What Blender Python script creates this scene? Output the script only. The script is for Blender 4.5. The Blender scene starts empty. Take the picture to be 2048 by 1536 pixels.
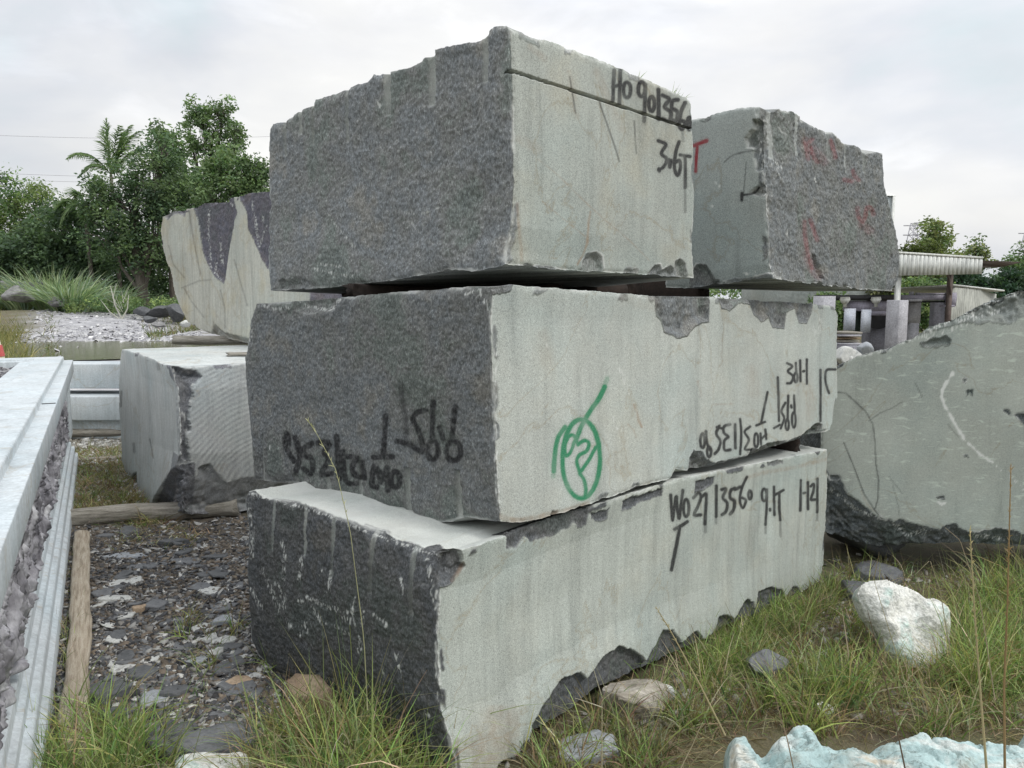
import bpy, math, random
import numpy as np
from mathutils import Vector
SC = bpy.context.scene
COL = SC.collection
R = math.radians
# ------------------------------------------------------------------ camera, sky, sun, exposure
F = 1538.5                      # focal length in photo pixels (2048 wide)
PITCH = math.atan(168 / F)
H = 1.6
cam_data = bpy.data.cameras.new("camera"); cam = bpy.data.objects.new("camera", cam_data); COL.objects.link(cam)
cam_data.sensor_width = 36; cam_data.lens = 36 * F / 2048; cam_data.clip_end = 3000; cam_data.clip_start = 0.05
cam.location = (0, 0, H); cam.rotation_euler = (math.pi / 2 - PITCH, 0, 0)
SC.camera = cam
SUN_DIR = Vector((0.72, -0.42, 0.95)).normalized()
sd = bpy.data.lights.new("sun", 'SUN'); so = bpy.data.objects.new("sun", sd); COL.objects.link(so)
sd.energy = 1.6; sd.angle = R(14); sd.color = (1.0, 0.965, 0.91)
so.rotation_euler = SUN_DIR.to_track_quat('Z', 'Y').to_euler(); so.location = (6, -4, 9)
W = bpy.data.worlds.new("World"); SC.world = W; W.use_nodes = True
nt = W.node_tree; nt.nodes.clear()
def N(nt, t, **k):
    n = nt.nodes.new(t)
    for a, b in k.items():
        if a.startswith('i_'): n.inputs[a[2:].replace('_', ' ')].default_value = b
        else: setattr(n, a, b)
    return n
def ramp(nt, src, stops, interp='LINEAR'):
    r = nt.nodes.new('ShaderNodeValToRGB'); r.color_ramp.interpolation = interp
    e = r.color_ramp.elements
    while len(e) > len(stops): e.remove(e[-1])
    while len(e) < len(stops): e.new(0.5)
    for i, (p, c) in enumerate(stops):
        e[i].position = p
        e[i].color = (c, c, c, 1) if isinstance(c, (int, float)) else (*c, 1)
    if src is not None: nt.links.new(src, r.inputs[0])
    return r.outputs[0]
def mathn(nt, op, a, b=None, c=None, clamp=False):
    m = nt.nodes.new('ShaderNodeMath'); m.operation = op; m.use_clamp = clamp
    for i, v in enumerate((a, b, c)):
        if v is None: continue
        if isinstance(v, (int, float)): m.inputs[i].default_value = v
        else: nt.links.new(v, m.inputs[i])
    return m.outputs[0]
def mixc(nt, fac, a, b, mode='MIX'):
    m = nt.nodes.new('ShaderNodeMix'); m.data_type = 'RGBA'; m.blend_type = mode
    for i, v in ((0, fac), (6, a), (7, b)):
        s = m.inputs[i]
        if isinstance(v, (int, float)) and i == 0: s.default_value = v
        elif isinstance(v, (int, float)): s.default_value = (v, v, v, 1)
        elif isinstance(v, tuple): s.default_value = (*v[:3], 1)
        else: nt.links.new(v, s)
    return m.outputs[2]
def noise(nt, vec, scale, detail=4, rough=0.55, dist=0.0):
    n = nt.nodes.new('ShaderNodeTexNoise'); n.inputs['Scale'].default_value = scale
    n.inputs['Detail'].default_value = detail; n.inputs['Roughness'].default_value = rough
    n.inputs['Distortion'].default_value = dist
    if vec is not None: nt.links.new(vec, n.inputs['Vector'])
    return n.outputs[0]
def mapping(nt, vec, scale=(1, 1, 1), loc=(0, 0, 0), rot=(0, 0, 0)):
    m = nt.nodes.new('ShaderNodeMapping'); m.inputs['Scale'].default_value = scale
    m.inputs['Location'].default_value = loc; m.inputs['Rotation'].default_value = rot
    nt.links.new(vec, m.inputs['Vector']); return m.outputs[0]
sky = nt.nodes.new('ShaderNodeTexSky'); sky.sky_type = 'NISHITA'; sky.sun_disc = False
sky.sun_elevation = math.asin(SUN_DIR.z); sky.sun_rotation = math.atan2(SUN_DIR.x, SUN_DIR.y)
sky.air_density = 1.4; sky.dust_density = 2.5
tc = nt.nodes.new('ShaderNodeTexCoord'); gen = tc.outputs['Generated']
sep = nt.nodes.new('ShaderNodeSeparateXYZ'); nt.links.new(gen, sep.inputs[0])
v = mapping(nt, gen, (1, 1, 2.6))
c1 = noise(nt, v, 2.1, 5, 0.5, 0.3)
c2 = noise(nt, mapping(nt, gen, (1, 1, 2.2), (3, 1, 5)), 4.5, 6, 0.55, 0.4)
hue = ramp(nt, c1, [(0.36, (0.74, 0.81, 0.85)), (0.44, (0.82, 0.84, 0.885)), (0.53, (0.93, 0.93, 0.94)), (0.66, (1.02, 1.01, 0.985))])
br = ramp(nt, c2, [(0.35, 0.94), (0.55, 1.0), (0.68, 1.13)])
el = ramp(nt, sep.outputs[2], [(0.0, 0.43), (0.15, 0.46), (0.38, 0.50), (0.60, 0.75), (1.0, 1.0)])   # overcast deck: brighter towards the zenith
el = mathn(nt, 'MULTIPLY', el, 2.2)
sepx = mathn(nt, 'ADD', 1.02, mathn(nt, 'MULTIPLY', sep.outputs[0], 0.11))   # the deck is thinner and brighter towards the sun side
el = mathn(nt, 'MULTIPLY', el, sepx)
deck = mixc(nt, 1.0, hue, br, 'MULTIPLY')
deck = mixc(nt, 1.0, deck, el, 'MULTIPLY')
ns = mixc(nt, 1.0, sky.outputs[0], (0.1, 0.1, 0.1), 'MULTIPLY')
tot = mixc(nt, 0.88, ns, deck)
bg = nt.nodes.new('ShaderNodeBackground'); nt.links.new(tot, bg.inputs[0]); bg.inputs[1].default_value = 1.0
wo = nt.nodes.new('ShaderNodeOutputWorld'); nt.links.new(bg.outputs[0], wo.inputs[0])
SC.view_settings.view_transform = 'Standard'; SC.view_settings.look = 'None'
SC.view_settings.exposure = 0.0; SC.view_settings.gamma = 1.0
SC.cycles.max_bounces = 6; SC.cycles.diffuse_bounces = 3; SC.cycles.transparent_max_bounces = 4

# ------------------------------------------------------------------ small maths
rng = np.random.default_rng(7); random.seed(7)
_perm = rng.permutation(256).astype(np.int64); _grad = rng.normal(size=(256, 3)); _grad /= np.linalg.norm(_grad, axis=1)[:, None]
def pn(P, s=1.0, off=0.0):
    """gradient noise, about -0.6..0.6"""
    Q = np.asarray(P, float) * s + off
    i = np.floor(Q).astype(np.int64); f = Q - i; u = f * f * f * (f * (f * 6 - 15) + 10); i &= 255
    out = 0
    for dx in (0, 1):
        wx = u[:, 0] if dx else 1 - u[:, 0]; a = _perm[(i[:, 0] + dx) & 255]
        for dy in (0, 1):
            wy = u[:, 1] if dy else 1 - u[:, 1]; b = _perm[(a + i[:, 1] + dy) & 255]
            for dz in (0, 1):
                wz = u[:, 2] if dz else 1 - u[:, 2]; g = _grad[_perm[(b + i[:, 2] + dz) & 255]]
                out = out + wx * wy * wz * (g[:, 0] * (f[:, 0] - dx) + g[:, 1] * (f[:, 1] - dy) + g[:, 2] * (f[:, 2] - dz))
    return out
def fbm(P, s, o=3, g=0.5, off=0.0):
    r = 0; a = 1
    for k in range(o): r = r + a * pn(P, s * 2 ** k, off + 17.3 * k); a *= g
    return r
def sst(a, b, x):
    t = np.clip((x - a) / (b - a), 0, 1); return t * t * (3 - 2 * t)
cp, sp_ = math.cos(PITCH), math.sin(PITCH)
def ray(p):
    p = np.atleast_2d(np.asarray(p, float)); xc = (p[:, 0] - 1024) / F; yc = -(p[:, 1] - 768) / F
    return np.stack([xc, cp + yc * sp_, -sp_ + yc * cp], 1)
EYE = np.array([0, 0, H])
def at(px, py, Y):
    r = ray((px, py))[0]; return EYE + r * (Y / r[1])
def G(px, py, z=0.0):
    r = ray((px, py))[0]; return EYE + r * ((z - H) / r[2])
def onplane(pts, P0, n):
    r = ray(pts); t = ((P0 - EYE) @ n) / (r @ n); return EYE + r * t[:, None]
def topx(P):
    d = P - EYE; yc = d[:, 1] * sp_ + d[:, 2] * cp; zc = d[:, 1] * cp - d[:, 2] * sp_
    zc = np.maximum(zc, 1e-3)
    return np.stack([1024 + F * d[:, 0] / zc, 768 - F * yc / zc], 1)
def polysd(p, poly):
    """signed distance to polygon, + inside"""
    p = p.astype(float); poly = np.asarray(poly, float); n = len(poly); d = np.full(len(p), 1e9); ins = np.zeros(len(p), bool)
    for i in range(n):
        a = poly[i]; b = poly[(i + 1) % n]; ab = b - a; L = ab @ ab
        if L < 1e-14: continue
        t = np.clip(((p - a) @ ab) / L, 0, 1); q = p - a - t[:, None] * ab
        d = np.minimum(d, (q * q).sum(1))
        c = ((a[1] > p[:, 1]) != (b[1] > p[:, 1]))
        with np.errstate(divide='ignore', invalid='ignore'):
            xi = a[0] + (p[:, 1] - a[1]) * (b[0] - a[0]) / (b[1] - a[1] if b[1] != a[1] else 1e-12)
        ins ^= c & (p[:, 0] < xi)
    return np.sqrt(d) * np.where(ins, 1, -1)
def linesd(p, line):
    line = np.asarray(line, float); d = np.full(len(p), 1e9)
    for i in range(len(line) - 1):
        a = line[i]; ab = line[i + 1] - a; L = max(ab @ ab, 1e-12)
        t = np.clip(((p - a) @ ab) / L, 0, 1); q = p - a - t[:, None] * ab
        d = np.minimum(d, (q * q).sum(1))
    return np.sqrt(d)
# ------------------------------------------------------------------ object helpers
def tag(o, label=None, cat=None, group=None, kind=None):
    if label: o['label'] = label
    if cat: o['category'] = cat
    if group: o['group'] = group
    if kind: o['kind'] = kind
    return o
def mesh_np(name, V, Fq, mat=None, parent=None, loc=(0, 0, 0), attrs=None, smooth=False, midx=None):
    """V (n,3) array; Fq = list of (k,m) int arrays or python lists"""
    me = bpy.data.meshes.new(name); V = np.asarray(V, float) - np.asarray(loc, float)
    faces = Fq if isinstance(Fq, list) else [Fq]
    faces = [np.asarray(f, np.int32) for f in faces if len(f)]
    tot = [np.full(len(f), f.shape[1], np.int32) for f in faces]; idx = np.concatenate([f.ravel() for f in faces])
    tot = np.concatenate(tot); st = np.concatenate([[0], np.cumsum(tot)[:-1]]).astype(np.int32)
    me.vertices.add(len(V)); me.vertices.foreach_set('co', V.astype(np.float32).ravel())
    me.loops.add(len(idx)); me.loops.foreach_set('vertex_index', idx)
    me.polygons.add(len(tot)); me.polygons.foreach_set('loop_start', st); me.polygons.foreach_set('loop_total', tot)
    if smooth: me.polygons.foreach_set('use_smooth', np.ones(len(tot), bool))
    for k, a in (attrs or {}).items():
        at_ = me.attributes.new(k, 'FLOAT_COLOR', 'POINT'); a = np.asarray(a, np.float32)
        if a.shape[1] == 3: a = np.concatenate([a, np.ones((len(a), 1), np.float32)], 1)
        at_.data.foreach_set('color', a.ravel())
    me.update(calc_edges=True); me.validate(verbose=False)
    mats = mat if isinstance(mat, (list, tuple)) else [mat]
    for m in mats:
        if m: me.materials.append(m)
    if midx is not None: me.polygons.foreach_set('material_index', np.asarray(midx, np.int32))
    o = bpy.data.objects.new(name, me); COL.objects.link(o); o.location = loc
    if parent: o.parent = parent
    return o
class MB:
    """collects shapes and links them as one mesh"""
    def __init__(s): s.V = []; s.Q = []; s.T = []; s.n = 0; s.A = []
    def add(s, V, Q=None, T=None, A=None):
        V = np.asarray(V, float)
        if Q is not None and len(Q): s.Q.append(np.asarray(Q, np.int64) + s.n)
        if T is not None and len(T): s.T.append(np.asarray(T, np.int64) + s.n)
        s.V.append(V); s.A.append(np.zeros((len(V), 3)) if A is None else (np.zeros((len(V), 3)) + np.asarray(A))); s.n += len(V); return s
    def box(s, c, h, rz=0, ax=None, A=None, jit=0):
        """c centre, h half sizes; ax = 3x3 axes (rows)"""
        if ax is None: ax = np.array([[math.cos(rz), math.sin(rz), 0], [-math.sin(rz), math.cos(rz), 0], [0, 0, 1]])
        g = np.array([[x, y, z] for x in (-1, 1) for y in (-1, 1) for z in (-1, 1)], float) * np.asarray(h, float)
        if jit: g = g + rng.normal(size=g.shape) * jit
        return s.add(np.asarray(c, float) + g @ ax, [[0, 1, 3, 2], [4, 6, 7, 5], [0, 4, 5, 1], [2, 3, 7, 6], [0, 2, 6, 4], [1, 5, 7, 3]], A=A)
    def tube(s, pts, rad, k=6, A=None, cap=True):
        pts = np.asarray(pts, float); n = len(pts); rad = np.broadcast_to(np.asarray(rad, float), (n,))
        d = np.gradient(pts, axis=0); d /= np.linalg.norm(d, axis=1)[:, None] + 1e-12
        up = np.array([0, 0, 1.0]) if abs(d[:, 2]).mean() < 0.8 else np.array([1.0, 0, 0])
        a = np.cross(d, up); a /= np.linalg.norm(a, axis=1)[:, None] + 1e-12; b = np.cross(d, a)
        th = np.arange(k) * 2 * np.pi / k
        V = pts[:, None] + rad[:, None, None] * (a[:, None] * np.cos(th)[None, :, None] + b[:, None] * np.sin(th)[None, :, None])
        i = np.arange(n - 1)[:, None] * k; j = np.arange(k)[None]; j2 = (j + 1) % k
        Q = np.stack([i + j, i + j2, i + k + j2, i + k + j], -1).reshape(-1, 4)
        s.add(V.reshape(-1, 3), Q, A=A)
        if cap:
            for base in (0, (n - 1) * k):
                c = s.n - n * k
                s.T.append(np.array([[c + base, c + base + q, c + base + q + 1] for q in range(1, k - 1)], np.int64))
        return s
    def build(s, name, mat, parent=None, loc=(0, 0, 0), smooth=False, attr=None):
        V = np.concatenate(s.V); fs = []
        if s.Q: fs.append(np.concatenate(s.Q))
        if s.T: fs.append(np.concatenate(s.T))
        return mesh_np(name, V, fs, mat, parent, loc, {attr: np.concatenate(s.A)} if attr else None, smooth)
def empty(name, loc, label=None, cat=None, group=None):
    o = bpy.data.objects.new(name, None); COL.objects.link(o); o.location = loc; o.empty_display_size = 0.1
    return tag(o, label, cat, group)
def child(mb, name, mat, root, smooth=False, attr=None):
    o = mb.build(name, mat, root, loc=tuple(root.location), smooth=smooth, attr=attr)
    o.location = (0, 0, 0); return o
# ------------------------------------------------------------------ materials
def newmat(name):
    m = bpy.data.materials.new(name); m.use_nodes = True; t = m.node_tree; t.nodes.clear()
    out = t.nodes.new('ShaderNodeOutputMaterial'); b = t.nodes.new('ShaderNodeBsdfPrincipled')
    t.links.new(b.outputs[0], out.inputs[0]); return m, t, b
def objco(t):
    m = t.nodes.new('ShaderNodeMapping'); m.inputs['Location'].default_value = (3.37, 5.61, 7.43)
    t.links.new(t.nodes.new('ShaderNodeTexCoord').outputs['Object'], m.inputs['Vector']); return m.outputs[0]
def bump(t, b, h, strength, dist):
    n = t.nodes.new('ShaderNodeBump'); n.inputs['Strength'].default_value = strength; n.inputs['Distance'].default_value = dist
    t.links.new(h, n.inputs['Height']); t.links.new(n.outputs[0], b.inputs['Normal'])
def attr(t, name):
    a = t.nodes.new('ShaderNodeAttribute'); a.attribute_name = name; s = t.nodes.new('ShaderNodeSeparateColor')
    t.links.new(a.outputs['Color'], s.inputs[0]); return a.outputs['Color'], s.outputs
def sc_(c, k): return tuple(x * k for x in c)
def stone(name, sawn=(0.435, 0.455, 0.405), dark=(0.105, 0.108, 0.115), streak=0.045, warm=0.25, speck=0.42, tint=(0.44, 0.41, 0.32), fleck=None, grain=1.0, vein=0.55):
    m, t, b = newmat(name); co = objco(t)
    _, m1 = attr(t, 'm1'); _, m2 = attr(t, 'm2')
    # sawn surface: salt and pepper grain, faint vertical streaks, warm stains
    g1 = noise(t, co, 330 * grain, 3, 0.7); g2 = noise(t, co, 120 * grain, 2, 0.6)
    gv = ramp(t, g1, [(0.28, 1 - speck * 1.5), (0.50, 1.0), (0.70, 1 + speck)])
    gv2 = ramp(t, g2, [(0.3, 0.88), (0.7, 1.10)])
    big = noise(t, co, 2.2, 4, 0.6); bigv = ramp(t, big, [(0.32, 0.87), (0.7, 1.08)])
    st = noise(t, mapping(t, co, (24, 24, 1.7), (0.3, 0.6, 0.41), (0.05, 0.04, 0)), 1.0, 4, 0.7, 0.5); stv = ramp(t, st, [(0.30, 1 - streak * 2), (0.55, 1.0), (0.75, 1 + streak * 0.7)])
    c = mixc(t, ramp(t, noise(t, mapping(t, co, (1, 1, 1), (7, 3, 1)), 3.1, 5, 0.6), [(0.50, 0.0), (0.72, warm)]), sawn, tint)
    c = mixc(t, ramp(t, noise(t, mapping(t, co, (1, 1, 1), (1, 9, 4)), 1.7, 3, 0.6), [(0.45, 0.0), (0.7, 0.5)]), c, (sawn[0] * 0.82, sawn[1] * 0.93, sawn[2] * 0.98))
    for q in (gv, gv2, bigv, stv): c = mixc(t, 1.0, c, q, 'MULTIPLY')
    vn_ = noise(t, mapping(t, co, (1.3, 1.3, 1.3), (2.2, 8.1, 3.3), (0.6, 0.9, 0.3)), 1.0, 5, 0.55, 1.2)
    vl = ramp(t, vn_, [(0.488, 0.0), (0.4985, vein), (0.5035, vein), (0.512, 0.0)])
    c = mixc(t, mathn(t, 'MULTIPLY', vl, ramp(t, g2, [(0.42, 0.2), (0.6, 1.0)])), c, (sawn[0] * 0.62, sawn[1] * 0.50, sawn[2] * 0.36))
    wt = noise(t, mapping(t, co, (7, 7, 0.8), (4.4, 1.1, 9.2), (0.03, 0.05, 0)), 1.0, 5, 0.7, 0.3)
    c = mixc(t, 1.0, c, ramp(t, wt, [(0.30, 0.80), (0.45, 1.0), (0.66, 1.05)]), 'MULTIPLY')
    if fleck:
        f = noise(t, mapping(t, co, (9, 9, 34)), 1.0, 3, 0.6, 0.5)
        c = mixc(t, ramp(t, f, [(0.60, 0.0), (0.68, 0.75)]), c, fleck)
        f = noise(t, mapping(t, co, (20, 20, 90), (3, 3, 3)), 1.0, 3, 0.6, 0.5)
        c = mixc(t, ramp(t, f, [(0.62, 0.0), (0.70, 0.6)]), c, fleck)
    # split surface: dark pitted rock with pale mineral specks, cool and warm patches
    dco = mapping(t, co, (1, 1, 0.5), (1.3, 2.7, 0.9), (0.5, 0.45, 0.3)); r1 = noise(t, dco, 170, 4, 0.75); r2 = noise(t, dco, 58, 5, 0.65)
    rv = ramp(t, r1, [(0.30, 0.45), (0.48, 0.9), (0.60, 1.25), (0.72, 2.6)]); rv2 = ramp(t, r2, [(0.3, 0.72), (0.7, 1.25)])
    hp = noise(t, mapping(t, co, (1, 1, 1), (5, 5, 5)), 3.4, 5, 0.6)
    d = ramp(t, hp, [(0.32, (dark[0] * 0.74, dark[1] * 0.82, dark[2] * 0.80)), (0.40, (dark[0] * 0.92, dark[1] * 1.0, dark[2] * 0.96)), (0.46, dark), (0.56, (dark[0] * 0.95, dark[1] * 1.0, dark[2] * 1.07)), (0.66, (dark[0] * 1.16, dark[1] * 1.12, dark[2] * 1.07))])
    d = mixc(t, 1.0, d, rv, 'MULTIPLY'); d = mixc(t, 1.0, d, rv2, 'MULTIPLY')
    base = mixc(t, m1[0], c, d)
    base = mixc(t, m1[1], base, (0.62, 0.64, 0.62))
    base = mixc(t, m1[2], base, (0.27, 0.17, 0.095))
    pj = ramp(t, noise(t, co, 260, 2, 0.6), [(0.3, 0.78), (0.6, 1.0)])
    for i, pc in enumerate(((0.012, 0.012, 0.014), (0.012, 0.19, 0.085), (0.24, 0.012, 0.022))):
        base = mixc(t, mathn(t, 'MULTIPLY', m2[i], pj, clamp=True), base, pc)
    t.links.new(base, b.inputs['Base Color'])
    b.inputs['Roughness'].default_value = 0.78; b.inputs['Specular IOR Level'].default_value = 0.35
    hs = mathn(t, 'MULTIPLY', g1, 0.10); hr = mathn(t, 'ADD', mathn(t, 'MULTIPLY', r1, 0.9), mathn(t, 'MULTIPLY', r2, 1.6))
    hh = mathn(t, 'ADD', hs, mathn(t, 'MULTIPLY', hr, m1[0]))
    bump(t, b, hh, 0.9, 0.0045)
    return m
def simple(name, stops, scale=8, detail=5, rough=0.8, bumps=0.4, bdist=0.01, stretch=(1, 1, 1), fine=None, spec=0.4, metal=0.0, attrname=None, grain=0.25):
    m, t, b = newmat(name); co = objco(t); v = mapping(t, co, stretch)
    n = noise(t, v, scale, detail, 0.62); c = ramp(t, n, stops)
    f = noise(t, v, fine or scale * 9, 3, 0.65); c = mixc(t, 1.0, c, ramp(t, f, [(0.3, 1 - grain), (0.7, 1 + grain)]), 'MULTIPLY')
    if attrname:
        a, _ = attr(t, attrname); c = mixc(t, 1.0, c, a, 'MULTIPLY')
    t.links.new(c, b.inputs['Base Color']); b.inputs['Roughness'].default_value = rough
    b.inputs['Specular IOR Level'].default_value = spec; b.inputs['Metallic'].default_value = metal
    if bumps: bump(t, b, mathn(t, 'ADD', n, mathn(t, 'MULTIPLY', f, 0.4)), bumps, bdist)
    return m
# ------------------------------------------------------------------ quarried blocks
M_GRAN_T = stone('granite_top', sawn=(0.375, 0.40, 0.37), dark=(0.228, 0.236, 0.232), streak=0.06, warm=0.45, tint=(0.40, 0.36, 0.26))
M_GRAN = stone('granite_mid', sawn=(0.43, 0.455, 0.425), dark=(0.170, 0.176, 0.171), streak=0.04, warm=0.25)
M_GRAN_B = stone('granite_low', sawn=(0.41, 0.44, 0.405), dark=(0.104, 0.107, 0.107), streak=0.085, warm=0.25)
M_GRAN_R = stone('granite_right', sawn=(0.33, 0.36, 0.345), dark=(0.175, 0.182, 0.176), streak=0.03, warm=0.1)
def resamp(C, key, frac):
    k = key - key[0]; k = k / k[-1]; k = np.maximum.accumulate(k + np.arange(len(k)) * 1e-7); k = k / k[-1]
    return np.stack([np.interp(frac, k, C[:, i]) for i in range(3)], 1)
def snap(C, a, b):
    f = np.linspace(0, 1, len(C))[:, None]; return C + (1 - f) * (a - C[0]) + f * (b - C[-1])
def coons(C0, C1, D0, D1, us, vs):
    u = us[:, None, None]; v = vs[None, :, None]
    return (1 - v) * C0[:, None] + v * C1[:, None] + (1 - u) * D0[None] + u * D1[None] - ((1 - u) * (1 - v) * C0[0] + u * (1 - v) * C0[-1] + (1 - u) * v * C1[0] + u * v * C1[-1])
def block(name, mat, Npx, NY, near, topR, botR, edgeR, topL, botL, edgeL, vpR=2480, vpL=-620, step=0.004,
          rough=(0, 1, 0), amp=(0.0, 1.0, 0.0), jag=1.0, seed=0.0, cuts=(), grooves=(), strokes=(), frost=(), rust=(), rings=None, topgrid=True, wob=0.0, extra=None, edge_white=0.5, backdrop=0.0, bbz=None, top_white=0.0, nofrost=0.75, flipR=1):
    """near etc. are outlines in photo pixels that get unprojected onto the block's own two vertical planes"""
    dR = np.array([(vpR - 1024) / (F / cp), 1, 0.0]); dR /= np.linalg.norm(dR)
    dL = np.array([(vpL - 1024) / (F / cp), 1, 0.0]); dL /= np.linalg.norm(dL)
    P0 = at(Npx[0], Npx[1], NY); dR = dR * flipR
    nR = np.array([dR[1], -dR[0], 0]); nL = np.array([-dL[1], dL[0], 0]); nF = (nR + nL) / np.linalg.norm(nR + nL)
    cn = onplane(near, P0, nF); cTR = onplane(topR, P0, nR); cBR = onplane(botR, P0, nR); cER = onplane(edgeR, P0, nR)
    cTL = onplane(topL, P0, nL); cBL = onplane(botL, P0, nL); cEL = onplane(edgeL, P0, nL)
    NT, NB, RT, RB, LT, LB = cn[0], cn[-1], cER[0], cER[-1], cEL[0], cEL[-1]
    cTR = snap(cTR, NT, RT); cBR = snap(cBR, NB, RB); cTL = snap(cTL, NT, LT); cBL = snap(cBL, NB, LB)
    BT = LT + RT - NT; BB = LB + RB - NB; BT[2] = (LT[2] + RT[2]) / 2; BB[2] = (LB[2] + RB[2]) / 2
    if backdrop: BT[2] -= backdrop
    if bbz is not None: BB[2] = bbz
    def warp(A, B):
        L = np.linalg.norm(B - A); d0 = max(np.linalg.norm(A - EYE), 1.0); d1 = max(np.linalg.norm(B - EYE), 1.0)
        n = int(max(8, L / (step * (0.5 * (d0 + d1) / d0)))); u = np.linspace(0, 1, n + 1)
        k = (d1 / d0 - 1) * 0.8; return (u + k * u * u / 2) / (1 + k / 2)
    uR = warp(NB, RB); uL = warp(NB, LB); nz = int(max(8, (NT[2] - NB[2]) / step)); uz = np.linspace(0, 1, nz + 1)
    TR = resamp(cTR, (cTR @ dR), uR); BR = resamp(cBR, cBR @ dR, uR); TL = resamp(cTL, cTL @ dL, uL); BL = resamp(cBL, cBL @ dL, uL)
    NE = resamp(cn[::-1], cn[::-1][:, 2], uz); ER = resamp(cER[::-1], cER[::-1][:, 2], uz); EL = resamp(cEL[::-1], cEL[::-1][:, 2], uz)
    lin = lambda A, B, u: A + u[:, None] * (B - A)
    up = np.array([0, 0, 1.0])
    nb = 30; ub = np.linspace(0, 1, nb)
    grids = [(coons(BR, TR, NE, ER, uR, uz), nR, rough[0], amp[0], 0), (coons(BL, TL, NE, EL, uL, uz), nL, rough[1], amp[1], 1)]
    if topgrid: grids.append((coons(TR, lin(LT, BT, uR), TL, lin(RT, BT, uL), uR, uL), up, rough[2], amp[2], 2))
    Vs = []; Qs = []; Dsp = []; Rg = []; Dm = []; off = 0; cen = (NT + NB + RT + RB + LT + LB + BT + BB) / 8
    for g, nf, rg, am, fid in grids:
        a, bb = g.shape[:2]; P = g.reshape(-1, 3); i = np.arange(a - 1)[:, None] * bb; j = np.arange(bb - 1)[None]
        q = np.stack([i + j, i + bb + j, i + bb + j + 1, i + j + 1], -1).reshape(-1, 4)
        c0 = P[q[len(q) // 2]]; nn = np.cross(c0[1] - c0[0], c0[2] - c0[0])
        if nn @ nf < 0: q = q[:, ::-1]
        Qs.append(q + off); off += len(P)
        LU = np.linalg.norm(g[-1, 0] - g[0, 0]); LV = np.linalg.norm(g[0, -1] - g[0, 0])
        uu = (g[:, bb // 2] - g[0, bb // 2]); uu = np.linalg.norm(uu, axis=1); vv = np.linalg.norm(g[a // 2] - g[a // 2, 0], axis=1)
        du = np.minimum(uu, uu[-1] - uu)[:, None] + 0 * vv[None]; dv = np.minimum(vv, vv[-1] - vv)[None] + 0 * uu[:, None]
        d = np.minimum(du, dv).ravel()
        D = np.zeros_like(P)
        if am > 0:
            w = sst(0, 0.05, d) * 0.8 + 0.2 * sst(0, 0.012, d)
            h = 0.020 * fbm(P, 3.0, 3, 0.5, seed) + 0.010 * pn(P * (1, 1, 0.25), 9, seed + 8) + 0.0065 * pn(P, 24, seed) + 0.0065 * pn(P, 55, seed + 3) + 0.0045 * pn(P, 105, seed + 5)
            D += nf * (am * w * h)[:, None]
        if wob: D += nf * (wob * (0.3 + 0.7 * rg) * fbm(P, 1.3, 2, 0.5, seed + 31) * sst(0, 0.2, d))[:, None]
        Dsp.append(D); Rg.append(np.full(len(P), float(rg))); Dm.append(d); Vs.append(P)
    P = np.concatenate(Vs); D = np.concatenate(Dsp); Rg = np.concatenate(Rg); Dm = np.concatenate(Dm)
    key = np.round(P * 5000).astype(np.int64); kk = key[:, 0] * 73856093 ^ key[:, 1] * 19349663 ^ key[:, 2] * 83492791
    _, first, inv = np.unique(kk, return_index=True, return_inverse=True); inv = inv.ravel(); cnt = np.bincount(inv).astype(float)
    avg = lambda x: np.bincount(inv, x) / cnt
    Pm = P[first]; Dd = np.stack([avg(D[:, k]) for k in range(3)], 1); Rm = avg(Rg); Dm = avg(Dm)
    Q = inv[np.concatenate(Qs)]; mapb = inv
    # edge chipping: shared by every face that meets at the edge
    m = Dm < 0.06; E = Pm[m]; fo = np.exp(-(Dm[m] / 0.012) ** 2)[:, None]; fo2 = np.exp(-(Dm[m] / 0.026) ** 2)[:, None]
    jit = np.stack([pn(E, 34, seed + k) for k in (1, 7, 13)], 1) * 0.006 + np.stack([pn(E, 90, seed + k) for k in (2, 8, 14)], 1) * 0.004
    inw = (cen - E); inw /= np.linalg.norm(inw, axis=1)[:, None]
    chip = np.clip(fbm(E, 7, 2, 0.5, seed + 50) - 0.12, 0, 1)[:, None]
    Dd[m] += jit * fo * jag + inw * (0.005 * fo + jag * 0.05 * chip * fo2)
    rgh = np.zeros(len(Pm)); rgh[m] = (sst(0.02, 0.10, chip[:, 0]) * sst(0.034, 0.020, Dm[m] + 0.012 * pn(E, 60, seed))) * jag
    V = Pm + Dd
    white = np.zeros(len(Pm))
    white[m] = edge_white * sst(0.014, 0.004, Dm[m] + 0.008 * pn(E, 45, seed + 4)) * sst(-0.15, 0.25, pn(E, 9, seed + 9))
    grv = np.zeros(len(Pm)); dz_ = np.zeros(len(Pm))
    topw = avg(np.concatenate([np.full(g_[0].shape[0] * g_[0].shape[1], 0.0 if g_[4] < 2 else 1.0) for g_ in grids])); white = np.maximum(white, top_white * topw * (0.7 + 0.6 * pn(Pm, 6, seed)))
    # cuts: polygons bitten out of a face; every vertex in the bite is pushed in to its depth
    for cc in cuts:
        face, poly, dep = cc[0], cc[1], cc[2]; dark = cc[3] if len(cc) > 3 else 1.0; nz_ = cc[4] if len(cc) > 4 else 1.0; slope = cc[5] if len(cc) > 5 else 1.1; bias = cc[6] if len(cc) > 6 else 0.0
        dd, nn = (dR, nR) if face == 'R' else (dL, nL)
        W3 = onplane(poly, P0, nn); pg = np.stack([(W3 - P0) @ dd, W3[:, 2]], 1)
        s = (V - P0) @ dd; z = V[:, 2]; tt = -((V - P0) @ nn)
        lo = pg.min(0) - 0.05; hi = pg.max(0) + 0.05
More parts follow.
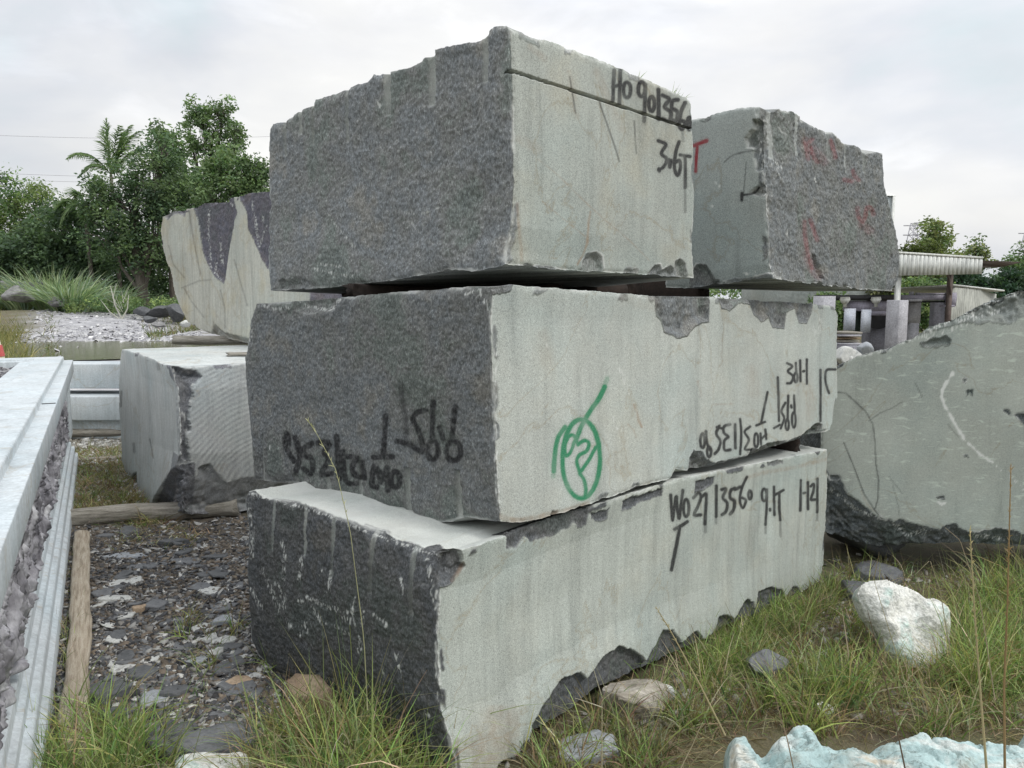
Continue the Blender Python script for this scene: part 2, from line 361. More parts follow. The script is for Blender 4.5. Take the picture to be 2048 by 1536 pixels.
        k = np.where((s > lo[0]) & (s < hi[0]) & (z > lo[1]) & (z < hi[1]) & (tt < dep + 0.05))[0]
        if not len(k): continue
        sdv = polysd(np.stack([s[k], z[k]], 1), pg); Pk = V[k]
        sdn = sdv + bias + nz_ * (0.012 * pn(Pk, 22, seed + 61) + 0.007 * pn(Pk, 60, seed + 62))
        terr = 1 + 0.7 * min(nz_, 1) ** 2 * np.sin(sdn * 150 + 6 * pn(Pk, 12, seed)) if nz_ else 1
        dpt = np.clip(sdn * slope, 0, dep) * (0.8 + 0.5 * fbm(Pk, 16, 2, 0.5, seed + 63) * nz_) * (0.88 + 0.12 * terr)
        dpt += (sdn > 0) * nz_ * (0.006 * pn(Pk, 48, seed + 64) + 0.004 * pn(Pk, 100, seed + 65)) * sst(0, 0.02, sdn)
        push = np.maximum(dpt - tt[k], 0) * (sdn > 0); V[k] -= nn * push[:, None]
        rgh[k] = np.maximum(rgh[k], dark * sst(-0.0015, 0.0035, sdn)); dz_[k] = np.maximum(dz_[k], dark * sst(0, 0.004, sdn))
        if nz_: white[k] = np.maximum(white[k] * (sdn < 0.004), nofrost * np.exp(-((sdn - 0.002) / 0.004) ** 2) * sst(0.02, 0.3, pn(Pk, 14, seed + 66)))
    for gx, gy0, gy1, rad, *rest in grooves:      # drill holes: px of the axis, end inside the face, towards this end
        face = rest[0] if rest else 'L'
        dd, nn = (dR, nR) if face == 'R' else (dL, nL)
        A_, B_ = onplane([(gx, gy0), (gx + (rest[1] if len(rest) > 1 else 0), gy1)], P0, nn)
        s = (V - P0) @ dd; z = V[:, 2]; tt = -((V - P0) @ nn)
        f = np.clip((z - A_[2]) / (B_[2] - A_[2] + 1e-9), 0, 3); s0 = (A_ @ dd - P0 @ dd) + f * ((B_ - A_) @ dd)
        zin = A_[2]; sgn = 1 if B_[2] > A_[2] else -1
        inz = sst(-0.006, 0.01, (z - zin) * sgn)
        k = np.where((np.abs(s - s0) < rad * 1.8) & (inz > 0) & (tt < rad * 1.5 + 0.04))[0]
        if not len(k): continue
        x = (s - s0)[k] / (rad * 1.25); depth = rad * 1.35 * np.sqrt(np.clip(1 - x * x, 0, 1)) * inz[k]
        push = np.maximum(depth - np.maximum(tt[k], -0.02), 0) * (np.abs(x) < 1); V[k] -= nn * push[:, None]
        a = sst(1.15, 0.75, np.abs(x)) * inz[k] * (0.65 + 0.5 * pn(V[k], 18, seed))
        rgh[k] *= (1 - 0.0 * a); grv[k] = np.maximum(grv[k], a); white[k] = np.maximum(white[k], 0.30 * a)
    Rfin = np.maximum(Rm, rgh); Rfin = Rfin * (1 - 0.72 * grv)
    px = topx(V)
    tR = -((V - P0) @ nR); tL = -((V - P0) @ nL); fR = (tR < 0.07) & (tR < tL); fL = (tL < 0.09) & ~fR
    m1 = np.stack([Rfin, white, np.zeros(len(V))], 1); m2 = np.zeros((len(V), 3))
    for (face, ch, w, al, pts) in strokes:
        pts = np.asarray(pts, float); sel = fR if face == 'R' else fL
        lo = pts.min(0) - w * 2; hi = pts.max(0) + w * 2
        k = np.where(sel & (px[:, 0] > lo[0]) & (px[:, 0] < hi[0]) & (px[:, 1] > lo[1]) & (px[:, 1] < hi[1]))[0]
        if not len(k): continue
        d = linesd(px[k] * (1, 1), pts) + 0.16 * w * pn(V[k], 45, 2.2) + 0.12 * w * pn(V[k], 9, 6.2)
        a = al * (sst(w * 0.95, w * 0.42, d) + 0.14 * sst(w * 2.0, w * 0.7, d)); a = np.clip(a * (0.93 + 0.5 * pn(V[k], 14, 4.1)), 0, 1)
        if Rfin[k].mean() > 0.7: a = a * (0.95 + 0.8 * pn(V[k], 60, 3.3))
        m2[k, ch] = np.maximum(m2[k, ch], np.clip(a, 0, 1))
    for (w, al, pts) in frost:
        pts = np.asarray(pts, float); lo = pts.min(0) - 40; hi = pts.max(0) + 40
        k = np.where((px[:, 0] > lo[0]) & (px[:, 0] < hi[0]) & (px[:, 1] > lo[1]) & (px[:, 1] < hi[1]) & (fR | fL))[0]
        if not len(k): continue
        d = linesd(px[k], pts) + 5 * pn(V[k], 40, seed + 71)
        a = min(al, 1) * sst(w, w * 0.3, d) * (1 if al > 1 else sst(0.0, 0.24, pn(V[k] * (1, 1, 0.33), 120, seed + 72))); m1[k, 1] = np.maximum(m1[k, 1], a)
    for (w, al, pts) in rust:
        pts = np.asarray(pts, float); k = np.where(fR & (px[:, 0] > pts[:, 0].min() - 30) & (px[:, 0] < pts[:, 0].max() + 30) & (px[:, 1] > pts[:, 1].min() - 30) & (px[:, 1] < pts[:, 1].max() + 30))[0]
        if not len(k): continue
        d = linesd(px[k], pts) + 2.0 * pn(V[k], 40, seed + 71); m1[k, 2] = np.maximum(m1[k, 2], al * sst(w, w * 0.3, d) * (0.6 + 0.8 * pn(V[k], 30, 5)))
    if rings:
        cx, cy, per, am = rings; k = np.where(fR)[0]; dd = np.hypot(px[k, 0] - cx, px[k, 1] - cy) + 6 * pn(V[k], 5, seed)
        wv = np.sin(dd * 2 * np.pi / per + 2 * pn(V[k], 9, seed)); h = am * wv * (0.6 + 0.8 * pn(V[k], 12, 9)); V[k] -= nR * h[:, None]
        m1[k, 0] = np.maximum(m1[k, 0], 0.36 + 0.24 * wv * (0.5 + pn(V[k], 14, 4)))
    if extra: extra(V, px, m1, m2, fR, fL, tR)
    # coarse closing faces (hidden sides) as n-gons on the same border vertices
    a, bb = grids[0][0].shape[:2]; id0 = mapb[:a * bb].reshape(a, bb); c2, d2 = grids[1][0].shape[:2]; id1 = mapb[a * bb:a * bb + c2 * d2].reshape(c2, d2)
    nV = len(V)
    extraV = []
    def newv(p): extraV.append(p); return nV + len(extraV) - 1
    vBT_existing = None
    if topgrid:
        id2 = mapb[a * bb + c2 * d2:].reshape(a, c2); backR = list(id2[-1]); backL = list(id2[:, -1]); vBT = backR[-1]
    else:
        vBT = newv(BT); backR = [id0[-1, -1], vBT]; backL = [id1[-1, -1], vBT]
    vBB = newv(BB)
    ng = [list(id0[:, 0]) + [vBB] + list(id1[::-1, 0])[:-1],            # bottom
          list(id0[-1, :]) + backR[1:] + [vBB],                         # back of right end
          list(id1[-1, :]) + backL[1:] + [vBB]]
    if not topgrid: ng.append(list(id0[:, -1]) + [vBT] + list(id1[::-1, -1])[:-1])
    AV = np.concatenate([V] + ([np.array(extraV)] if extraV else []))
    Rall = 1.0
    m1 = np.concatenate([m1, np.tile([[Rall, 0, 0]], (len(extraV), 1))]); m2 = np.concatenate([m2, np.zeros((len(extraV), 3))])
    fl = [Q] + [np.array([x]) for x in ng]
    base = np.array([*cen[:2], min(NB[2], LB[2], RB[2])])
    o = mesh_np(name, AV, fl, mat, None, tuple(base), {'m1': m1, 'm2': m2}, smooth=True)
    sm = np.ones(len(o.data.polygons), bool); sm[-len(ng):] = False; o.data.polygons.foreach_set('use_smooth', sm)
    info = dict(P0=P0, dR=dR, dL=dL, nR=nR, nL=nL, NT=NT, NB=NB, RT=RT, RB=RB, LT=LT, LB=LB, BT=BT, BB=BB)
    return o, info
def cv(sx, ox, oy, pts): return [(ox + x / sx, oy + y / sx) for x, y in pts]
def ell(cx, cy, rx, ry, a0=0, a1=360, n=18): return [(cx + rx * math.cos(R(a0 + (a1 - a0) * i / n)), cy + ry * math.sin(R(a0 + (a1 - a0) * i / n))) for i in range(n + 1)]
def smooth(pts, n=6):
    p = np.asarray(pts, float)
    if len(p) < 3: return pts
    q = np.concatenate([[2 * p[0] - p[1]], p, [2 * p[-1] - p[-2]]]); out = []
    for i in range(1, len(q) - 2):
        for t in np.linspace(0, 1, n, endpoint=False):
            out.append(0.5 * ((2 * q[i]) + (-q[i - 1] + q[i + 1]) * t + (2 * q[i - 1] - 5 * q[i] + 4 * q[i + 1] - q[i + 2]) * t * t + (-q[i - 1] + 3 * q[i] - 3 * q[i + 1] + q[i + 2]) * t ** 3))
    out.append(p[-1]); return [tuple(x) for x in out]
def ink(face, ch, w, al, s, ox, oy, lines):
    out = []
    for l in lines:
        q = smooth(cv(s, ox, oy, l)); x = np.mean([p[0] for p in q]); out.append((face, ch, w * (0.80 if x < 1480 or x > 1700 or ch == 2 else 0.66), al, q))
    return out
INFO = {}
GRP = 'quarried stone blocks stacked in the yard'
# ---- bottom block of the main stack
st = ink('R', 0, 6.0, 0.97, 2.7676, 960, 560, [
    [(1055, 1190), (1060, 1260), (1066, 1330), (1076, 1260), (1086, 1200), (1092, 1270), (1103, 1320), (1112, 1250), (1122, 1165)], ell(1141, 1262, 15, 48),
    [(1182, 1205), (1210, 1178), (1222, 1205), (1205, 1255), (1185, 1300), (1222, 1300)], [(1228, 1200), (1252, 1185), (1250, 1260), (1245, 1350)],
    [(1308, 1140), (1307, 1310)], [(1338, 1160), (1362, 1158), (1345, 1205), (1368, 1235), (1362, 1280), (1340, 1300)],
    [(1412, 1152), (1388, 1165), (1384, 1205), (1408, 1225), (1404, 1270), (1385, 1295)], [(1412, 1160), (1442, 1145)],
    [(1478, 1090), (1450, 1150), (1438, 1220), (1455, 1262), (1472, 1220), (1450, 1205)], ell(1494, 1190, 9, 24),
    ell(1573, 1190, 13, 34), [(1588, 1160), (1586, 1260), (1580, 1355)], [(1605, 1268), (1606, 1276)], [(1627, 1145), (1629, 1300)],
    [(1632, 1190), (1680, 1163)], [(1656, 1180), (1657, 1260), (1662, 1330)],
    [(1776, 1108), (1773, 1275)], [(1791, 1180), (1800, 1177)], [(1815, 1120), (1815, 1268)], [(1830, 1142), (1848, 1130), (1845, 1170), (1832, 1215), (1856, 1215)], [(1868, 1100), (1867, 1285)]])
st += ink('R', 0, 5.0, 0.4, 2.7676, 960, 560, [[(1247, 1340), (1248, 1395)], [(1662, 1330), (1664, 1420)], [(1580, 1350), (1581, 1400)], [(1867, 1285), (1867, 1330)], [(1307, 1300), (1307, 1345)]])
st += ink('R', 0, 6.5, 0.97, 2.341, 860, 880, [[(1146, 418), (1175, 402), (1205, 382)], [(1170, 402), (1162, 450), (1150, 510), (1138, 570), (1130, 608)]])
cutsB = [('R', cv(2.341, 860, 880, [(300, 1520), (380, 1480), (440, 1430), (470, 1330), (540, 1220), (620, 1120), (690, 1100), (720, 1130), (780, 1060), (810, 1020), (885, 975), (960, 1010), (1000, 1045), (1050, 970), (1085, 900), (1130, 900), (1170, 960), (1240, 905), (1275, 945), (1330, 905), (1350, 840), (1380, 825), (1420, 850), (1480, 755), (1510, 770), (1515, 825), (1530, 780), (1540, 720), (1600, 695), (1650, 710), (1662, 750), (1700, 690), (1722, 700), (1745, 730), (1860, 690), (1860, 1000), (1000, 1700), (300, 1900)]), 0.024, 1.0, 0.8, 0.9, 0.014),
         ('R', [(870, 1085), (915, 1092), (919, 1123), (928, 1132), (903, 1166), (872, 1182)], 0.05),
         ('R', cv(2.341, 860, 880, [(345, 460), (350, 510), (400, 512), (440, 450), (470, 475), (560, 450), (650, 412), (672, 385), (690, 415), (730, 400), (745, 345), (740, 300), (330, 420)]), 0.012),
         ('R', cv(2.341, 860, 880, [(752, 375), (800, 382), (832, 365), (835, 320), (750, 340)]), 0.010),
         ('R', cv(2.341, 860, 880, [(895, 335), (940, 320), (985, 296), (1085, 262), (1090, 220), (895, 280)]), 0.012),
         ('R', cv(2.341, 860, 880, [(1240, 248), (1300, 228), (1330, 205), (1330, 170), (1240, 190)]), 0.010),
         ('R', cv(2.7676, 960, 560, [(1590, 1035), (1680, 1018), (1680, 990), (1590, 1008)]), 0.006, 0.8)]
frB = [(6, 0.95, cv(2.6217, 480, 950, l)) for l in [[(222, 340), (235, 420), (228, 540)], [(318, 440), (312, 540)], [(480, 500), (460, 610)], [(190, 570), (235, 650), (225, 705)], [(120, 500), (170, 620), (212, 712)],
       [(380, 700), (440, 780)], [(505, 790), (575, 840)], [(600, 650), (582, 760)], [(650, 720), (640, 775)], [(740, 755), (772, 800)], [(630, 850), (626, 925)], [(815, 940), (835, 1000), (855, 1055)],
       [(985, 450), (1000, 560), (1020, 670)], [(750, 1020), (752, 1180)], [(45, 150), (60, 300), (62, 430)], [(60, 600), (115, 700)], [(345, 770), (350, 820)], [(255, 780), (268, 800)], [(310, 655), (330, 665)], [(540, 740), (600, 790)],
       [(700, 740), (720, 760)], [(350, 640), (470, 700)], [(490, 700), (560, 720)], [(980, 1240), (1015, 1300)], [(410, 520), (430, 510)], [(845, 550), (850, 620)], [(320, 800), (318, 840)]]]
frB += [(5, 0.9, [(495, 985), (560, 1003), (640, 1025), (720, 1058), (790, 1085), (880, 1110)]), (4, 0.9, [(873, 1182), (872, 1300), (876, 1400), (892, 1455)])]
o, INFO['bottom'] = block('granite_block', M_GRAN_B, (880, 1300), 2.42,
    near=[(898, 1104), (877, 1180), (873, 1300), (880, 1420), (900, 1480), (912, 1562)],
    topR=[(898, 1104), (935, 1096), (1150, 1020), (1350, 957), (1650, 899)], botR=[(912, 1562), (1005, 1547), (1052, 1495), (1090, 1467), (1159, 1424), (1194, 1390), (1249, 1364), (1304, 1337), (1364, 1307), (1424, 1281), (1466, 1252), (1513, 1234), (1586, 1196), (1642, 1162)],
    edgeR=[(1655, 899), (1656, 960), (1650, 1080), (1647, 1130), (1640, 1162)],
    topL=[(898, 1104), (868, 1107), (845, 1093), (790, 1078), (760, 1062), (735, 1056), (700, 1040), (672, 1033), (640, 1018), (612, 1008), (560, 1000), (525, 996), (510, 980), (497, 983)],
    botL=[(912, 1562), (850, 1520), (760, 1455), (680, 1412), (600, 1372), (545, 1342), (515, 1312), (500, 1275)],
    edgeL=[(495, 983), (489, 1000), (497, 1060), (493, 1150), (499, 1230), (500, 1275)],
    step=0.0036, top_white=0.75, nofrost=0.2, cuts=cutsB, strokes=st, frost=frB, jag=1.0, seed=3.1, amp=(0, 1.0, 0.15), wob=0.006,
    rust=[(6, 0.35, cv(2.341, 860, 880, [(1480, 180), (1550, 155), (1700, 130), (1860, 90)])), (7, 0.6, [(926, 1128), (918, 1142), (905, 1160)]), (60, 0.34, [(1010, 1440), (970, 1520)]), (40, 0.22, [(930, 1500), (960, 1560)])],
    grooves=[(607, 1114, 1010, 0.010), (664, 1158, 1030, 0.010), (743, 1190, 1062, 0.011, 'L', -2), (826, 1234, 1100, 0.012, 'L', -3), (545, 1100, 1000, 0.009)])
tag(o, 'lowest granite block of the tall stack, numbered 27 13560 9.1T, grass at its foot', 'stone block', GRP)
# ---- middle block
st = ink('R', 1, 8.5, 0.95, 2.7676, 960, 560, [ell(560, 990, 104, 218, 0, 360, 40), [(470, 815), (430, 880), (412, 990), (408, 1060)], [(690, 590), (665, 645), (600, 740), (556, 820), (530, 890)]])
st += ink('R', 1, 6.5, 1.0, 2.7676, 960, 560, [[(542, 912), (520, 862), (490, 868), (470, 920), (475, 972), (500, 955), (525, 890)], [(548, 905), (580, 888), (602, 905), (590, 945), (550, 970), (535, 1005), (548, 1050), (558, 1080)],
      [(642, 925), (600, 1000), (560, 1058)], [(552, 1072), (575, 1105), (586, 1160), (582, 1200)]])
st += ink('R', 1, 9, 0.35, 2.7676, 960, 560, [[(705, 545), (680, 610)], [(410, 1040), (407, 1085)]])
st += ink('R', 0, 5.5, 0.95, 2.7676, 960, 560, [
    ell(1232, 890, 12, 40), [(1250, 838), (1256, 900), (1278, 950)], ell(1268, 952, 11, 28),
    [(1325, 808), (1308, 850), (1330, 890), (1322, 935), (1300, 962)], [(1340, 822), (1312, 815)],
    [(1385, 800), (1352, 810), (1350, 845), (1374, 868), (1352, 890), (1354, 940), (1385, 940)], [(1412, 800), (1414, 930)], [(1440, 770), (1446, 850), (1440, 965)],
    [(1495, 812), (1465, 840), (1488, 885), (1466, 935), (1500, 940)], ell(1529, 888, 11, 38), [(1553, 850), (1556, 912)], [(1580, 828), (1584, 880)], [(1553, 885), (1584, 855)],
    [(1592, 620), (1575, 700), (1556, 790)], [(1530, 805), (1578, 785)], [(1648, 540), (1652, 660), (1655, 780)], [(1628, 820), (1660, 802)],
    [(1690, 680), (1668, 725), (1684, 765), (1664, 822)], [(1706, 640), (1702, 780)], ell(1700, 800, 9, 30), [(1722, 695), (1724, 705)], [(1739, 640), (1742, 740)], ell(1737, 775, 10, 42),
    [(1700, 460), (1728, 478), (1704, 505), (1732, 532), (1722, 568), (1700, 572)], [(1748, 460), (1752, 520)], ell(1748, 540, 9, 26), [(1772, 445), (1774, 560)], [(1789, 506), (1796, 504)], [(1809, 440), (1809, 575)],
    [(1885, 497), (1885, 640), (1884, 780)], [(1968, 495), (1918, 500), (1912, 555), (1922, 600), (1932, 626)]])
st += ink('L', 0, 10, 1.0, 3.0714, 480, 560, [
    [(285, 945), (278, 1010), (300, 1060), (335, 1112)], [(292, 950), (300, 1010)], [(340, 970), (366, 1080), (345, 1172)], [(440, 1005), (396, 1035), (405, 1080), (440, 1100), (448, 1150), (435, 1192), (392, 1160)],
    [(480, 1000), (552, 1000), (518, 1060), (545, 1105), (500, 1190), (560, 1190)], [(592, 960), (600, 1090), (612, 1220)], [(630, 1050), (640, 1180), (660, 1245), (712, 1250)],
    [(655, 1085), (715, 1092), (690, 1150), (708, 1200), (738, 1212)], [(752, 1120), (765, 1215)], [(895, 835), (888, 950), (880, 1070)], [(820, 1090), (940, 1085)],
    [(822, 1145), (810, 1255), (840, 1272)], [(845, 1160), (870, 1230), (905, 1150)], [(905, 1150), (910, 1290)], ell(955, 1225, 28, 48), [(862, 1180), (865, 1240)],
    [(965, 990), (1040, 1005)], [(985, 640), (1005, 780), (1020, 900), (1015, 1010)],
    [(1140, 800), (1085, 815), (1062, 860), (1100, 935), (1122, 1050), (1045, 1015)], [(1188, 750), (1182, 900), (1182, 990)], ell(1185, 1045, 32, 58), [(1225, 905), (1246, 975)], [(1322, 780), (1300, 980)], ell(1312, 1050, 45, 60)])
st = [(a, b, c, (d if not (a == 'L' and len(p) and p[0][1] < 790) else 0.55), p) for a, b, c, d, p in st]
cutsM = [('R', cv(2.7676, 960, 560, [(1080, 1080), (1150, 1058), (1160, 980), (1185, 930), (1235, 950), (1262, 990), (1300, 1012), (1400, 985), (1490, 962), (1500, 935), (1540, 925), (1600, 900), (1640, 890), (1700, 892), (1780, 860), (1820, 822), (1870, 785), (1897, 800), (1892, 850), (1990, 825), (1990, 900), (1700, 960), (1080, 1180)]), 0.05),
         ('R', cv(2.7676, 960, 560, [(978, 80), (985, 200), (1015, 230), (1030, 290), (1110, 325), (1160, 312), (1200, 262), (1240, 240), (1280, 232), (1280, 100), (1300, 40), (970, 40)]), 0.05, 1.0, 0.6, 1.4),
         ('R', cv(2.7676, 960, 560, [(1315, 60), (1345, 160), (1390, 172), (1440, 128), (1500, 138), (1520, 190), (1565, 235), (1602, 215), (1625, 265), (1690, 275), (1702, 180), (1745, 160), (1770, 240), (1812, 243), (1845, 168), (1850, 60)]), 0.045, 1.0, 0.6, 1.4),
         ('R', cv(2.7676, 960, 560, [(-20, -10), (200, 20), (180, 66), (95, 90), (86, 190), (50, 195), (-20, 150)]), 0.035),
         ('R', cv(2.7676, 960, 560, [(385, 1300), (400, 1270), (430, 1280), (440, 1310), (420, 1360)]), 0.02, 0.8),
         ('L', cv(3.0714, 480, 560, [(330, 100), (330, 190), (420, 210), (520, 200), (580, 190), (620, 120), (640, 60)]), 0.025, 0.85, 1.0),
         ('L', cv(3.0714, 480, 560, [(20, 460), (60, 260), (40, 240), (-60, 240), (-60, 470)]), 0.04)]
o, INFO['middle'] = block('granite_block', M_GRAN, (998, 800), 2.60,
    near=[(984, 574), (980, 640), (984, 760), (990, 900), (996, 1000), (1000, 1044)],
    topR=[(984, 574), (1020, 571), (1300, 594), (1420, 598), (1600, 610), (1672, 618)],
    botR=[(1000, 1044), (1036, 1047), (1079, 1039), (1140, 1022), (1235, 990), (1285, 972), (1340, 959), (1352, 939), (1375, 943), (1415, 938), (1466, 921), (1524, 907), (1574, 887), (1646, 866), (1660, 860)],
    edgeR=[(1672, 612), (1677, 625), (1674, 700), (1676, 790), (1668, 840), (1660, 860)],
    topL=[(984, 574), (950, 572), (800, 583), (680, 594), (600, 601), (512, 607)],
    botL=[(1000, 1044), (960, 1040), (930, 1034), (905, 1044), (880, 1046), (850, 1038), (815, 1022), (800, 1015), (775, 1018), (742, 1005), (735, 1000), (700, 996), (665, 986), (640, 984), (612, 976), (605, 966), (560, 965), (510, 960)],
    edgeL=[(512, 607), (500, 640), (495, 690), (488, 720), (492, 780), (500, 860), (507, 960)],
    step=0.0034, nofrost=0.25, cuts=cutsM, strokes=st, seed=11.7, topgrid=False, wob=0.004, jag=0.8,
    frost=[(5, 0.9, cv(3.0714, 480, 560, l)) for l in [[(340, 100), (420, 160), (560, 190), (610, 120)], [(120, 160), (230, 175), (300, 170)], [(1380, 90), (1470, 60), (1530, 190)], [(1280, 1440), (1320, 1420)], [(40, 430), (70, 300)], [(180, 1020), (176, 1040)], [(1570, 400), (1560, 800), (1580, 1300)]]]
          + [(4, 0.7, cv(2.7676, 960, 560, l)) for l in [[(370, 360), (376, 380)], [(740, 815), (780, 830)], [(735, 760), (740, 780)], [(760, 475), (800, 555), (850, 680)], [(1850, 240), (1852, 300)], [(1880, 200), (1880, 290)]]],
    rust=[(4, 0.75, cv(2.7676, 960, 560, [(850, 690), (868, 725), (880, 780), (895, 812)])), (3, 0.45, cv(2.7676, 960, 560, [(820, 800), (850, 830), (865, 870)])), (4, 0.4, cv(2.7676, 960, 560, [(1205, 560), (1215, 600), (1225, 640)])), (3, 0.3, cv(2.7676, 960, 560, [(1290, 690), (1400, 685)])),
          (8, 0.5, cv(2.7676, 960, 560, [(100, 1300), (150, 1325), (220, 1330), (330, 1310), (480, 1275), (600, 1235)])), (18, 0.2, cv(2.7676, 960, 560, [(1500, 500), (1520, 620)])), (14, 0.2, cv(2.7676, 960, 560, [(1830, 620), (1830, 760)])), (20, 0.14, cv(2.7676, 960, 560, [(350, 300), (370, 460)])), (22, 0.15, cv(2.7676, 960, 560, [(800, 110), (950, 130)]))],
    grooves=[(594, 950, 975, 0.011), (657, 952, 990, 0.012), (722, 917, 1005, 0.010), (816, 938, 1030, 0.013, 'L', 2), (917, 943, 1045, 0.013, 'L', 2), (527, 870, 958, 0.008)])
tag(o, 'middle granite block of the tall stack with green circled scrawl and upside-down black numbers', 'stone block', GRP)
# ---- top block
st = ink('R', 0, 7.5, 0.95, 2.478, 1000, 0, [[(566, 348), (562, 420), (560, 500)], [(596, 350), (594, 430), (592, 515)], [(560, 430), (600, 420)], ell(629, 446, 18, 38),
      ell(702, 442, 17, 36), [(720, 420), (718, 500), (715, 600)], ell(751, 515, 14, 36), [(785, 445), (787, 590)],
      [(805, 472), (838, 492), (815, 530), (846, 556), (840, 600), (806, 590)], [(882, 495), (856, 500), (852, 535), (880, 555), (872, 598), (846, 590)],
      [(917, 510), (895, 560), (889, 620), (905, 640), (917, 608), (897, 598)], ell(938, 612, 9, 30)])
st += ink('R', 0, 6.5, 1.0, 2.478, 1000, 0, [[(785, 697), (822, 717), (800, 760), (826, 788), (812, 826), (786, 842)], [(788, 836), (790, 846)], [(838, 792), (842, 828), (848, 795)],
      [(888, 702), (870, 760), (865, 835), (880, 868), (894, 832), (890, 795), (870, 805)], [(893, 768), (943, 776)], [(917, 775), (918, 860), (918, 930)]])
st += ink('R', 0, 5, 0.42, 2.478, 1000, 0, [[(918, 920), (918, 1050)], [(905, 650), (908, 700)], [(716, 590), (716, 615)]])
st += ink('R', 0, 3, 0.5, 2.478, 1000, 0, [[(665, 600), (670, 680), (676, 760)], [(490, 500), (560, 700), (592, 800)], [(345, 380), (375, 560)]])
kerf = ('R', [(1020, 139), (1120, 171), (1200, 198), (1300, 230), (1392, 259), (1392, 263.5), (1300, 234.5), (1200, 203), (1120, 176.5), (1020, 145)], 0.06, 0.55, 0.0, 25.0)
cutsT = [kerf,
         ('R', cv(2.478, 1000, 0, [(410, 1390), (408, 1290), (430, 1252), (480, 1240), (515, 1265), (522, 1330), (505, 1390)]), 0.03, 0.8, 0.4),
         ('R', cv(2.478, 1000, 0, [(738, 1400), (745, 1340), (770, 1308), (800, 1305), (810, 1330), (850, 1310), (865, 1325), (870, 1290), (895, 1275), (925, 1300), (940, 1400)]), 0.03, 0.85, 0.6),
         ('R', cv(2.478, 1000, 0, [(20, 1340), (120, 1310), (220, 1315), (330, 1335), (400, 1345), (400, 1420), (0, 1400)]), 0.02, 0.9, 0.8),
         ('R', cv(2.478, 1000, 0, [(20, 1340), (30, 1250), (55, 1330), (40, 1380)]), 0.02, 0.9, 0.8),
         ('L', cv(2.477, 500, 0, [(140, 1440), (150, 1390), (260, 1370), (330, 1400), (330, 1440)]), 0.03, 1, 1)]
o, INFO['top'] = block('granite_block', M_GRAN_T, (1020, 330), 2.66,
    near=[(1021, 58), (1024, 140), (1026, 250), (1028, 360), (1024, 450), (1012, 500), (1010, 529)],
    topR=[(1021, 58), (1045, 60), (1075, 75), (1100, 80), (1180, 110), (1255, 140), (1300, 160), (1340, 178), (1353, 185), (1362, 190), (1375, 194), (1382, 202), (1385, 212)],
    botR=[(1010, 529), (1060, 534), (1140, 542), (1260, 548), (1390, 556)], edgeR=[(1385, 212), (1388, 300), (1390, 400), (1386, 500), (1389, 556)],
    topL=[(1021, 58), (1015, 49), (995, 50), (975, 60), (968, 72), (930, 84), (864, 97), (862, 108), (850, 113), (838, 125), (820, 132), (780, 142), (768, 145), (745, 147), (738, 158), (735, 162), (700, 172), (697, 177), (665, 187), (629, 199), (626, 208), (600, 220), (575, 235), (571, 241), (545, 247), (539, 256)],
    botL=[(1010, 529), (1000, 534), (960, 543), (900, 540), (860, 548), (780, 562), (700, 572), (600, 580), (539, 582)],
    edgeL=[(539, 256), (536, 300), (538, 400), (535, 480), (536, 540), (540, 582)],
    step=0.0036, cuts=cutsT, strokes=st, seed=23.4, bbz=1.60, topgrid=False, wob=0.012, jag=0.8,
    frost=[(4, 0.9, cv(2.477, 500, 0, l)) for l in [[(380, 1060), (440, 1130), (515, 1225)], [(760, 1050), (850, 1060), (960, 1020)], [(800, 1100), (830, 1150)], [(320, 1330), (420, 1360), (540, 1370)], [(1160, 300), (1165, 420)], [(620, 490), (650, 540)], [(1250, 1240), (1290, 1180), (1300, 1000)], [(280, 640), (285, 648)], [(1200, 140), (1210, 160)], [(350, 1310), (460, 1320)]]],
    rust=[(3.5, 0.85, cv(2.478, 1000, 0, [(448, 1050), (440, 1100), (436, 1160), (432, 1210), (412, 1260), (385, 1310)])), (2, 0.4, cv(2.478, 1000, 0, [(190, 790), (290, 870), (400, 980), (520, 1090), (640, 1190), (740, 1290)])), (5, 0.4, cv(2.478, 1000, 0, [(85, 1010), (95, 1130), (110, 1290)])),
          (2, 0.35, cv(2.478, 1000, 0, [(210, 1000), (320, 1090), (420, 1170)])), (12, 0.22, cv(2.478, 1000, 0, [(480, 350), (530, 480), (600, 640)])), (10, 0.2, cv(2.478, 1000, 0, [(345, 360), (380, 580)])), (14, 0.18, cv(2.478, 1000, 0, [(100, 690), (190, 740)])), (10, 0.2, cv(2.478, 1000, 0, [(150, 230), (220, 290)])), (4, 0.5, cv(2.478, 1000, 0, [(30, 1210), (45, 1290)]))],
    grooves=[(569, 313, 240, 0.012), (599, 270, 220, 0.012), (694, 285, 172, 0.011), (772, 232, 145, 0.018), (861, 212, 100, 0.016), (969, 165, 70, 0.013, 'L', 0), (626, 290, 205, 0.010)])
tag(o, 'topmost large granite block with long saw kerf and black HO 9013560 3.6T lettering', 'stone block', GRP)
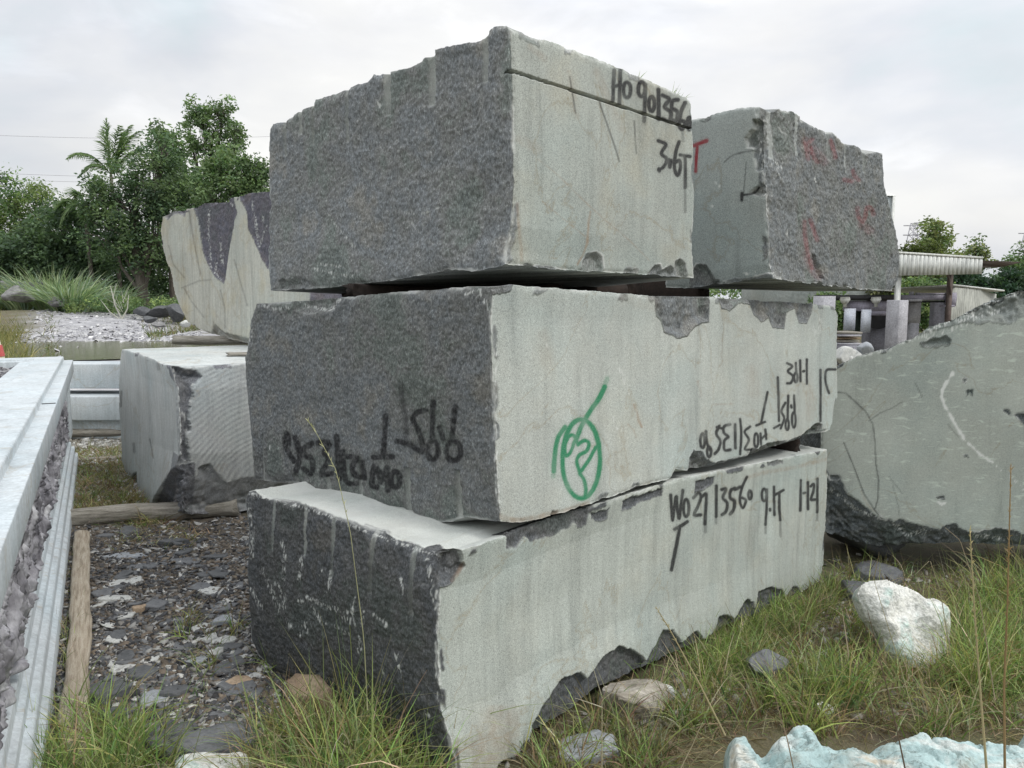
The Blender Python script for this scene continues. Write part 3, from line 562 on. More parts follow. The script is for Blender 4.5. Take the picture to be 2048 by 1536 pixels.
# ---- block beside the top one, red T
st = ink('L', 2, 7, 0.9, 2.478, 1000, 0, [[(962, 722), (985, 712), (1024, 697)]]) + ink('L', 2, 5.5, 0.85, 2.478, 1000, 0, [[(978, 715), (973, 780), (970, 850)]])
st += ink('L', 0, 4.5, 0.9, 3.34, 1350, 180, [[(442, 735), (448, 705), (480, 700), (530, 688), (565, 650)]]) + ink('L', 0, 7, 0.95, 3.34, 1350, 180, [[(448, 690), (445, 735)]]) + ink('L', 0, 2.5, 0.5, 3.34, 1350, 180, [[(476, 480), (466, 600), (458, 690)], [(330, 480), (400, 430), (540, 400)]])
st += ink('R', 2, 8, 0.34, 3.34, 1350, 180, [[(868, 350), (880, 400), (888, 460)], [(905, 380), (925, 440), (950, 480)], [(885, 360), (915, 330)], [(1040, 340), (1060, 400), (1070, 450)], [(1190, 540), (1200, 575), (1225, 600)], [(1130, 600), (1180, 610)],
      [(1220, 790), (1225, 840), (1250, 880), (1270, 840), (1280, 790), (1310, 790), (1325, 830)], [(865, 880), (868, 960), (878, 1040), (895, 1130), (915, 1190)], [(905, 870), (925, 930), (950, 1000)]])
st += ink('R', 2, 16, 0.16, 3.34, 1350, 180, [[(880, 1100), (920, 1200), (960, 1240)], [(870, 340), (1000, 480)], [(1250, 900), (1300, 940)]])
cutsT2 = [('L', cv(3.34, 1350, 180, [(600, 200), (540, 205), (535, 260), (510, 280), (485, 320), (488, 390), (520, 400), (540, 395), (535, 440), (545, 520), (555, 545), (600, 540)]), 0.03, 0.85),
          ('L', cv(3.34, 1350, 180, [(620, 620), (580, 625), (530, 655), (500, 690), (560, 715), (620, 705)]), 0.02, 0.85),
          ('L', cv(2.478, 1000, 0, [(930, 1440), (942, 1345), (970, 1305), (1020, 1305), (1060, 1368), (1075, 1440)]), 0.03, 1.0, 0.5),
          ('L', cv(3.34, 1350, 180, [(270, 1300), (350, 1262), (480, 1250), (560, 1225), (650, 1215), (650, 1290)]), 0.02, 0.8, 0.9),
          ('R', cv(3.34, 1350, 180, [(905, 1080), (935, 1110), (970, 1180), (975, 1270), (945, 1240), (925, 1170)]), 0.04, 1.0, 0.8),
          ('R', cv(3.34, 1350, 180, [(720, 160), (745, 130), (790, 150), (840, 180), (835, 260), (790, 300), (740, 280)]), 0.012, 1.0, 1.0)]
o, INFO['right'] = block('granite_block', M_GRAN_R, (1532, 400), 3.9,
    near=[(1520, 213), (1518, 240), (1524, 320), (1530, 390), (1537, 480), (1538, 530), (1545, 557)],
    topR=[(1520, 213), (1530, 218), (1537, 224), (1560, 216), (1585, 222), (1600, 232), (1603, 240), (1620, 248), (1645, 260), (1652, 264), (1667, 264), (1690, 286), (1695, 286), (1713, 290), (1726, 300), (1745, 302), (1766, 306)],
    botR=[(1545, 557), (1600, 566), (1650, 572), (1720, 580), (1785, 582)], edgeR=[(1766, 306), (1768, 370), (1776, 400), (1786, 440), (1796, 480), (1800, 530), (1796, 560), (1784, 582)],
    topL=[(1520, 213), (1500, 210), (1470, 217), (1440, 226), (1388, 237)], botL=[(1545, 557), (1520, 556), (1460, 566), (1390, 576), (1330, 576)],
    edgeL=[(1330, 250), (1330, 400), (1330, 576)], step=0.0052, cuts=cutsT2, strokes=st, seed=31.9, topgrid=False, rough=(1, 0, 1), amp=(1.25, 0, 1), wob=0.012, jag=1.1,
    frost=[(4, 0.9, cv(3.34, 1350, 180, l)) for l in [[(535, 130), (550, 250), (575, 400), (600, 620), (620, 900), (630, 1200)], [(650, 460), (690, 500), (690, 570)], [(720, 480), (715, 520)], [(935, 560), (937, 610)], [(250, 610), (300, 640)], [(750, 930), (752, 970)], [(230, 770), (260, 790)], [(660, 1240), (700, 1260)], [(460, 1230), (530, 1220)]]],
    grooves=[(1550, 318, 215, 0.020, 'R', -1), (1602, 310, 240, 0.013, 'R'), (1660, 320, 264, 0.020, 'R'), (1694, 345, 286, 0.013, 'R'), (1730, 345, 300, 0.018, 'R')])
tag(o, 'granite block at the right of the top tier, red T on its pale end', 'stone block', GRP)
# ---- left pair of blocks, boulder
M_MARB = stone('pale_stone', sawn=(0.50, 0.525, 0.515), dark=(0.15, 0.15, 0.16), streak=0.09, warm=0.15, speck=0.14, tint=(0.50, 0.47, 0.40), grain=0.6)
cL = lambda p: cv(3.0714, 0, 500, p)
o, INFO['lowleft'] = block('stone_block', M_MARB, (348, 900), 5.27,
    near=[(342, 731), (355, 777), (358, 825), (360, 874), (361, 905), (350, 960), (338, 1000), (336, 1030)],
    topR=[(342, 731), (372, 734), (420, 731), (500, 726), (640, 718), (775, 708)], botR=[(336, 1030), (420, 1033), (520, 1024), (640, 1005), (775, 985)], edgeR=[(775, 708), (775, 985)],
    topL=[(342, 731), (328, 729), (316, 724), (308, 718), (290, 712), (270, 705), (256, 701), (243, 698)], botL=[(336, 1030), (318, 1027), (300, 1019), (285, 1004), (272, 985), (258, 968)],
    edgeL=[(243, 698), (239, 730), (237, 800), (240, 858), (243, 920), (258, 968)],
    vpR=3166, vpL=-90, step=0.008, rough=(0, 0, 0), amp=(0, 0, 0), seed=41.3, jag=1.0, wob=0.01, rings=(560, 1010, 9.5, 0.0016),
    cuts=[('R', cL([(1040, 700), (1060, 780), (1095, 850), (1095, 960), (1110, 1090), (1105, 1200), (1110, 1290), (1160, 1300), (1150, 1230), (1140, 1130), (1165, 1100), (1150, 1000), (1180, 900), (1180, 830), (1240, 780), (1200, 740), (1130, 730)]), 0.05, 0.9),
          ('R', cL([(960, 1290), (1105, 1260), (1160, 1310), (1200, 1400), (1220, 1330), (1280, 1310), (1340, 1380), (1400, 1420), (1480, 1400), (1600, 1390), (2400, 1330), (2400, 1800), (900, 1800)]), 0.13, 0.65, 0.35, 0.6),
          ('L', cL([(1120, 1280), (1040, 1340), (1010, 1420), (980, 1500), (900, 1700), (1200, 1700)]), 0.08, 0.9),
          ('L', cL([(820, 1380), (845, 1360), (860, 1480), (850, 1560), (780, 1460)]), 0.03, 0.8)],
    frost=[(4, 0.8, cL(l)) for l in [[(1050, 720), (1090, 850), (1100, 1010), (1105, 1200)], [(1240, 1320), (1320, 1370)], [(1120, 1000), (1150, 1100)]]],
    strokes=[('L', 0, 3.0, 0.5, cL([(745, 870), (742, 960)])), ('L', 0, 4, 0.4, cL([(820, 1190), (826, 1240)])), ('L', 0, 2.0, 0.4, cL([(920, 1160), (942, 1280)])), ('L', 0, 5, 0.35, cL([(970, 690), (975, 730)]))])
tag(o, 'pale stone block with curved saw marks on its end, lower one of the left pair', 'stone block', GRP)
M_CREAM = stone('cream_stone', sawn=(0.51, 0.515, 0.46), dark=(0.13, 0.125, 0.145), streak=0.10, warm=0.6, speck=0.10, tint=(0.50, 0.44, 0.28), grain=0.6)
cU = lambda p: cv(4.265, 300, 360, p)
o, INFO['upleft'] = block('stone_block', M_CREAM, (620, 550), 6.4,
    near=[(620, 366), (620, 560), (620, 705)], topR=[(620, 366), (800, 392)], botR=[(620, 705), (800, 690)], edgeR=[(800, 392), (800, 690)],
    topL=[(620, 366), (560, 380), (536, 383), (497, 385), (478, 393), (456, 395), (453, 404), (405, 406), (389, 415), (365, 420), (340, 422), (325, 434)],
    botL=[(620, 705), (560, 700), (500, 690), (470, 684), (440, 676), (420, 668), (392, 655), (376, 645), (368, 626)],
    edgeL=[(325, 434), (321, 460), (324, 490), (332, 520), (343, 550), (348, 580), (354, 600), (368, 626)],
    vpR=2626, vpL=-470, step=0.009, rough=(1, 0, 0.5), amp=(1, 0.25, 1), seed=52.1, jag=1.6, wob=0.04, bbz=1.25, backdrop=0.15,
    cuts=[('L', cU([(365, 240), (410, 350), (430, 480), (450, 620), (480, 700), (530, 790), (560, 840), (625, 885), (640, 840), (665, 640), (690, 500), (710, 340), (735, 280), (715, 200), (700, 60), (400, 100)]), 0.03, 1.0),
          ('L', cU([(745, 60), (760, 180), (780, 200), (815, 260), (830, 420), (880, 520), (920, 600), (960, 700), (1005, 760), (1200, 900), (1400, 500), (1300, 0)]), 0.03, 1.0),
          ('L', cU([(80, 200), (110, 300), (150, 350), (180, 310), (240, 285), (300, 320), (310, 200)]), 0.03, 0.8),
          ('L', cU([(330, 1250), (440, 1280), (520, 1300), (560, 1230), (640, 1300), (840, 1350), (1300, 1420), (1300, 1600), (200, 1500)]), 0.05, 0.35)],
    frost=[(3.0, 0.9, cU(l)) for l in [[(500, 250), (505, 480), (520, 740)], [(690, 190), (720, 240)], [(870, 180), (900, 350), (930, 590)], [(960, 300), (980, 420), (940, 560)], [(540, 780), (620, 870)], [(430, 490), (500, 500)], [(560, 700), (570, 800)], [(600, 500), (620, 720)]]],
    strokes=[('L', 0, 2.2, 0.28, cU(l)) for l in [[(330, 250), (370, 500), (430, 800)], [(160, 560), (200, 720), (290, 830)], [(290, 920), (350, 1030), (460, 1170)], [(720, 680), (780, 900), (830, 1070)], [(540, 1210), (545, 1290), (600, 1330)], [(600, 940), (640, 1100), (640, 1260)], [(270, 920), (420, 860), (520, 850)]]])
tag(o, 'cream block with dark split patches propped on a timber, upper one of the left pair', 'stone block', GRP)
M_BOUL = stone('green_stone', sawn=(0.375, 0.405, 0.37), dark=(0.11, 0.12, 0.118), streak=0.0, warm=0.12, speck=0.14, tint=(0.33, 0.35, 0.25), fleck=(0.50, 0.56, 0.50))
cB = lambda p: cv(2.7426, 1640, 560, p)
crk = [[(95, 615), (140, 620), (190, 665), (250, 720), (290, 790), (303, 900), (305, 1000), (322, 1100), (318, 1200), (302, 1255)], [(130, 890), (180, 1010), (240, 1170), (300, 1262), (340, 1310)], [(265, 775), (330, 730), (400, 700), (455, 665)], [(400, 1130), (430, 1240), (435, 1290)], [(560, 640), (520, 560)], [(700, 790), (760, 860)], [(380, 1080), (450, 1170)]]
o, INFO['boulder'] = block('rock_slab', M_BOUL, (1640, 900), 5.0,
    near=[(1640, 742), (1640, 900), (1634, 1062)],
    topR=[(1640, 742), (1676, 729), (1713, 711), (1745, 703), (1775, 697), (1800, 684), (1830, 673), (1850, 657), (1873, 647), (1905, 640), (1939, 622), (1968, 607), (2005, 593), (2048, 578), (2140, 556), (2230, 575), (2300, 640)],
    botR=[(1634, 1062), (1680, 1078), (1720, 1092), (1760, 1101), (1850, 1092), (1950, 1090), (2048, 1096), (2200, 1090), (2310, 1020)], edgeR=[(2300, 640), (2340, 800), (2335, 930), (2310, 1020)],
    topL=[(1640, 742), (1612, 768), (1586, 792)], botL=[(1634, 1062), (1586, 985)], edgeL=[(1586, 792), (1586, 985)],
    vpR=-6711, vpL=1333, flipR=-1, step=0.0062, rough=(0, 1, 1), amp=(0, 1.5, 2.0), seed=61.5, jag=1.5, wob=0.03, backdrop=0.6,
    cuts=[('R', cB([(40, 1040), (60, 1100), (110, 1085), (150, 1170), (220, 1222), (330, 1310), (400, 1325), (450, 1310), (560, 1350), (660, 1362), (700, 1338), (745, 1335), (800, 1372), (860, 1382), (1000, 1352), (1119, 1390), (1300, 1370), (1900, 1330), (1900, 1700), (-60, 1700), (-60, 1000)]), 0.10, 1.0, 1.3, 0.5),
          ('R', cB([(425, 300), (430, 348), (520, 318), (600, 290), (700, 262), (790, 232), (860, 240), (960, 235), (1040, 245), (1119, 200), (1300, 160), (1500, 120), (1500, -100), (400, 200)]), 0.05, 0.62, 1.6, 0.7),
          ('R', cB([(548, 345), (600, 318), (700, 300), (725, 330), (715, 362), (640, 374), (560, 370)]), 0.03, 0.75, 1.0),
          ('R', cB([(50, 1068), (100, 1066), (118, 1085), (100, 1105), (50, 1100)]), 0.02, 0.9, 0.5),
          ('R', cB([(800, 602), (840, 600), (838, 640), (822, 620), (805, 640)]), 0.02, 1.0, 0.4), ('R', cB([(780, 538), (808, 540), (800, 565), (785, 560)]), 0.02, 1.0, 0.4),
          ('R', cB([(1000, 705), (1035, 712), (1048, 745), (1010, 722)]), 0.02, 1.0, 0.4), ('R', cB([(1060, 735), (1119, 728), (1160, 760), (1119, 790), (1070, 750)]), 0.02, 1.0, 0.8),
          ('R', cB([(640, 1190), (680, 1182), (690, 1205), (650, 1200)]), 0.02, 1.0, 0.4), ('R', cB([(785, 955), (810, 955), (825, 975), (795, 972)]), 0.01, 0.8, 0.4)],
    frost=[(4.2, 2, cB([(728, 510), (690, 570), (668, 600), (672, 660), (690, 700), (735, 780), (790, 870)])), (2.6, 2, cB([(790, 870), (840, 920), (880, 960), (948, 998)])), (2.2, 0.9, cB([(948, 998), (1000, 1050), (1060, 1090), (1119, 1150), (1200, 1260)])), (2.5, 2, cB([(642, 1215), (668, 1232), (690, 1218)]))] +
          [(7, 0.8, cB(l)) for l in [[(100, 462), (200, 415), (380, 380)], [(430, 345), (560, 300), (820, 172), (1119, 60)], [(760, 230), (860, 200), (1000, 160)], [(520, 320), (700, 280), (800, 240)], [(820, 170), (850, 200)], [(60, 1150), (200, 1260), (330, 1300)], [(400, 1330), (480, 1400), (600, 1370)], [(850, 1400), (1000, 1420)]]],
    strokes=[('R', 0, 1.9, 0.6, cB(l)) for l in crk[:2]] + [('R', 0, 1.5, 0.35, cB(l)) for l in crk[2:]], rust=[(3, 0.4, cB([(225, 1160), (260, 1230), (295, 1270)]))])
tag(o, 'huge grey-green rock slab with a white quartz vein, raised off the ground at right', 'rock slab')
# ------------------------------------------------------------------ ground
def gz(x, y):
    P = np.stack([x, y, 0 * x], 1); d = np.hypot(x, y)
    h = 0.016 * fbm(P, 1.3, 3, 0.5, 5) + 0.006 * pn(P, 11, 3) * (d < 15)
    h += 1.0 * np.exp(-(((x + 29) / 9) ** 2 + ((y - 46) / 9) ** 2)) + 1.5 * np.exp(-(((x + 17) / 3.2) ** 2 + ((y - 22) / 6) ** 2)) * 0
    h -= 0.10 * sst(1.25, 0.75, np.hypot((x + 15) / 9.5, (y - 26) / 6.0))
    h += 0.10 * sst(1.6, 3.2, x) * sst(4.2, 2.5, y) * 0
    h *= sst(90, 60, d) * 0.999 + 0.001
    h -= (0.10 * sst(-0.28, 0.10, x) + 0.10 * sst(0.1, 2.0, x)) * sst(-3, 1, y)          # the yard is a little lower right of the stack
    return h
def gz1(x, y): return float(gz(np.array([float(x)]), np.array([float(y)]))[0])
def GG(px, py):
    z = 0.0
    for _ in range(4): g = G(px, py, z); z = gz1(g[0], g[1])
    return np.array([g[0], g[1], z])
def axis(lo, hi, dense0, dense1, step, far):
    a = [dense0]; s = step
    while a[-1] > lo: s *= far; a.append(a[-1] - s)
    b = [dense1]; s = step
    while b[-1] < hi: s *= far; b.append(b[-1] + s)
    return np.array(a[::-1] + list(np.arange(dense0 + step, dense1 - step / 2, step)) + b)
gx = axis(-1500, 1500, -5, 4.5, 0.03, 1.045); gy = axis(-300, 1600, 1.2, 9, 0.03, 1.045)
X, Y = np.meshgrid(gx, gy, indexing='ij'); x = X.ravel(); y = Y.ravel(); gP = np.stack([x, y, gz(x, y)], 1)
nx, ny = X.shape; i = np.arange(nx - 1)[:, None] * ny; j = np.arange(ny - 1)[None]
gQ = np.stack([i + j, i + ny + j, i + ny + j + 1, i + j + 1], -1).reshape(-1, 4)
P2 = np.stack([x, y, 0 * x], 1); w1 = fbm(P2, 0.9, 3, 0.5, 40); w2 = fbm(P2, 0.12, 3, 0.5, 44)
def regn(poly, wv, soft): return sst(-soft, soft, polysd(np.stack([x, y], 1), poly) + wv)
road = [G(-300, 716)[:2], G(-100, 716)[:2], G(40, 700)[:2], G(60, 672)[:2], G(120, 640)[:2], G(150, 626)[:2], G(262, 626)[:2], G(300, 650)[:2], G(420, 668)[:2], G(700, 668)[:2], G(900, 760)[:2], G(500, 800)[:2], G(100, 800)[:2], G(-300, 800)[:2]]
pale = regn(road, w1 * 2.2, 1.3)
rub = regn([G(60, 1700)[:2], G(40, 1300)[:2], G(100, 1060)[:2], G(140, 1010)[:2], G(520, 1000)[:2], G(640, 1300)[:2], G(620, 1440)[:2], G(480, 1500)[:2]], w1 * 0.35, 0.22)
pale = np.maximum(pale, 0.75 * sst(0.05, 0.3, w1 + 0.1) * regn([G(150, 960)[:2], G(150, 830)[:2], G(300, 830)[:2], G(300, 960)[:2]], w1 * 0.3, 0.5))
red = sst(0.0, 0.35, fbm(P2, 2.2, 3, 0.5, 70) + 0.05) * regn([G(200, 1600)[:2], G(300, 1400)[:2], G(470, 1340)[:2], G(620, 1380)[:2], G(600, 1600)[:2]], w1 * 0.3, 0.25)
red = np.maximum(red, 0.8 * regn([G(50, 640)[:2], G(60, 606)[:2], G(110, 606)[:2], G(110, 640)[:2]], w1, 1.5))
m, t, b = newmat('ground'); co = objco(t); _, gc = attr(t, 'gc')
n1 = noise(t, co, 3, 6, 0.65); n2 = noise(t, co, 28, 5, 0.7); n3 = noise(t, co, 110, 3, 0.7)
earth = ramp(t, n1, [(0.3, (0.075, 0.060, 0.038)), (0.5, (0.115, 0.100, 0.055)), (0.65, (0.085, 0.095, 0.040)), (0.8, (0.15, 0.13, 0.08))])
rubc = ramp(t, n2, [(0.28, (0.045, 0.040, 0.036)), (0.48, (0.095, 0.082, 0.066)), (0.62, (0.15, 0.125, 0.095)), (0.78, (0.2, 0.19, 0.18))])
palec = ramp(t, noise(t, mapping(t, co, (0.9, 2.2, 1)), 1.6, 8, 0.75), [(0.30, (0.15, 0.15, 0.16)), (0.45, (0.29, 0.29, 0.31)), (0.60, (0.43, 0.43, 0.44)), (0.75, (0.6, 0.6, 0.6))])
c = mixc(t, gc[0], earth, rubc); c = mixc(t, gc[1], c, palec); c = mixc(t, gc[2], c, (0.17, 0.095, 0.055))
c = mixc(t, 1.0, c, ramp(t, n3, [(0.3, 0.6), (0.7, 1.4)]), 'MULTIPLY')
t.links.new(c, b.inputs['Base Color']); b.inputs['Roughness'].default_value = 0.9
bump(t, b, mathn(t, 'ADD', n2, mathn(t, 'MULTIPLY', n3, 0.5)), 0.9, 0.015)
o = mesh_np('ground', gP, gQ, m, attrs={'gc': np.stack([rub, pale, red], 1)}, smooth=True); tag(o, 'muddy yard ground of earth, slate rubble and pale gravel', None, None, 'structure')
# puddle
m, t, b = newmat('water'); b.inputs['Base Color'].default_value = (0.14, 0.135, 0.085, 1); b.inputs['Roughness'].default_value = 0.08
bump(t, b, noise(t, mapping(t, objco(t), (1, 3, 1)), 3, 4, 0.6), 0.25, 0.02)
th = np.linspace(0, 2 * np.pi, 72, endpoint=False); rr = 0.97 + 0.10 * pn(np.stack([np.cos(th), np.sin(th), 0 * th], 1), 2.5, 9)
pv = np.stack([-15.5 + 9.5 * rr * np.cos(th), 26 + 5.4 * rr * np.sin(th), 0 * th - 0.045], 1)
o = mesh_np('puddle', pv, [np.arange(72)[None]], m); o['kind'] = 'structure'; o['label'] = 'shallow olive puddle on the pale gravel track'
# ------------------------------------------------------------------ rocks, flakes, rubble
import bmesh
_ico = {}
def ico(n):
    if n not in _ico:
        bm = bmesh.new(); bmesh.ops.create_icosphere(bm, subdivisions=n, radius=1)
        _ico[n] = (np.array([v.co[:] for v in bm.verts]), np.array([[v.index for v in f.verts] for f in bm.faces])); bm.free()
    return _ico[n]
def rockgeo(size, seed, sub=4, planes=16, rough=0.03, flat=False, rz=0.0, tilt=0.0):
    V, Fc = ico(sub); V = V.copy(); r = np.random.default_rng(int(seed * 100) + 5)
    for k in range(planes):
        n = r.normal(size=3); n /= np.linalg.norm(n); d = r.uniform(0.45, 0.74)
        if flat: n[2] *= 0.25; n /= np.linalg.norm(n)
        q = V @ n; V -= np.clip(q - d, 0, None)[:, None] * n
    if flat: V[:, 2] = np.clip(V[:, 2], -0.45, 0.45) / 0.45
    V *= np.asarray(size) / 2 * 1.25
    L = max(size); V += rough * L * np.stack([fbm(V, 3.0 / L, 4, 0.55, seed + k) for k in (0, 9, 19)], 1)
    a = rz; Rz = np.array([[math.cos(a), -math.sin(a), 0], [math.sin(a), math.cos(a), 0], [0, 0, 1]]); b_ = tilt; Rx = np.array([[1, 0, 0], [0, math.cos(b_), -math.sin(b_)], [0, math.sin(b_), math.cos(b_)]])
    V = V @ Rx.T @ Rz.T; return V, Fc
def flakegeo(size, seed, rz, tilt):
    r_ = np.random.default_rng(int(seed * 100) + 9); k = int(r_.integers(5, 9)); an = np.sort(np.linspace(0, 2 * np.pi, k, endpoint=False) + r_.uniform(-0.35, 0.35, k)); rd = r_.uniform(0.38, 0.6, k)
    # break each side into a slightly ragged run
    P = np.stack([rd * np.cos(an), rd * np.sin(an)], 1); out = []
    for i_ in range(k):
        p, q = P[i_], P[(i_ + 1) % k]
        for t_ in np.linspace(0, 1, 5, endpoint=False): out.append(p + t_ * (q - p) + (r_.normal(size=2) * 0.012 if t_ else 0))
    P = np.array(out); n = len(P); L = []
    for zf, s_ in ((-0.5, 1.0), (-0.1, 1.02), (0.0, 0.985), (0.35, 0.97), (0.5, 0.93), (0.52, 0.6), (0.5, 0.25)):
        q = P * (s_ + r_.normal(0, 0.012, (n, 1)) * (abs(zf) < 0.45)); L.append(np.c_[q, np.full(n, zf) + (0.06 * np.sin(q[:, 0] * 9 + seed) + 0.05 * np.sin(q[:, 1] * 13) if zf > 0.4 else 0)])
    V = np.concatenate(L) * np.asarray(size); m_ = len(L); i_ = np.arange(m_ - 1)[:, None] * n; j_ = np.arange(n)[None]; j2 = (j_ + 1) % n
    Q = np.stack([i_ + j_, i_ + j2, i_ + n + j2, i_ + n + j_], -1).reshape(-1, 4); T = np.array([[(m_ - 1) * n + a_ for a_ in range(n)]])
    Rz = np.array([[math.cos(rz), -math.sin(rz), 0], [math.sin(rz), math.cos(rz), 0], [0, 0, 1]]); Rx = np.array([[1, 0, 0], [0, math.cos(tilt), -math.sin(tilt)], [0, math.sin(tilt), math.cos(tilt)]])
    return V @ Rx.T @ Rz.T, [Q, T]
def rock(name, label, mat, loc, size, seed, cat='rock', group=None, sub=4, planes=12, rough=0.03, flat=False, rz=0.0, tilt=0.0, sink=0.12, smooth=False, attrs=None):
    V, Fc = flakegeo(size, seed, rz, tilt) if flat else rockgeo(size, seed, sub, planes, rough, flat, rz, tilt); zb = V[:, 2].min(); z0 = loc[2] if len(loc) > 2 else gz1(loc[0], loc[1])
    V = V - [0, 0, zb + sink * size[2]]
    o = mesh_np(name, V + np.array([loc[0], loc[1], z0]), Fc, mat, None, (loc[0], loc[1], z0), smooth=smooth)
    return tag(o, label, cat, group)
M_SLATE = simple('slate', [(0.3, (0.08, 0.085, 0.092)), (0.6, (0.14, 0.147, 0.155)), (0.8, (0.21, 0.215, 0.215))], 9, 5, 0.6, 0.6, 0.006)
M_SLATED = simple('slate_dark', [(0.3, (0.055, 0.06, 0.065)), (0.6, (0.10, 0.105, 0.11)), (0.8, (0.16, 0.16, 0.165))], 9, 5, 0.6, 0.6, 0.006)
M_PALE = simple('pale_flake', [(0.3, (0.36, 0.37, 0.36)), (0.6, (0.48, 0.49, 0.47)), (0.8, (0.6, 0.6, 0.58))], 9, 5, 0.7, 0.5, 0.005)
M_OCHRE = simple('ochre_flake', [(0.3, (0.24, 0.17, 0.11)), (0.6, (0.36, 0.28, 0.20)), (0.8, (0.42, 0.37, 0.30))], 9, 5, 0.8, 0.5, 0.005)
M_MINT = simple('mint_stone', [(0.30, (0.36, 0.30, 0.20)), (0.38, (0.60, 0.60, 0.55)), (0.54, (0.64, 0.65, 0.62)), (0.62, (0.46, 0.57, 0.53)), (0.72, (0.62, 0.64, 0.61))], 6, 8, 0.9, 1.0, 0.03, grain=0.3)
M_TURQ = None
def turq():
    m, t, b = newmat('turquoise_stone'); co = objco(t); n = noise(t, mapping(t, co, (1, 1.6, 1.6)), 3.2, 7, 0.62, 0.6)
    c = ramp(t, n, [(0.30, (0.42, 0.36, 0.25)), (0.37, (0.58, 0.60, 0.56)), (0.46, (0.34, 0.45, 0.45)), (0.56, (0.40, 0.53, 0.53)), (0.66, (0.58, 0.62, 0.60)), (0.80, (0.33, 0.45, 0.45))])
    cr = noise(t, mapping(t, co, (1, 2.2, 1.5), (3, 3, 3), (0, 0, 0.4)), 5.5, 6, 0.6, 0.8)
    c = mixc(t, ramp(t, cr, [(0.484, 0.0), (0.497, 0.7), (0.503, 0.7), (0.516, 0.0)]), c, (0.17, 0.20, 0.19))
    fl = noise(t, co, 60, 5, 0.7); c = mixc(t, 1.0, c, ramp(t, fl, [(0.3, 0.74), (0.5, 1.0), (0.7, 1.15)]), 'MULTIPLY')
    dirt = noise(t, co, 9, 6, 0.7); c = mixc(t, ramp(t, dirt, [(0.52, 0.0), (0.72, 0.55)]), c, (0.27, 0.23, 0.16))
    t.links.new(c, b.inputs['Base Color']); b.inputs['Roughness'].default_value = 0.9; b.inputs['Specular IOR Level'].default_value = 0.2
    bump(t, b, mathn(t, 'ADD', mathn(t, 'MULTIPLY', fl, 0.5), cr), 1.0, 0.012); return m
M_TURQ = turq()
M_GREYR = simple('grey_rock', [(0.3, (0.12, 0.12, 0.12)), (0.6, (0.22, 0.22, 0.22)), (0.8, (0.34, 0.33, 0.32))], 7, 6, 0.85, 0.8, 0.02)
M_BLUISH = simple('bluish_flake', [(0.3, (0.22, 0.24, 0.265)), (0.7, (0.34, 0.36, 0.38))], 8, 5, 0.6, 0.4, 0.004)
def flake(px, py, w, d, h, mat, label, seed, rz=0.0, tilt=0.0, group=None, name='slate_flake', cat='stone flake'):
    g = GG(px, py); return rock(name, label, mat, (g[0], g[1]), (w * 0.8, d * 0.8, h * 0.55), seed, cat, group, 3, 9, 0.02, True, rz, tilt, 0.1)
flake(447, 1247, 0.16, 0.12, 0.05, M_BLUISH, 'thick grey flake with pale flat top, alone in mid rubble', 1.1, 0.1)
flake(448, 1216, 0.17, 0.15, 0.02, M_SLATE, 'flat square slate just behind the thick pale-topped flake', 1.7, 0.4)
flake(306, 1402, 0.15, 0.13, 0.03, M_BLUISH, 'blue-grey pointed flake near the red soil', 2.3, 0.9, 0.12)
flake(352, 1385, 0.17, 0.14, 0.03, M_SLATED, 'dark slate flake touching the blue-grey pointed flake', 3.2, 0.3, -0.1)
flake(478, 1367, 0.14, 0.09, 0.03, M_OCHRE, 'orange-brown stone flake on bare soil', 4.1, 0.5, 0.1)
flake(452, 1380, 0.09, 0.07, 0.02, M_BLUISH, 'small greenish flake beside the orange-brown one', 4.9, 0.8)
flake(280, 1350, 0.20, 0.16, 0.025, M_SLATED, 'dark squarish slate lying between pale flakes', 5.5, 0.2, 0.08)
flake(243, 1341, 0.13, 0.09, 0.025, M_PALE, 'white angular flake at the left of the dark squarish slate', 5.9, 0.5)
flake(432, 1313, 0.10, 0.05, 0.04, M_PALE, 'upright white flake in the rubble centre', 6.4, 0.9, 0.7)
flake(405, 1322, 0.22, 0.07, 0.02, M_BLUISH, 'long thin pale green flake', 6.8, 0.35, 0.1)
flake(460, 1297, 0.16, 0.11, 0.03, M_SLATED, 'dark flake close to the lowest block edge', 7.3, 0.2)
flake(210, 1072, 0.20, 0.10, 0.02, M_SLATE, 'grey flake beyond the far end of the weathered plank', 7.9, 0.3)
flake(250, 1113, 0.34, 0.14, 0.02, M_BLUISH, 'long pale flake behind the rubble, nearest the timber', 8.3, 0.1)
flake(295, 1134, 0.36, 0.16, 0.02, M_SLATE, 'broad grey flake in the far rubble', 8.8, 0.2)
flake(375, 1124, 0.28, 0.16, 0.02, M_SLATE, 'flat grey flake in front of the left block pair', 9.1, 2.8)
flake(230, 1200, 0.26, 0.12, 0.03, M_PALE, 'whitish flake pair piece at the left of the rubble', 9.6, 0.1)
flake(310, 1215, 0.16, 0.14, 0.03, M_SLATE, 'greenish slate leaning on a brown stone', 10.2, 0.6, 0.15)
flake(279, 1222, 0.10, 0.08, 0.05, M_OCHRE, 'small brown stone in the middle of the rubble', 10.7, 0.6, 0)
flake(348, 1088, 0.22, 0.12, 0.06, M_SLATED, 'dark slate in the shade of the left pair', 11.3, 0.2)
flake(220, 1392, 0.22, 0.18, 0.06, M_SLATED, 'dark greenish slab chunk beside the plank', 11.9, 0.2, 0.1)
rock('slate_slab', 'large layered slate slab in the left foreground grass', M_SLATE, tuple(GG(430, 1500)[:2]), (0.36, 0.20, 0.05), 12.4, 'rock', None, 4, 14, 0.03, True, 0.35, 0.12)
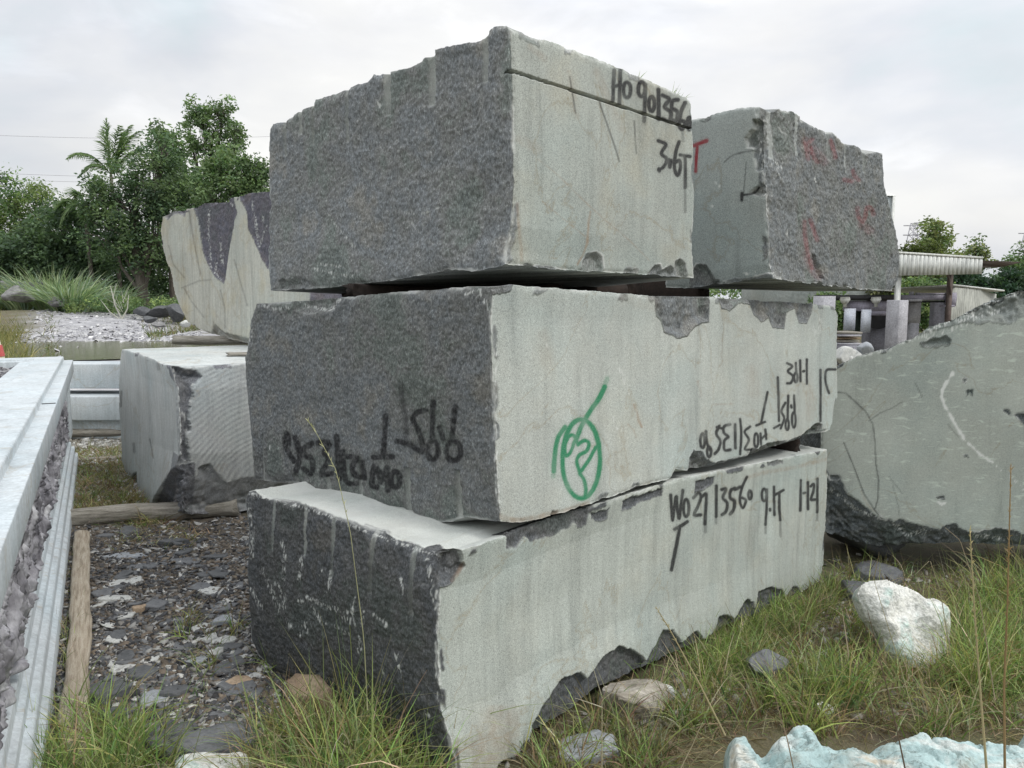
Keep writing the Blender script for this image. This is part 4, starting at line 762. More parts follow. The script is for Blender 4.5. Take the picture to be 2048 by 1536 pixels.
rock('slate_slab', 'tilted dark slate slab at the left foreground edge of the soil', M_SLATED, tuple(GG(350, 1500)[:2]), (0.20, 0.16, 0.05), 12.9, 'rock', None, 4, 14, 0.03, True, 1.0, 0.2)
rock('rock', 'chalky cream rock at the bottom edge left of the stack', M_MINT, tuple(GG(420, 1560)[:2]), (0.22, 0.16, 0.12), 13.3, 'rock', None, 4, 10, 0.05)
rock('rock', 'brown stone wedged under the left corner of the stack', M_OCHRE, tuple(GG(625, 1418)[:2]), (0.28, 0.14, 0.10), 14.2, 'rock', None, 4, 12, 0.04, True, -0.7, 0.3)
def outline_rock(name, label, mat, pts, base, lean, tf, tb, seed, step=0.006):
    """boulder with a given front outline, its own distance, real size and thickness"""
    P0 = GG(*base); n = np.array([0.18, -1.0, lean]); n /= np.linalg.norm(n); W3 = onplane(smooth(pts + [pts[0]], 4)[:-1], P0, n); ax1 = np.cross([0, 0, 1.0], n); ax1 /= np.linalg.norm(ax1); ax2 = np.cross(n, ax1)
    pg = np.stack([(W3 - P0) @ ax1, (W3 - P0) @ ax2], 1); lo = pg.min(0) - 0.03; hi = pg.max(0) + 0.03; xs = np.arange(lo[0], hi[0], step); ys = np.arange(lo[1], hi[1], step)
    XX, YY = np.meshgrid(xs, ys, indexing='ij'); q = np.stack([XX.ravel(), YY.ravel()], 1); s = polysd(q, pg); P = P0 + q[:, :1] * ax1 + q[:, 1:] * ax2; s = s + 0.010 * fbm(P, 14, 3, 0.5, seed)
    i = np.arange(len(xs) - 1)[:, None] * len(ys); j = np.arange(len(ys) - 1)[None]; Q = np.stack([i + j, i + len(ys) + j, i + len(ys) + j + 1, i + j + 1], -1).reshape(-1, 4)
    prof = np.clip(s / 0.075, 0, 1); prof = np.sqrt(np.clip(1 - (1 - prof) ** 2, 0, 1)); fac = np.clip(0.75 + 1.3 * fbm(P, 5, 2, 0.5, seed + 3), 0.35, 1.3)
    Fv = P + n * (prof * tf * fac + 0.012 * pn(P, 24, seed) * prof + 0.006 * pn(P, 60, seed) * prof)[:, None]; Bv = P - n * (prof * tb)[:, None]
    keep = (s[Q] > 0).any(1); Q = Q[keep]; N_ = len(P); V = np.concatenate([Fv, Bv]); Q2 = np.concatenate([Q, Q[:, ::-1] + N_]); used = np.unique(Q2); mp = np.zeros(2 * N_, int); mp[used] = np.arange(len(used))
    return tag(mesh_np(name, V[used], mp[Q2], mat, None, tuple(P0), smooth=True), label, 'rock')
outline_rock('rock', 'mint-white crusty boulder in the grass under the rock slab', M_MINT, [(1716, 1190), (1728, 1168), (1760, 1161), (1800, 1172), (1832, 1186), (1848, 1200), (1872, 1199), (1893, 1222), (1899, 1262), (1893, 1305), (1862, 1345), (1815, 1345), (1780, 1312), (1762, 1270), (1735, 1235)], (1830, 1335), 0.55, 0.07, 0.14, 15.3)
rock('rock', 'grey squared stone half hidden in grass before the stack', M_SLATE, tuple(GG(1530, 1360)[:2]), (0.24, 0.16, 0.17), 16.1, 'rock', None, 4, 14, 0.02, False, 0.2, 0)
rock('rock', 'pale blue-grey stone at the foot of the stack near the bottom edge', M_BLUISH, tuple(GG(1165, 1515)[:2]), (0.27, 0.17, 0.045), 16.8, 'rock', None, 4, 12, 0.03, True, 0.3, 0.12)
rock('rock', 'small white stone behind the gnarled wood', M_PALE, tuple(GG(1325, 1400)[:2]), (0.09, 0.08, 0.07), 17.2, 'rock', None, 3, 8, 0.04)
rock('rock', 'small cream stone in the grass right of the gnarled wood', M_MINT, tuple(GG(1640, 1425)[:2]), (0.09, 0.07, 0.04), 17.8, 'rock', None, 3, 8, 0.05)
rock('rock', 'whitish broken stone at the right edge of the grass', M_MINT, tuple(GG(1985, 1365)[:2]), (0.16, 0.10, 0.06), 18.2, 'rock', None, 4, 8, 0.05)
rock('rock', 'thin dark slab propped behind the mint-white boulder', M_SLATE, tuple(GG(1725, 1200)[:2]), (0.26, 0.22, 0.06), 18.9, 'rock', None, 4, 10, 0.02, True, -0.7, 0.25)
rock('rock', 'grey slab in the shade below the rock slab', M_SLATE, tuple(GG(1755, 1162)[:2]), (0.30, 0.26, 0.07), 19.3, 'rock', None, 4, 10, 0.02, True, -0.3, 0.15)
# turquoise carved stone at bottom right
def terrain_rock(name, label, mat, outline, zt, hfun, step=0.006, seed=0):
    """slab rock with a ground outline (x,y) and a sculpted top"""
    pg = np.array(outline); lo = pg.min(0) - 0.02; hi = pg.max(0) + 0.02; xs = np.arange(lo[0], hi[0], step); ys = np.arange(lo[1], hi[1], step)
    XX, YY = np.meshgrid(xs, ys, indexing='ij'); P = np.stack([XX.ravel(), YY.ravel(), 0 * XX.ravel()], 1)
    s = polysd(P[:, :2], pg) + 0.012 * fbm(P, 12, 3, 0.5, seed); h = hfun(P, s)
    V = P.copy(); V[:, 2] = h; keep = s > -step * 1.2; a, c = XX.shape
    i = np.arange(a - 1)[:, None] * c; j = np.arange(c - 1)[None]; Q = np.stack([i + j, i + c + j, i + c + j + 1, i + j + 1], -1).reshape(-1, 4)
    Q = Q[keep[Q].all(1)]; V[:, 2] = np.where(s < 0.0, -0.26, V[:, 2])
    used = np.unique(Q); mp = np.zeros(len(V), int); mp[used] = np.arange(len(used)); V = V[used]; Q = mp[Q]
    V[:, :2] += 0.004 * np.stack([pn(V, 30, seed), pn(V, 30, seed + 5)], 1)
    loc = (pg[:, 0].mean(), pg[:, 1].mean(), 0); return mesh_np(name, V, Q, mat, None, loc, smooth=True)
def onz(px, py, z): g = G(px, py, z); return (g[0], g[1])
def hq(P, s):
    px = topx(np.c_[P[:, :2], np.full(len(P), 0.10 - 0.1)]); bump_ = np.zeros(len(P))
    def g_(cx, cy, zz, rx, ry, h, p=2.0):
        c_ = onz(cx, cy, zz); d_ = np.hypot((P[:, 0] - c_[0]) / rx, (P[:, 1] - c_[1]) / ry); return h * np.exp(-np.maximum(d_ - 0.55, 0) ** p * 6)
    lump = np.maximum.reduce([g_(1480, 1500, 0.08, 0.07, 0.17, 0.075), g_(1592, 1478, 0.10, 0.095, 0.12, 0.10), g_(1650, 1530, 0.05, 0.12, 0.10, 0.05), g_(1860, 1500, 0.05, 0.24, 0.16, 0.07), g_(1990, 1520, 0.05, 0.2, 0.16, 0.055), g_(2070, 1470, 0.05, 0.10, 0.12, 0.12), g_(1740, 1530, 0.05, 0.15, 0.12, 0.045)])
    u_ = P[:, 0] * 0.45 + P[:, 1] * 1.0 + 0.05 * fbm(P, 4, 3, 0.5, 84); lay = np.abs(((u_ * 11) % 1) - 0.5) * 2
    cr = np.abs(fbm(P, 6, 3, 0.5, 88))
    return (0.045 + lump * 0.85 + 0.03 * fbm(P, 6, 5, 0.55, 81) + 0.016 * lay ** 3 - 0.02 * np.exp(-(cr / 0.03) ** 2) + 0.005 * pn(P, 50, 83)) * np.clip(s / 0.03, 0, 1) ** 0.4 - 0.10 * 0.3
o = terrain_rock('carved_rock', 'long lumpy turquoise and white rock filling the bottom right corner', M_TURQ,
    [onz(1455, 1545, 0.0), onz(1448, 1500, 0.03), onz(1462, 1478, 0.06), onz(1505, 1478, 0.06), onz(1528, 1495, 0.04), onz(1545, 1470, 0.08), onz(1580, 1452, 0.1), onz(1625, 1456, 0.1), onz(1655, 1480, 0.07), onz(1690, 1508, 0.03), onz(1735, 1500, 0.03), onz(1790, 1486, 0.05), onz(1850, 1474, 0.06), onz(1920, 1484, 0.05), onz(1995, 1486, 0.05), onz(2030, 1462, 0.08), onz(2100, 1455, 0.08), onz(2300, 1480, 0.05), onz(2350, 1750, 0.0), onz(1900, 1850, 0), onz(1440, 1850, 0)], 0.12, hq, 0.0045, 80)
tag(o, 'long lumpy turquoise and white rock filling the bottom right corner', 'rock')
def h3(P, s): return (0.03 + 0.02 * fbm(P, 9, 4, 0.55, 97)) * np.sqrt(np.clip(s / 0.03, 0, 1)) - 0.07
o = terrain_rock('rock', '', M_PALE, [onz(1340, 1536, 0), onz(1400, 1524, 0), onz(1450, 1530, 0), onz(1440, 1700, 0), onz(1340, 1700, 0)], 0.05, h3, 0.006, 96)
tag(o, 'low pale stone ledge at the bottom edge beside the turquoise rock', 'rock')
# countable loose flakes sharing one description per group
r = np.random.default_rng(21); k = 0
mats = [M_SLATE, M_SLATED, M_SLATE, M_PALE, M_SLATED]
for n_ in range(150):
    px = r.uniform(150, 520); py = 1060 + 430 * r.random() ** 0.8; g = G(px, py)
    if 120 < px < 200 and py > 1060: continue
    k += 1; s = r.uniform(0.05, 0.13) * (1.25 if py < 1200 else 1); mt = mats[k % 5]
    wh = 'pale chip of stone lying loose in the slate rubble' if mt is M_PALE else ('blackish chip of slate lying loose in the rubble' if mt is M_SLATED else 'mid-grey chip of slate lying loose in the rubble')
    gr = 'pale chips in the rubble' if mt is M_PALE else ('blackish chips in the rubble' if mt is M_SLATED else 'mid-grey chips in the rubble')
    rock('slate_chip', wh, mt, (g[0], g[1]), (s, s * r.uniform(0.45, 0.9), s * r.uniform(0.05, 0.10)), 100 + k, 'stone chip', gr, 2, 8, 0.02, True, r.uniform(0, 6.28), r.uniform(-0.25, 0.25), 0.1)
def chips(name, n, poly_px, smin, smax, mat, label, zj=0.01, cols=None, thick=0.25, zf=None, soft=18):
    pg = np.array(poly_px, float); lo = pg.min(0); hi = pg.max(0); pts = []
    while len(pts) < n:
        q = r.uniform(lo - soft, hi + soft, (n, 2)); q = q[polysd(q, pg) + soft * r.normal(0, 0.7, n) + soft * 3 * pn(np.stack([q[:, 0], q[:, 1] * 2, 0 * q[:, 0]], 1), 0.02, 3) > 0]; pts += list(q)
    q = np.array(pts[:n]); rr_ = ray(q); tt = -H / rr_[:, 2]; Pg = EYE + rr_ * tt[:, None]
    z = gz(Pg[:, 0], Pg[:, 1])
    for _ in range(2):
        tt = (z - H) / rr_[:, 2]; Pg = EYE + rr_ * tt[:, None]; z = gz(Pg[:, 0], Pg[:, 1])
    s = smin + (smax - smin) * r.random(n) ** 3; a = r.uniform(0, 6.28, n)
    ang = np.array([0.2, 1.5, 3.0, 4.5])[None] + r.uniform(-0.6, 0.6, (n, 4)); rad = s[:, None] * r.uniform(0.35, 0.65, (n, 4)); asp = r.uniform(0.4, 1, n)
    lx = rad * np.cos(ang); ly = rad * np.sin(ang) * asp[:, None]; ca, sa = np.cos(a)[:, None], np.sin(a)[:, None]
    X_ = lx * ca - ly * sa; Y_ = lx * sa + ly * ca; tl = r.normal(0, 0.28, (n, 2)); Zt = X_ * tl[:, :1] + Y_ * tl[:, 1:]; th_ = s * thick * r.uniform(0.4, 1, n)
    zb = (z + r.uniform(-0.3, 1, n) * zj)[:, None] + Zt
    B_ = np.stack([X_ + Pg[:, :1], Y_ + Pg[:, 1:2], zb - 0.003], -1); T_ = np.stack([X_ * 0.9 + Pg[:, :1], Y_ * 0.9 + Pg[:, 1:2], zb + th_[:, None]], -1)
    V = np.concatenate([B_, T_], 1).reshape(-1, 3); f = np.array([[4, 5, 6, 7], [0, 1, 5, 4], [1, 2, 6, 5], [2, 3, 7, 6], [3, 0, 4, 7]])
    Q = (np.arange(n)[:, None, None] * 8 + f[None]).reshape(-1, 4)
    c_ = np.array(cols)[r.integers(0, len(cols), n)] * r.uniform(0.7, 1.25, (n, 1)); A = np.repeat(c_, 8, 0)
    o = mesh_np(name, V, Q, mat, attrs={'col': A}); return tag(o, label, None, None, 'stuff')
M_CHIP = simple('chips', [(0.3, (0.85, 0.85, 0.85)), (0.7, (1.1, 1.1, 1.1))], 40, 3, 0.75, 0.3, 0.003, attrname='col')
gcol = [(0.04, 0.04, 0.042), (0.07, 0.07, 0.074), (0.05, 0.05, 0.054), (0.10, 0.103, 0.11), (0.16, 0.165, 0.17), (0.13, 0.105, 0.08), (0.17, 0.14, 0.105), (0.15, 0.125, 0.10), (0.20, 0.19, 0.175), (0.30, 0.30, 0.29), (0.08, 0.085, 0.09), (0.45, 0.45, 0.43)]
chips('slate_rubble', 30000, [(40, 1540), (110, 1100), (160, 1050), (520, 1040), (520, 1280), (600, 1420), (600, 1540)], 0.006, 0.055, M_CHIP, 'bed of small slate rubble between the plinth and the tall stack', 0.010, gcol, 0.12)
chips('gravel', 5000, [(150, 1010), (150, 835), (250, 835), (300, 1010)], 0.02, 0.09, M_CHIP, 'pale stone gravel with dry grass behind the plinth', 0.01, [(0.4, 0.4, 0.37), (0.3, 0.29, 0.26), (0.2, 0.19, 0.16), (0.5, 0.5, 0.48)])
chips('gravel', 5000, [(20, 684), (60, 668), (130, 640), (160, 628), (262, 628), (300, 650), (400, 668), (400, 684), (0, 684)], 0.06, 0.32, M_CHIP, 'pale flat gravel scattered over the distant track', 0.02, [(0.45, 0.45, 0.46), (0.35, 0.35, 0.37), (0.22, 0.22, 0.24), (0.55, 0.55, 0.55)], 0.12, None, 6)
chips('rubble', 3000, [(1640, 1200), (1640, 1120), (2100, 1120), (2100, 1420), (1400, 1420), (1250, 1536), (900, 1536), (1300, 1380)], 0.01, 0.06, M_CHIP, 'small stones hidden in the grass right of the stack', 0.01, [(0.2, 0.19, 0.16), (0.14, 0.13, 0.11), (0.32, 0.31, 0.28)])
# ------------------------------------------------------------------ timbers
M_WOOD = simple('weathered_wood', [(0.30, (0.20, 0.16, 0.115)), (0.5, (0.36, 0.31, 0.24)), (0.7, (0.47, 0.42, 0.345))], 5, 6, 0.85, 0.7, 0.006, stretch=(1.2, 14, 14), fine=60)
M_WOODG = simple('grey_wood', [(0.30, (0.13, 0.12, 0.10)), (0.5, (0.27, 0.255, 0.22)), (0.7, (0.40, 0.38, 0.34))], 5, 6, 0.9, 0.9, 0.01, stretch=(1.5, 12, 12), fine=50)
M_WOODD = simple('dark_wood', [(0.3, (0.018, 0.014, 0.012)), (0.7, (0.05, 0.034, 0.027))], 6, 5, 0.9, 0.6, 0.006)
def beam(name, label, mat, A, B, w, h, seed=0, warp=0.012, cat='timber', roundness=0.25, knots=0.0, group=None):
    """rough timber from A to B (3-D points on its underside)"""
    A = np.asarray(A, float); B = np.asarray(B, float); L = np.linalg.norm(B - A); d = (B - A) / L; s = np.cross(d, [0, 0, 1.0]); s /= np.linalg.norm(s); u = np.cross(s, d)
    n = max(12, int(L / 0.025)); k = 20; t = np.linspace(0, 1, n); th = np.linspace(0, 2 * np.pi, k, endpoint=False)
    c_, s_ = np.cos(th), np.sin(th); e = roundness * 2 + 0.35
    X_ = np.sign(c_) * np.abs(c_) ** e * w / 2; Z_ = np.sign(s_) * np.abs(s_) ** e * h / 2
    P = A + t[:, None, None] * (B - A) + X_[None, :, None] * s + (Z_[None, :, None] + h / 2) * u
    P = P.reshape(-1, 3); off = fbm(P * 1.0, 2.2, 2, 0.5, seed)[:, None] * warp * s + fbm(P, 2.0, 2, 0.5, seed + 4)[:, None] * warp * 0.6 * u
    rad = np.tile(np.stack([X_], 1), (n, 1))
    al = (P - A) @ d; q = np.stack([np.tile(th, n) * 3, al * 0.8, 0 * al], 1)
    gr = 0.004 * pn(q, 2.5, seed) + 0.0025 * pn(q * (1, 0.3, 1), 7, seed)
    cenl = A + al[:, None] * d + u * h / 2; rd = P - cenl; rd /= np.linalg.norm(rd, axis=1)[:, None] + 1e-9
    V = P + off + rd * (gr * (1 + knots * 3))[:, None]
    V[:k] += (d * 0.012)[None] * np.random.default_rng(int(seed)).normal(size=(k, 1)); V[-k:] += (d * 0.012)[None] * np.random.default_rng(int(seed) + 1).normal(size=(k, 1))
    i = np.arange(n - 1)[:, None] * k; j = np.arange(k)[None]; j2 = (j + 1) % k; Q = np.stack([i + j, i + j2, i + k + j2, i + k + j], -1).reshape(-1, 4)
    mid = (A + B) / 2; V = (V - mid) @ np.array([d, s, u]).T
    nv = len(V); V = np.concatenate([V, [V[:k].mean(0)], [V[-k:].mean(0)]]); T = np.array([[nv, (a + 1) % k, a] for a in range(k)] + [[nv + 1, nv - k + a, nv - k + (a + 1) % k] for a in range(k)])
    o = mesh_np(name, V, [Q, T], mat, None, (0, 0, 0), smooth=True); o.location = tuple(mid)
    from mathutils import Matrix
    o.rotation_euler = Matrix(np.array([d, s, u]).T.tolist()).to_euler(); tag(o, label, cat, group); return o
a = GG(160, 1078); b_ = GG(160, 1500); bb2 = GG(152, 1560)
beam('weathered_plank', 'long pale weathered pole lying beside the carved plinth', M_WOOD, (a[0] + 0.02, a[1], 0.0), (bb2[0], bb2[1], 0.0), 0.095, 0.06, 3, 0.03, 'plank', 0.2)
a = GG(120, 1052); b_ = GG(330, 1036)
beam('timber', 'grey timber lying crosswise before the pale block with saw marks', M_WOODG, (a[0], a[1] + 0.05, -0.02), (b_[0] + 0.5, b_[1] + 0.1, 0.0), 0.16, 0.13, 8, 0.04, 'timber', 0.2)
I = INFO['lowleft']
def onblock(I, s, l, z): return I['NT'] * (1, 1, 0) + I['dR'] * s + I['dL'] * l + np.array([0, 0, z])
zt = I['NT'][2]
pA = onz(352, 688, zt); pB = onz(560, 690, zt)
beam('timber', 'grey timber under the cream block on top of the left pair', M_WOODG, (pA[0], pA[1], zt), (pB[0], pB[1], zt), 0.16, 0.09, 12, 0.02)
pA = onz(456, 713, zt); pB = onz(540, 712, zt)
beam('wood_wedge', 'short thin wood scrap on top of the saw-marked block', M_WOODG, (pA[0], pA[1], zt), (pB[0], pB[1], zt), 0.12, 0.035, 15, 0.01, 'wood scrap')
beam('timber', 'timber carrying the saw-marked block, mostly in its shade', M_WOODG, (*(I['NB'] + I['dR'] * 0.15 + I['dL'] * 0.25)[:2], 0.0), (*(I['NB'] + I['dR'] * 1.9 + I['dL'] * 0.2)[:2], 0.0), 0.16, 0.12, 13, 0.02)
# spacers between the tiers, some of them added only to keep light out of the gap
T_, Mi, Bo, Rt = INFO['top'], INFO['middle'], INFO['bottom'], INFO['right']
def topz(I, p):
    """height of a block's top plane at p"""
    s = (p - I['NT']) @ I['dR'] / max((I['RT'] - I['NT']) @ I['dR'], 1e-6); l = (p - I['NT']) @ I['dL'] / max((I['LT'] - I['NT']) @ I['dL'], 1e-6)
    return I['NT'][2] + s * (I['RT'][2] - I['NT'][2]) + l * (I['LT'][2] - I['NT'][2]) - 0.5 * s * l * (I['RT'][2] + I['LT'][2] - 2 * I['NT'][2])
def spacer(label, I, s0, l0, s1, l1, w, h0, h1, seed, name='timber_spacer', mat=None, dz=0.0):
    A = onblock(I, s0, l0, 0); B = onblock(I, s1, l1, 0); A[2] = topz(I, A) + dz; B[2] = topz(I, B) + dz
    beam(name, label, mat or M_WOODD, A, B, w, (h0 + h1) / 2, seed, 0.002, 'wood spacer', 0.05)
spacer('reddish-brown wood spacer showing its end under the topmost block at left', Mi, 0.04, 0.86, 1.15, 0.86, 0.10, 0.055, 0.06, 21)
spacer('added dark timber keeping light out of the gap behind the topmost block', Mi, 0.45, 1.45, 2.6, 1.45, 0.12, 0.14, 0.14, 22, dz=-0.03)  # added light blocker: stops the sky showing through the back of the gap
spacer('added dark timber blocking light in the gap below the right end of the topmost block', Mi, 0.98, 0.55, 0.98, 1.40, 0.16, 0.075, 0.075, 23, dz=-0.004)  # added across the gap so no daylight comes through at this end
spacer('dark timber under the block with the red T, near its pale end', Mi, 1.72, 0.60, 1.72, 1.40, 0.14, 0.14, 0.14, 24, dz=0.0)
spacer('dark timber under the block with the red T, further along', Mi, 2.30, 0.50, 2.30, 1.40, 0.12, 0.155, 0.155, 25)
spacer('thick dark bar added to block light in the gap under the block with the red T', Mi, 1.12, 0.85, 1.78, 0.85, 0.12, 0.15, 0.15, 29)  # added to make the gap read black, hides the trees behind
spacer('broad dark filler added to block light between the top-tier blocks and the middle block', Mi, 1.40, 0.55, 1.40, 1.35, 0.34, 0.13, 0.13, 33)  # added filler, shuts off the last see-through part of the gap
spacer('wood spacer between the middle and lowest granite blocks at their far end', Bo, 2.95, 0.10, 2.95, 1.2, 0.10, 0.10, 0.10, 26)
spacer('wood spacer between the middle and lowest granite blocks near the front corner', Bo, 0.5, 0.45, 0.5, 1.4, 0.10, 0.06, 0.06, 27)
g = GG(1225, 1445)
V, Fc = rockgeo((0.34, 0.20, 0.15), 28, 5, 9, 0.05, False, 0.5, 0.1)
V[:, 2] -= V[:, 2].min(); o = mesh_np('gnarled_wood', V + [g[0] + 0.06, g[1] + 0.10, g[2] - 0.03], Fc, simple('gnarled', [(0.28, (0.07, 0.055, 0.04)), (0.42, (0.33, 0.30, 0.25)), (0.7, (0.50, 0.47, 0.42))], 4, 7, 0.9, 1.0, 0.02, stretch=(1, 5, 2)), None, tuple(g), smooth=True)
tag(o, 'gnarled pale driftwood stump wedged under the right side of the stack', 'wood')
I = INFO['boulder']
for k, (dx, lab) in enumerate(((0.5, 'rough stone prop in the dark under the rock slab, nearer the stack'), (2.0, 'rough stone prop in the dark under the rock slab, farther right'))):
    c = I['NB'] + I['dR'] * dx + np.array([0, 0.55, 0]); rock('stone_prop', lab, M_SLATED, (c[0], c[1]), (0.55, 0.6, 0.36), 30 + k, 'stone prop', None, 4, 10, 0.03, False, 0.1 * k, 0, 0.05)
# ------------------------------------------------------------------ carved plinth
M_PL = stone('plinth_stone', sawn=(0.50, 0.545, 0.57), dark=(0.24, 0.235, 0.25), streak=0.07, warm=0.10, speck=0.07, tint=(0.52, 0.50, 0.48), grain=0.5)
M_REL = simple('relief_stone', [(0.30, (0.10, 0.10, 0.115)), (0.44, (0.23, 0.225, 0.25)), (0.58, (0.40, 0.40, 0.43)), (0.70, (0.66, 0.67, 0.69))], 9, 5, 0.6, 0.8, 0.01, stretch=(1, 1, 0.45), grain=0.2)
FC = G(157, 926); FZ = 1.02
du = np.array([0.538, -1.0, 0]); du /= np.linalg.norm(du); dw = np.array([du[1], -du[0], 0.0])   # towards the camera / to the left
if dw[0] > 0: dw = -dw
PL, PW = 6.9, 1.75
plin = empty('carved_plinth', tuple(FC + du * PL / 2 + dw * PW / 2), 'long pale stone plinth with stepped moulding and a carved relief along its side', 'stone plinth')
def pp(u, w, z): return FC * (1, 1, 0) + du * u + dw * w + np.array([0, 0, z])
def ring(profile, name, mat=M_PL, bev=0.004):
    mb = MB(); pr = []
    for i_, (w, z) in enumerate(profile): pr.append((w, z))
    Vs = []
    for (w, z) in pr: Vs += [pp(w, w, z), pp(PL - w, w, z), pp(PL - w, PW - w, z), pp(w, PW - w, z)]
    Q = []
    for i_ in range(len(pr) - 1):
        for k in range(4): Q.append([i_ * 4 + k, i_ * 4 + (k + 1) % 4, (i_ + 1) * 4 + (k + 1) % 4, (i_ + 1) * 4 + k])
    mb.add(Vs, Q); o = child(mb, name, mat, plin)
    md = o.modifiers.new('b', 'BEVEL'); md.width = bev; md.segments = 2; md.limit_method = 'ANGLE'; md.angle_limit = R(25); return o
ring([(0.0, -0.05), (0, .10), (.022, .115), (.022, .165), (.028, .175), (.05, .18), (.05, .225), (.072, .235), (.072, .29), (.10, .30), (.13, .31), (.13, .40)], 'base_moulding')
ring([(0.20, .30), (0.155, .31), (.155, .86), (.12, .862)], 'wall')
ring([(.155, .898), (-.008, .902), (-.008, 1.02), (.065, 1.02), (.067, 1.055), (.072, 1.062), (.29, 1.062), (.295, 1.045), (.40, 1.045), (.405, .90)], 'rim')
# relief panel along the right side
nu, nz_ = 900, 110; uu = np.linspace(0.42, PL - 0.3, nu); zz = np.linspace(0.315, 0.90, nz_); UU, ZZ = np.meshgrid(uu, zz, indexing='ij')
q = np.stack([UU.ravel() * 1.0, 0 * UU.ravel(), ZZ.ravel() * 0.55], 1)
q = np.stack([UU.ravel() + 0.10 * pn(q, 5, 50), 0 * UU.ravel(), ZZ.ravel() * 0.42 + 0.04 * pn(q, 6, 60)], 1)
hh = np.clip(np.abs(fbm(q, 7.5, 3, 0.5, 5)) * -0.20 + 0.052 + 0.035 * pn(q, 6, 8) + 0.02 * np.abs(pn(q * (1, 1, 1.5), 22, 12)), 0, 0.075) + 0.004 * pn(q * (1, 1, 2), 60, 3)
ed = np.minimum.reduce([UU.ravel() - uu[0], uu[-1] - UU.ravel(), ZZ.ravel() - zz[0], zz[-1] - ZZ.ravel()]); hh *= sst(0, 0.03, ed)
V = FC * (1, 1, 0) + UU.ravel()[:, None] * du + (0.150 - hh * 1.7)[:, None] * dw; V[:, 2] = ZZ.ravel()
i = np.arange(nu - 1)[:, None] * nz_; j = np.arange(nz_ - 1)[None]; Q = np.stack([i + j, i + nz_ + j, i + nz_ + j + 1, i + j + 1], -1).reshape(-1, 4)
mb = MB().add(V, Q); child(mb, 'relief_panel', M_REL, plin, smooth=True)
for k in range(3):
    mb = MB(); mb.box(pp(0.08 + k * 0.115 + 0.05, 0.10, 0.605), (0.042, 0.07, 0.295), ax=np.array([du, dw, [0, 0, 1.0]])); o = child(mb, 'pilaster', M_PL, plin)
    md = o.modifiers.new('b', 'BEVEL'); md.width = 0.018; md.segments = 3
mb = MB(); mb.box(pp(3.6, 0.03, 1.0225), (0.004, 0.034, 0.0025), ax=np.array([du, dw, [0, 0, 1.0]])); child(mb, 'joint', M_SLATED, plin)
mb = MB(); mb.box(pp(PL / 2, PW / 2, 0.88), (PL / 2 - 0.3, PW / 2 - 0.3, 0.03), ax=np.array([du, dw, [0, 0, 1.0]])); child(mb, 'bed', M_SLATED, plin)
rr2 = np.random.default_rng(5); n = 9000; u_ = rr2.uniform(0.5, PL - 0.45, n); w_ = rr2.uniform(0.40, PW - 0.45, n); c0 = (FC * (1, 1, 0) + u_[:, None] * du + w_[:, None] * dw)
hgt = 0.955 + 0.08 * np.exp(-((w_ - 0.95) / 0.35) ** 2) + rr2.uniform(0, 0.03, n); s_ = rr2.uniform(0.012, 0.035, n)
Vb = []; base = np.array([[-1, -1, -1], [1, -1, -1], [1, 1, -1], [-1, 1, -1], [-.8, -.8, 1], [.8, -.8, 1], [.8, .8, 1], [-.8, .8, 1]], float)
vv = base[None] * s_[:, None, None] * np.array([1, 0.7, 0.4]) * rr2.uniform(0.6, 1.3, (n, 8, 1)); aa = rr2.uniform(0, 6.28, n); ti = rr2.normal(0, 0.4, n)
x1 = vv[..., 0] * np.cos(aa)[:, None] - vv[..., 1] * np.sin(aa)[:, None]; y1 = vv[..., 0] * np.sin(aa)[:, None] + vv[..., 1] * np.cos(aa)[:, None]; z1 = vv[..., 2] + x1 * ti[:, None]
V = np.stack([x1 + c0[:, :1], y1 + c0[:, 1:2], z1 + hgt[:, None]], -1).reshape(-1, 3)
f = np.array([[4, 5, 6, 7], [0, 1, 5, 4], [1, 2, 6, 5], [2, 3, 7, 6], [3, 0, 4, 7]]); Q = (np.arange(n)[:, None, None] * 8 + f[None]).reshape(-1, 4)
A = np.repeat(np.array([(0.05, 0.05, 0.055), (0.09, 0.09, 0.10), (0.16, 0.16, 0.17), (0.3, 0.3, 0.31)])[rr2.integers(0, 4, n)], 8, 0)
o = mesh_np('gravel', V, Q, M_CHIP, attrs={'col': A}); tag(o, 'dark gravel heaped inside the carved plinth', None, None, 'stuff')
for k, (u1, w1_) in enumerate(((5.3, 0.22), (4.95, 0.24))):
    c = pp(u1, w1_, 1.0625); rock('stone_chip', ['small loose stone chip on the plinth rim, nearer one', 'small loose stone chip on the plinth rim, farther one'][k], M_SLATE, tuple(c), (0.05 - 0.02 * k, 0.025, 0.008), 200 + k, 'stone chip', None, 2, 8, 0.02, True, 0.4, 0, 0)
# plinth segments stacked behind
def slabbar(name, label, x0, x1, yy, z0, z1, depth, lip=0.0):
    mb = MB(); mb.box(((x0 + x1) / 2, yy + depth / 2, (z0 + z1) / 2), ((x1 - x0) / 2, depth / 2, (z1 - z0) / 2))
    if lip: mb.box(((x0 + x1) / 2, yy + depth / 2, z0 + 0.05), ((x1 - x0) / 2 + 0.002, depth / 2 + lip, 0.045))
    o = mb.build(name, M_PL, loc=((x0 + x1) / 2, yy + depth / 2, z0)); md = o.modifiers.new('b', 'BEVEL'); md.width = 0.012; md.segments = 2; return tag(o, label, 'stone slab')
za = at(190, 728, 8.9)[2]; zb = at(190, 778, 8.9)[2]
slabbar('stone_slab', 'long pale stone beam lying behind the far end of the carved plinth, upper one', -7.2, -3.75, 8.9, zb + 0.004, za, 0.45)
zc = at(190, 792, 8.75)[2]; zd = at(190, 840, 8.75)[2]
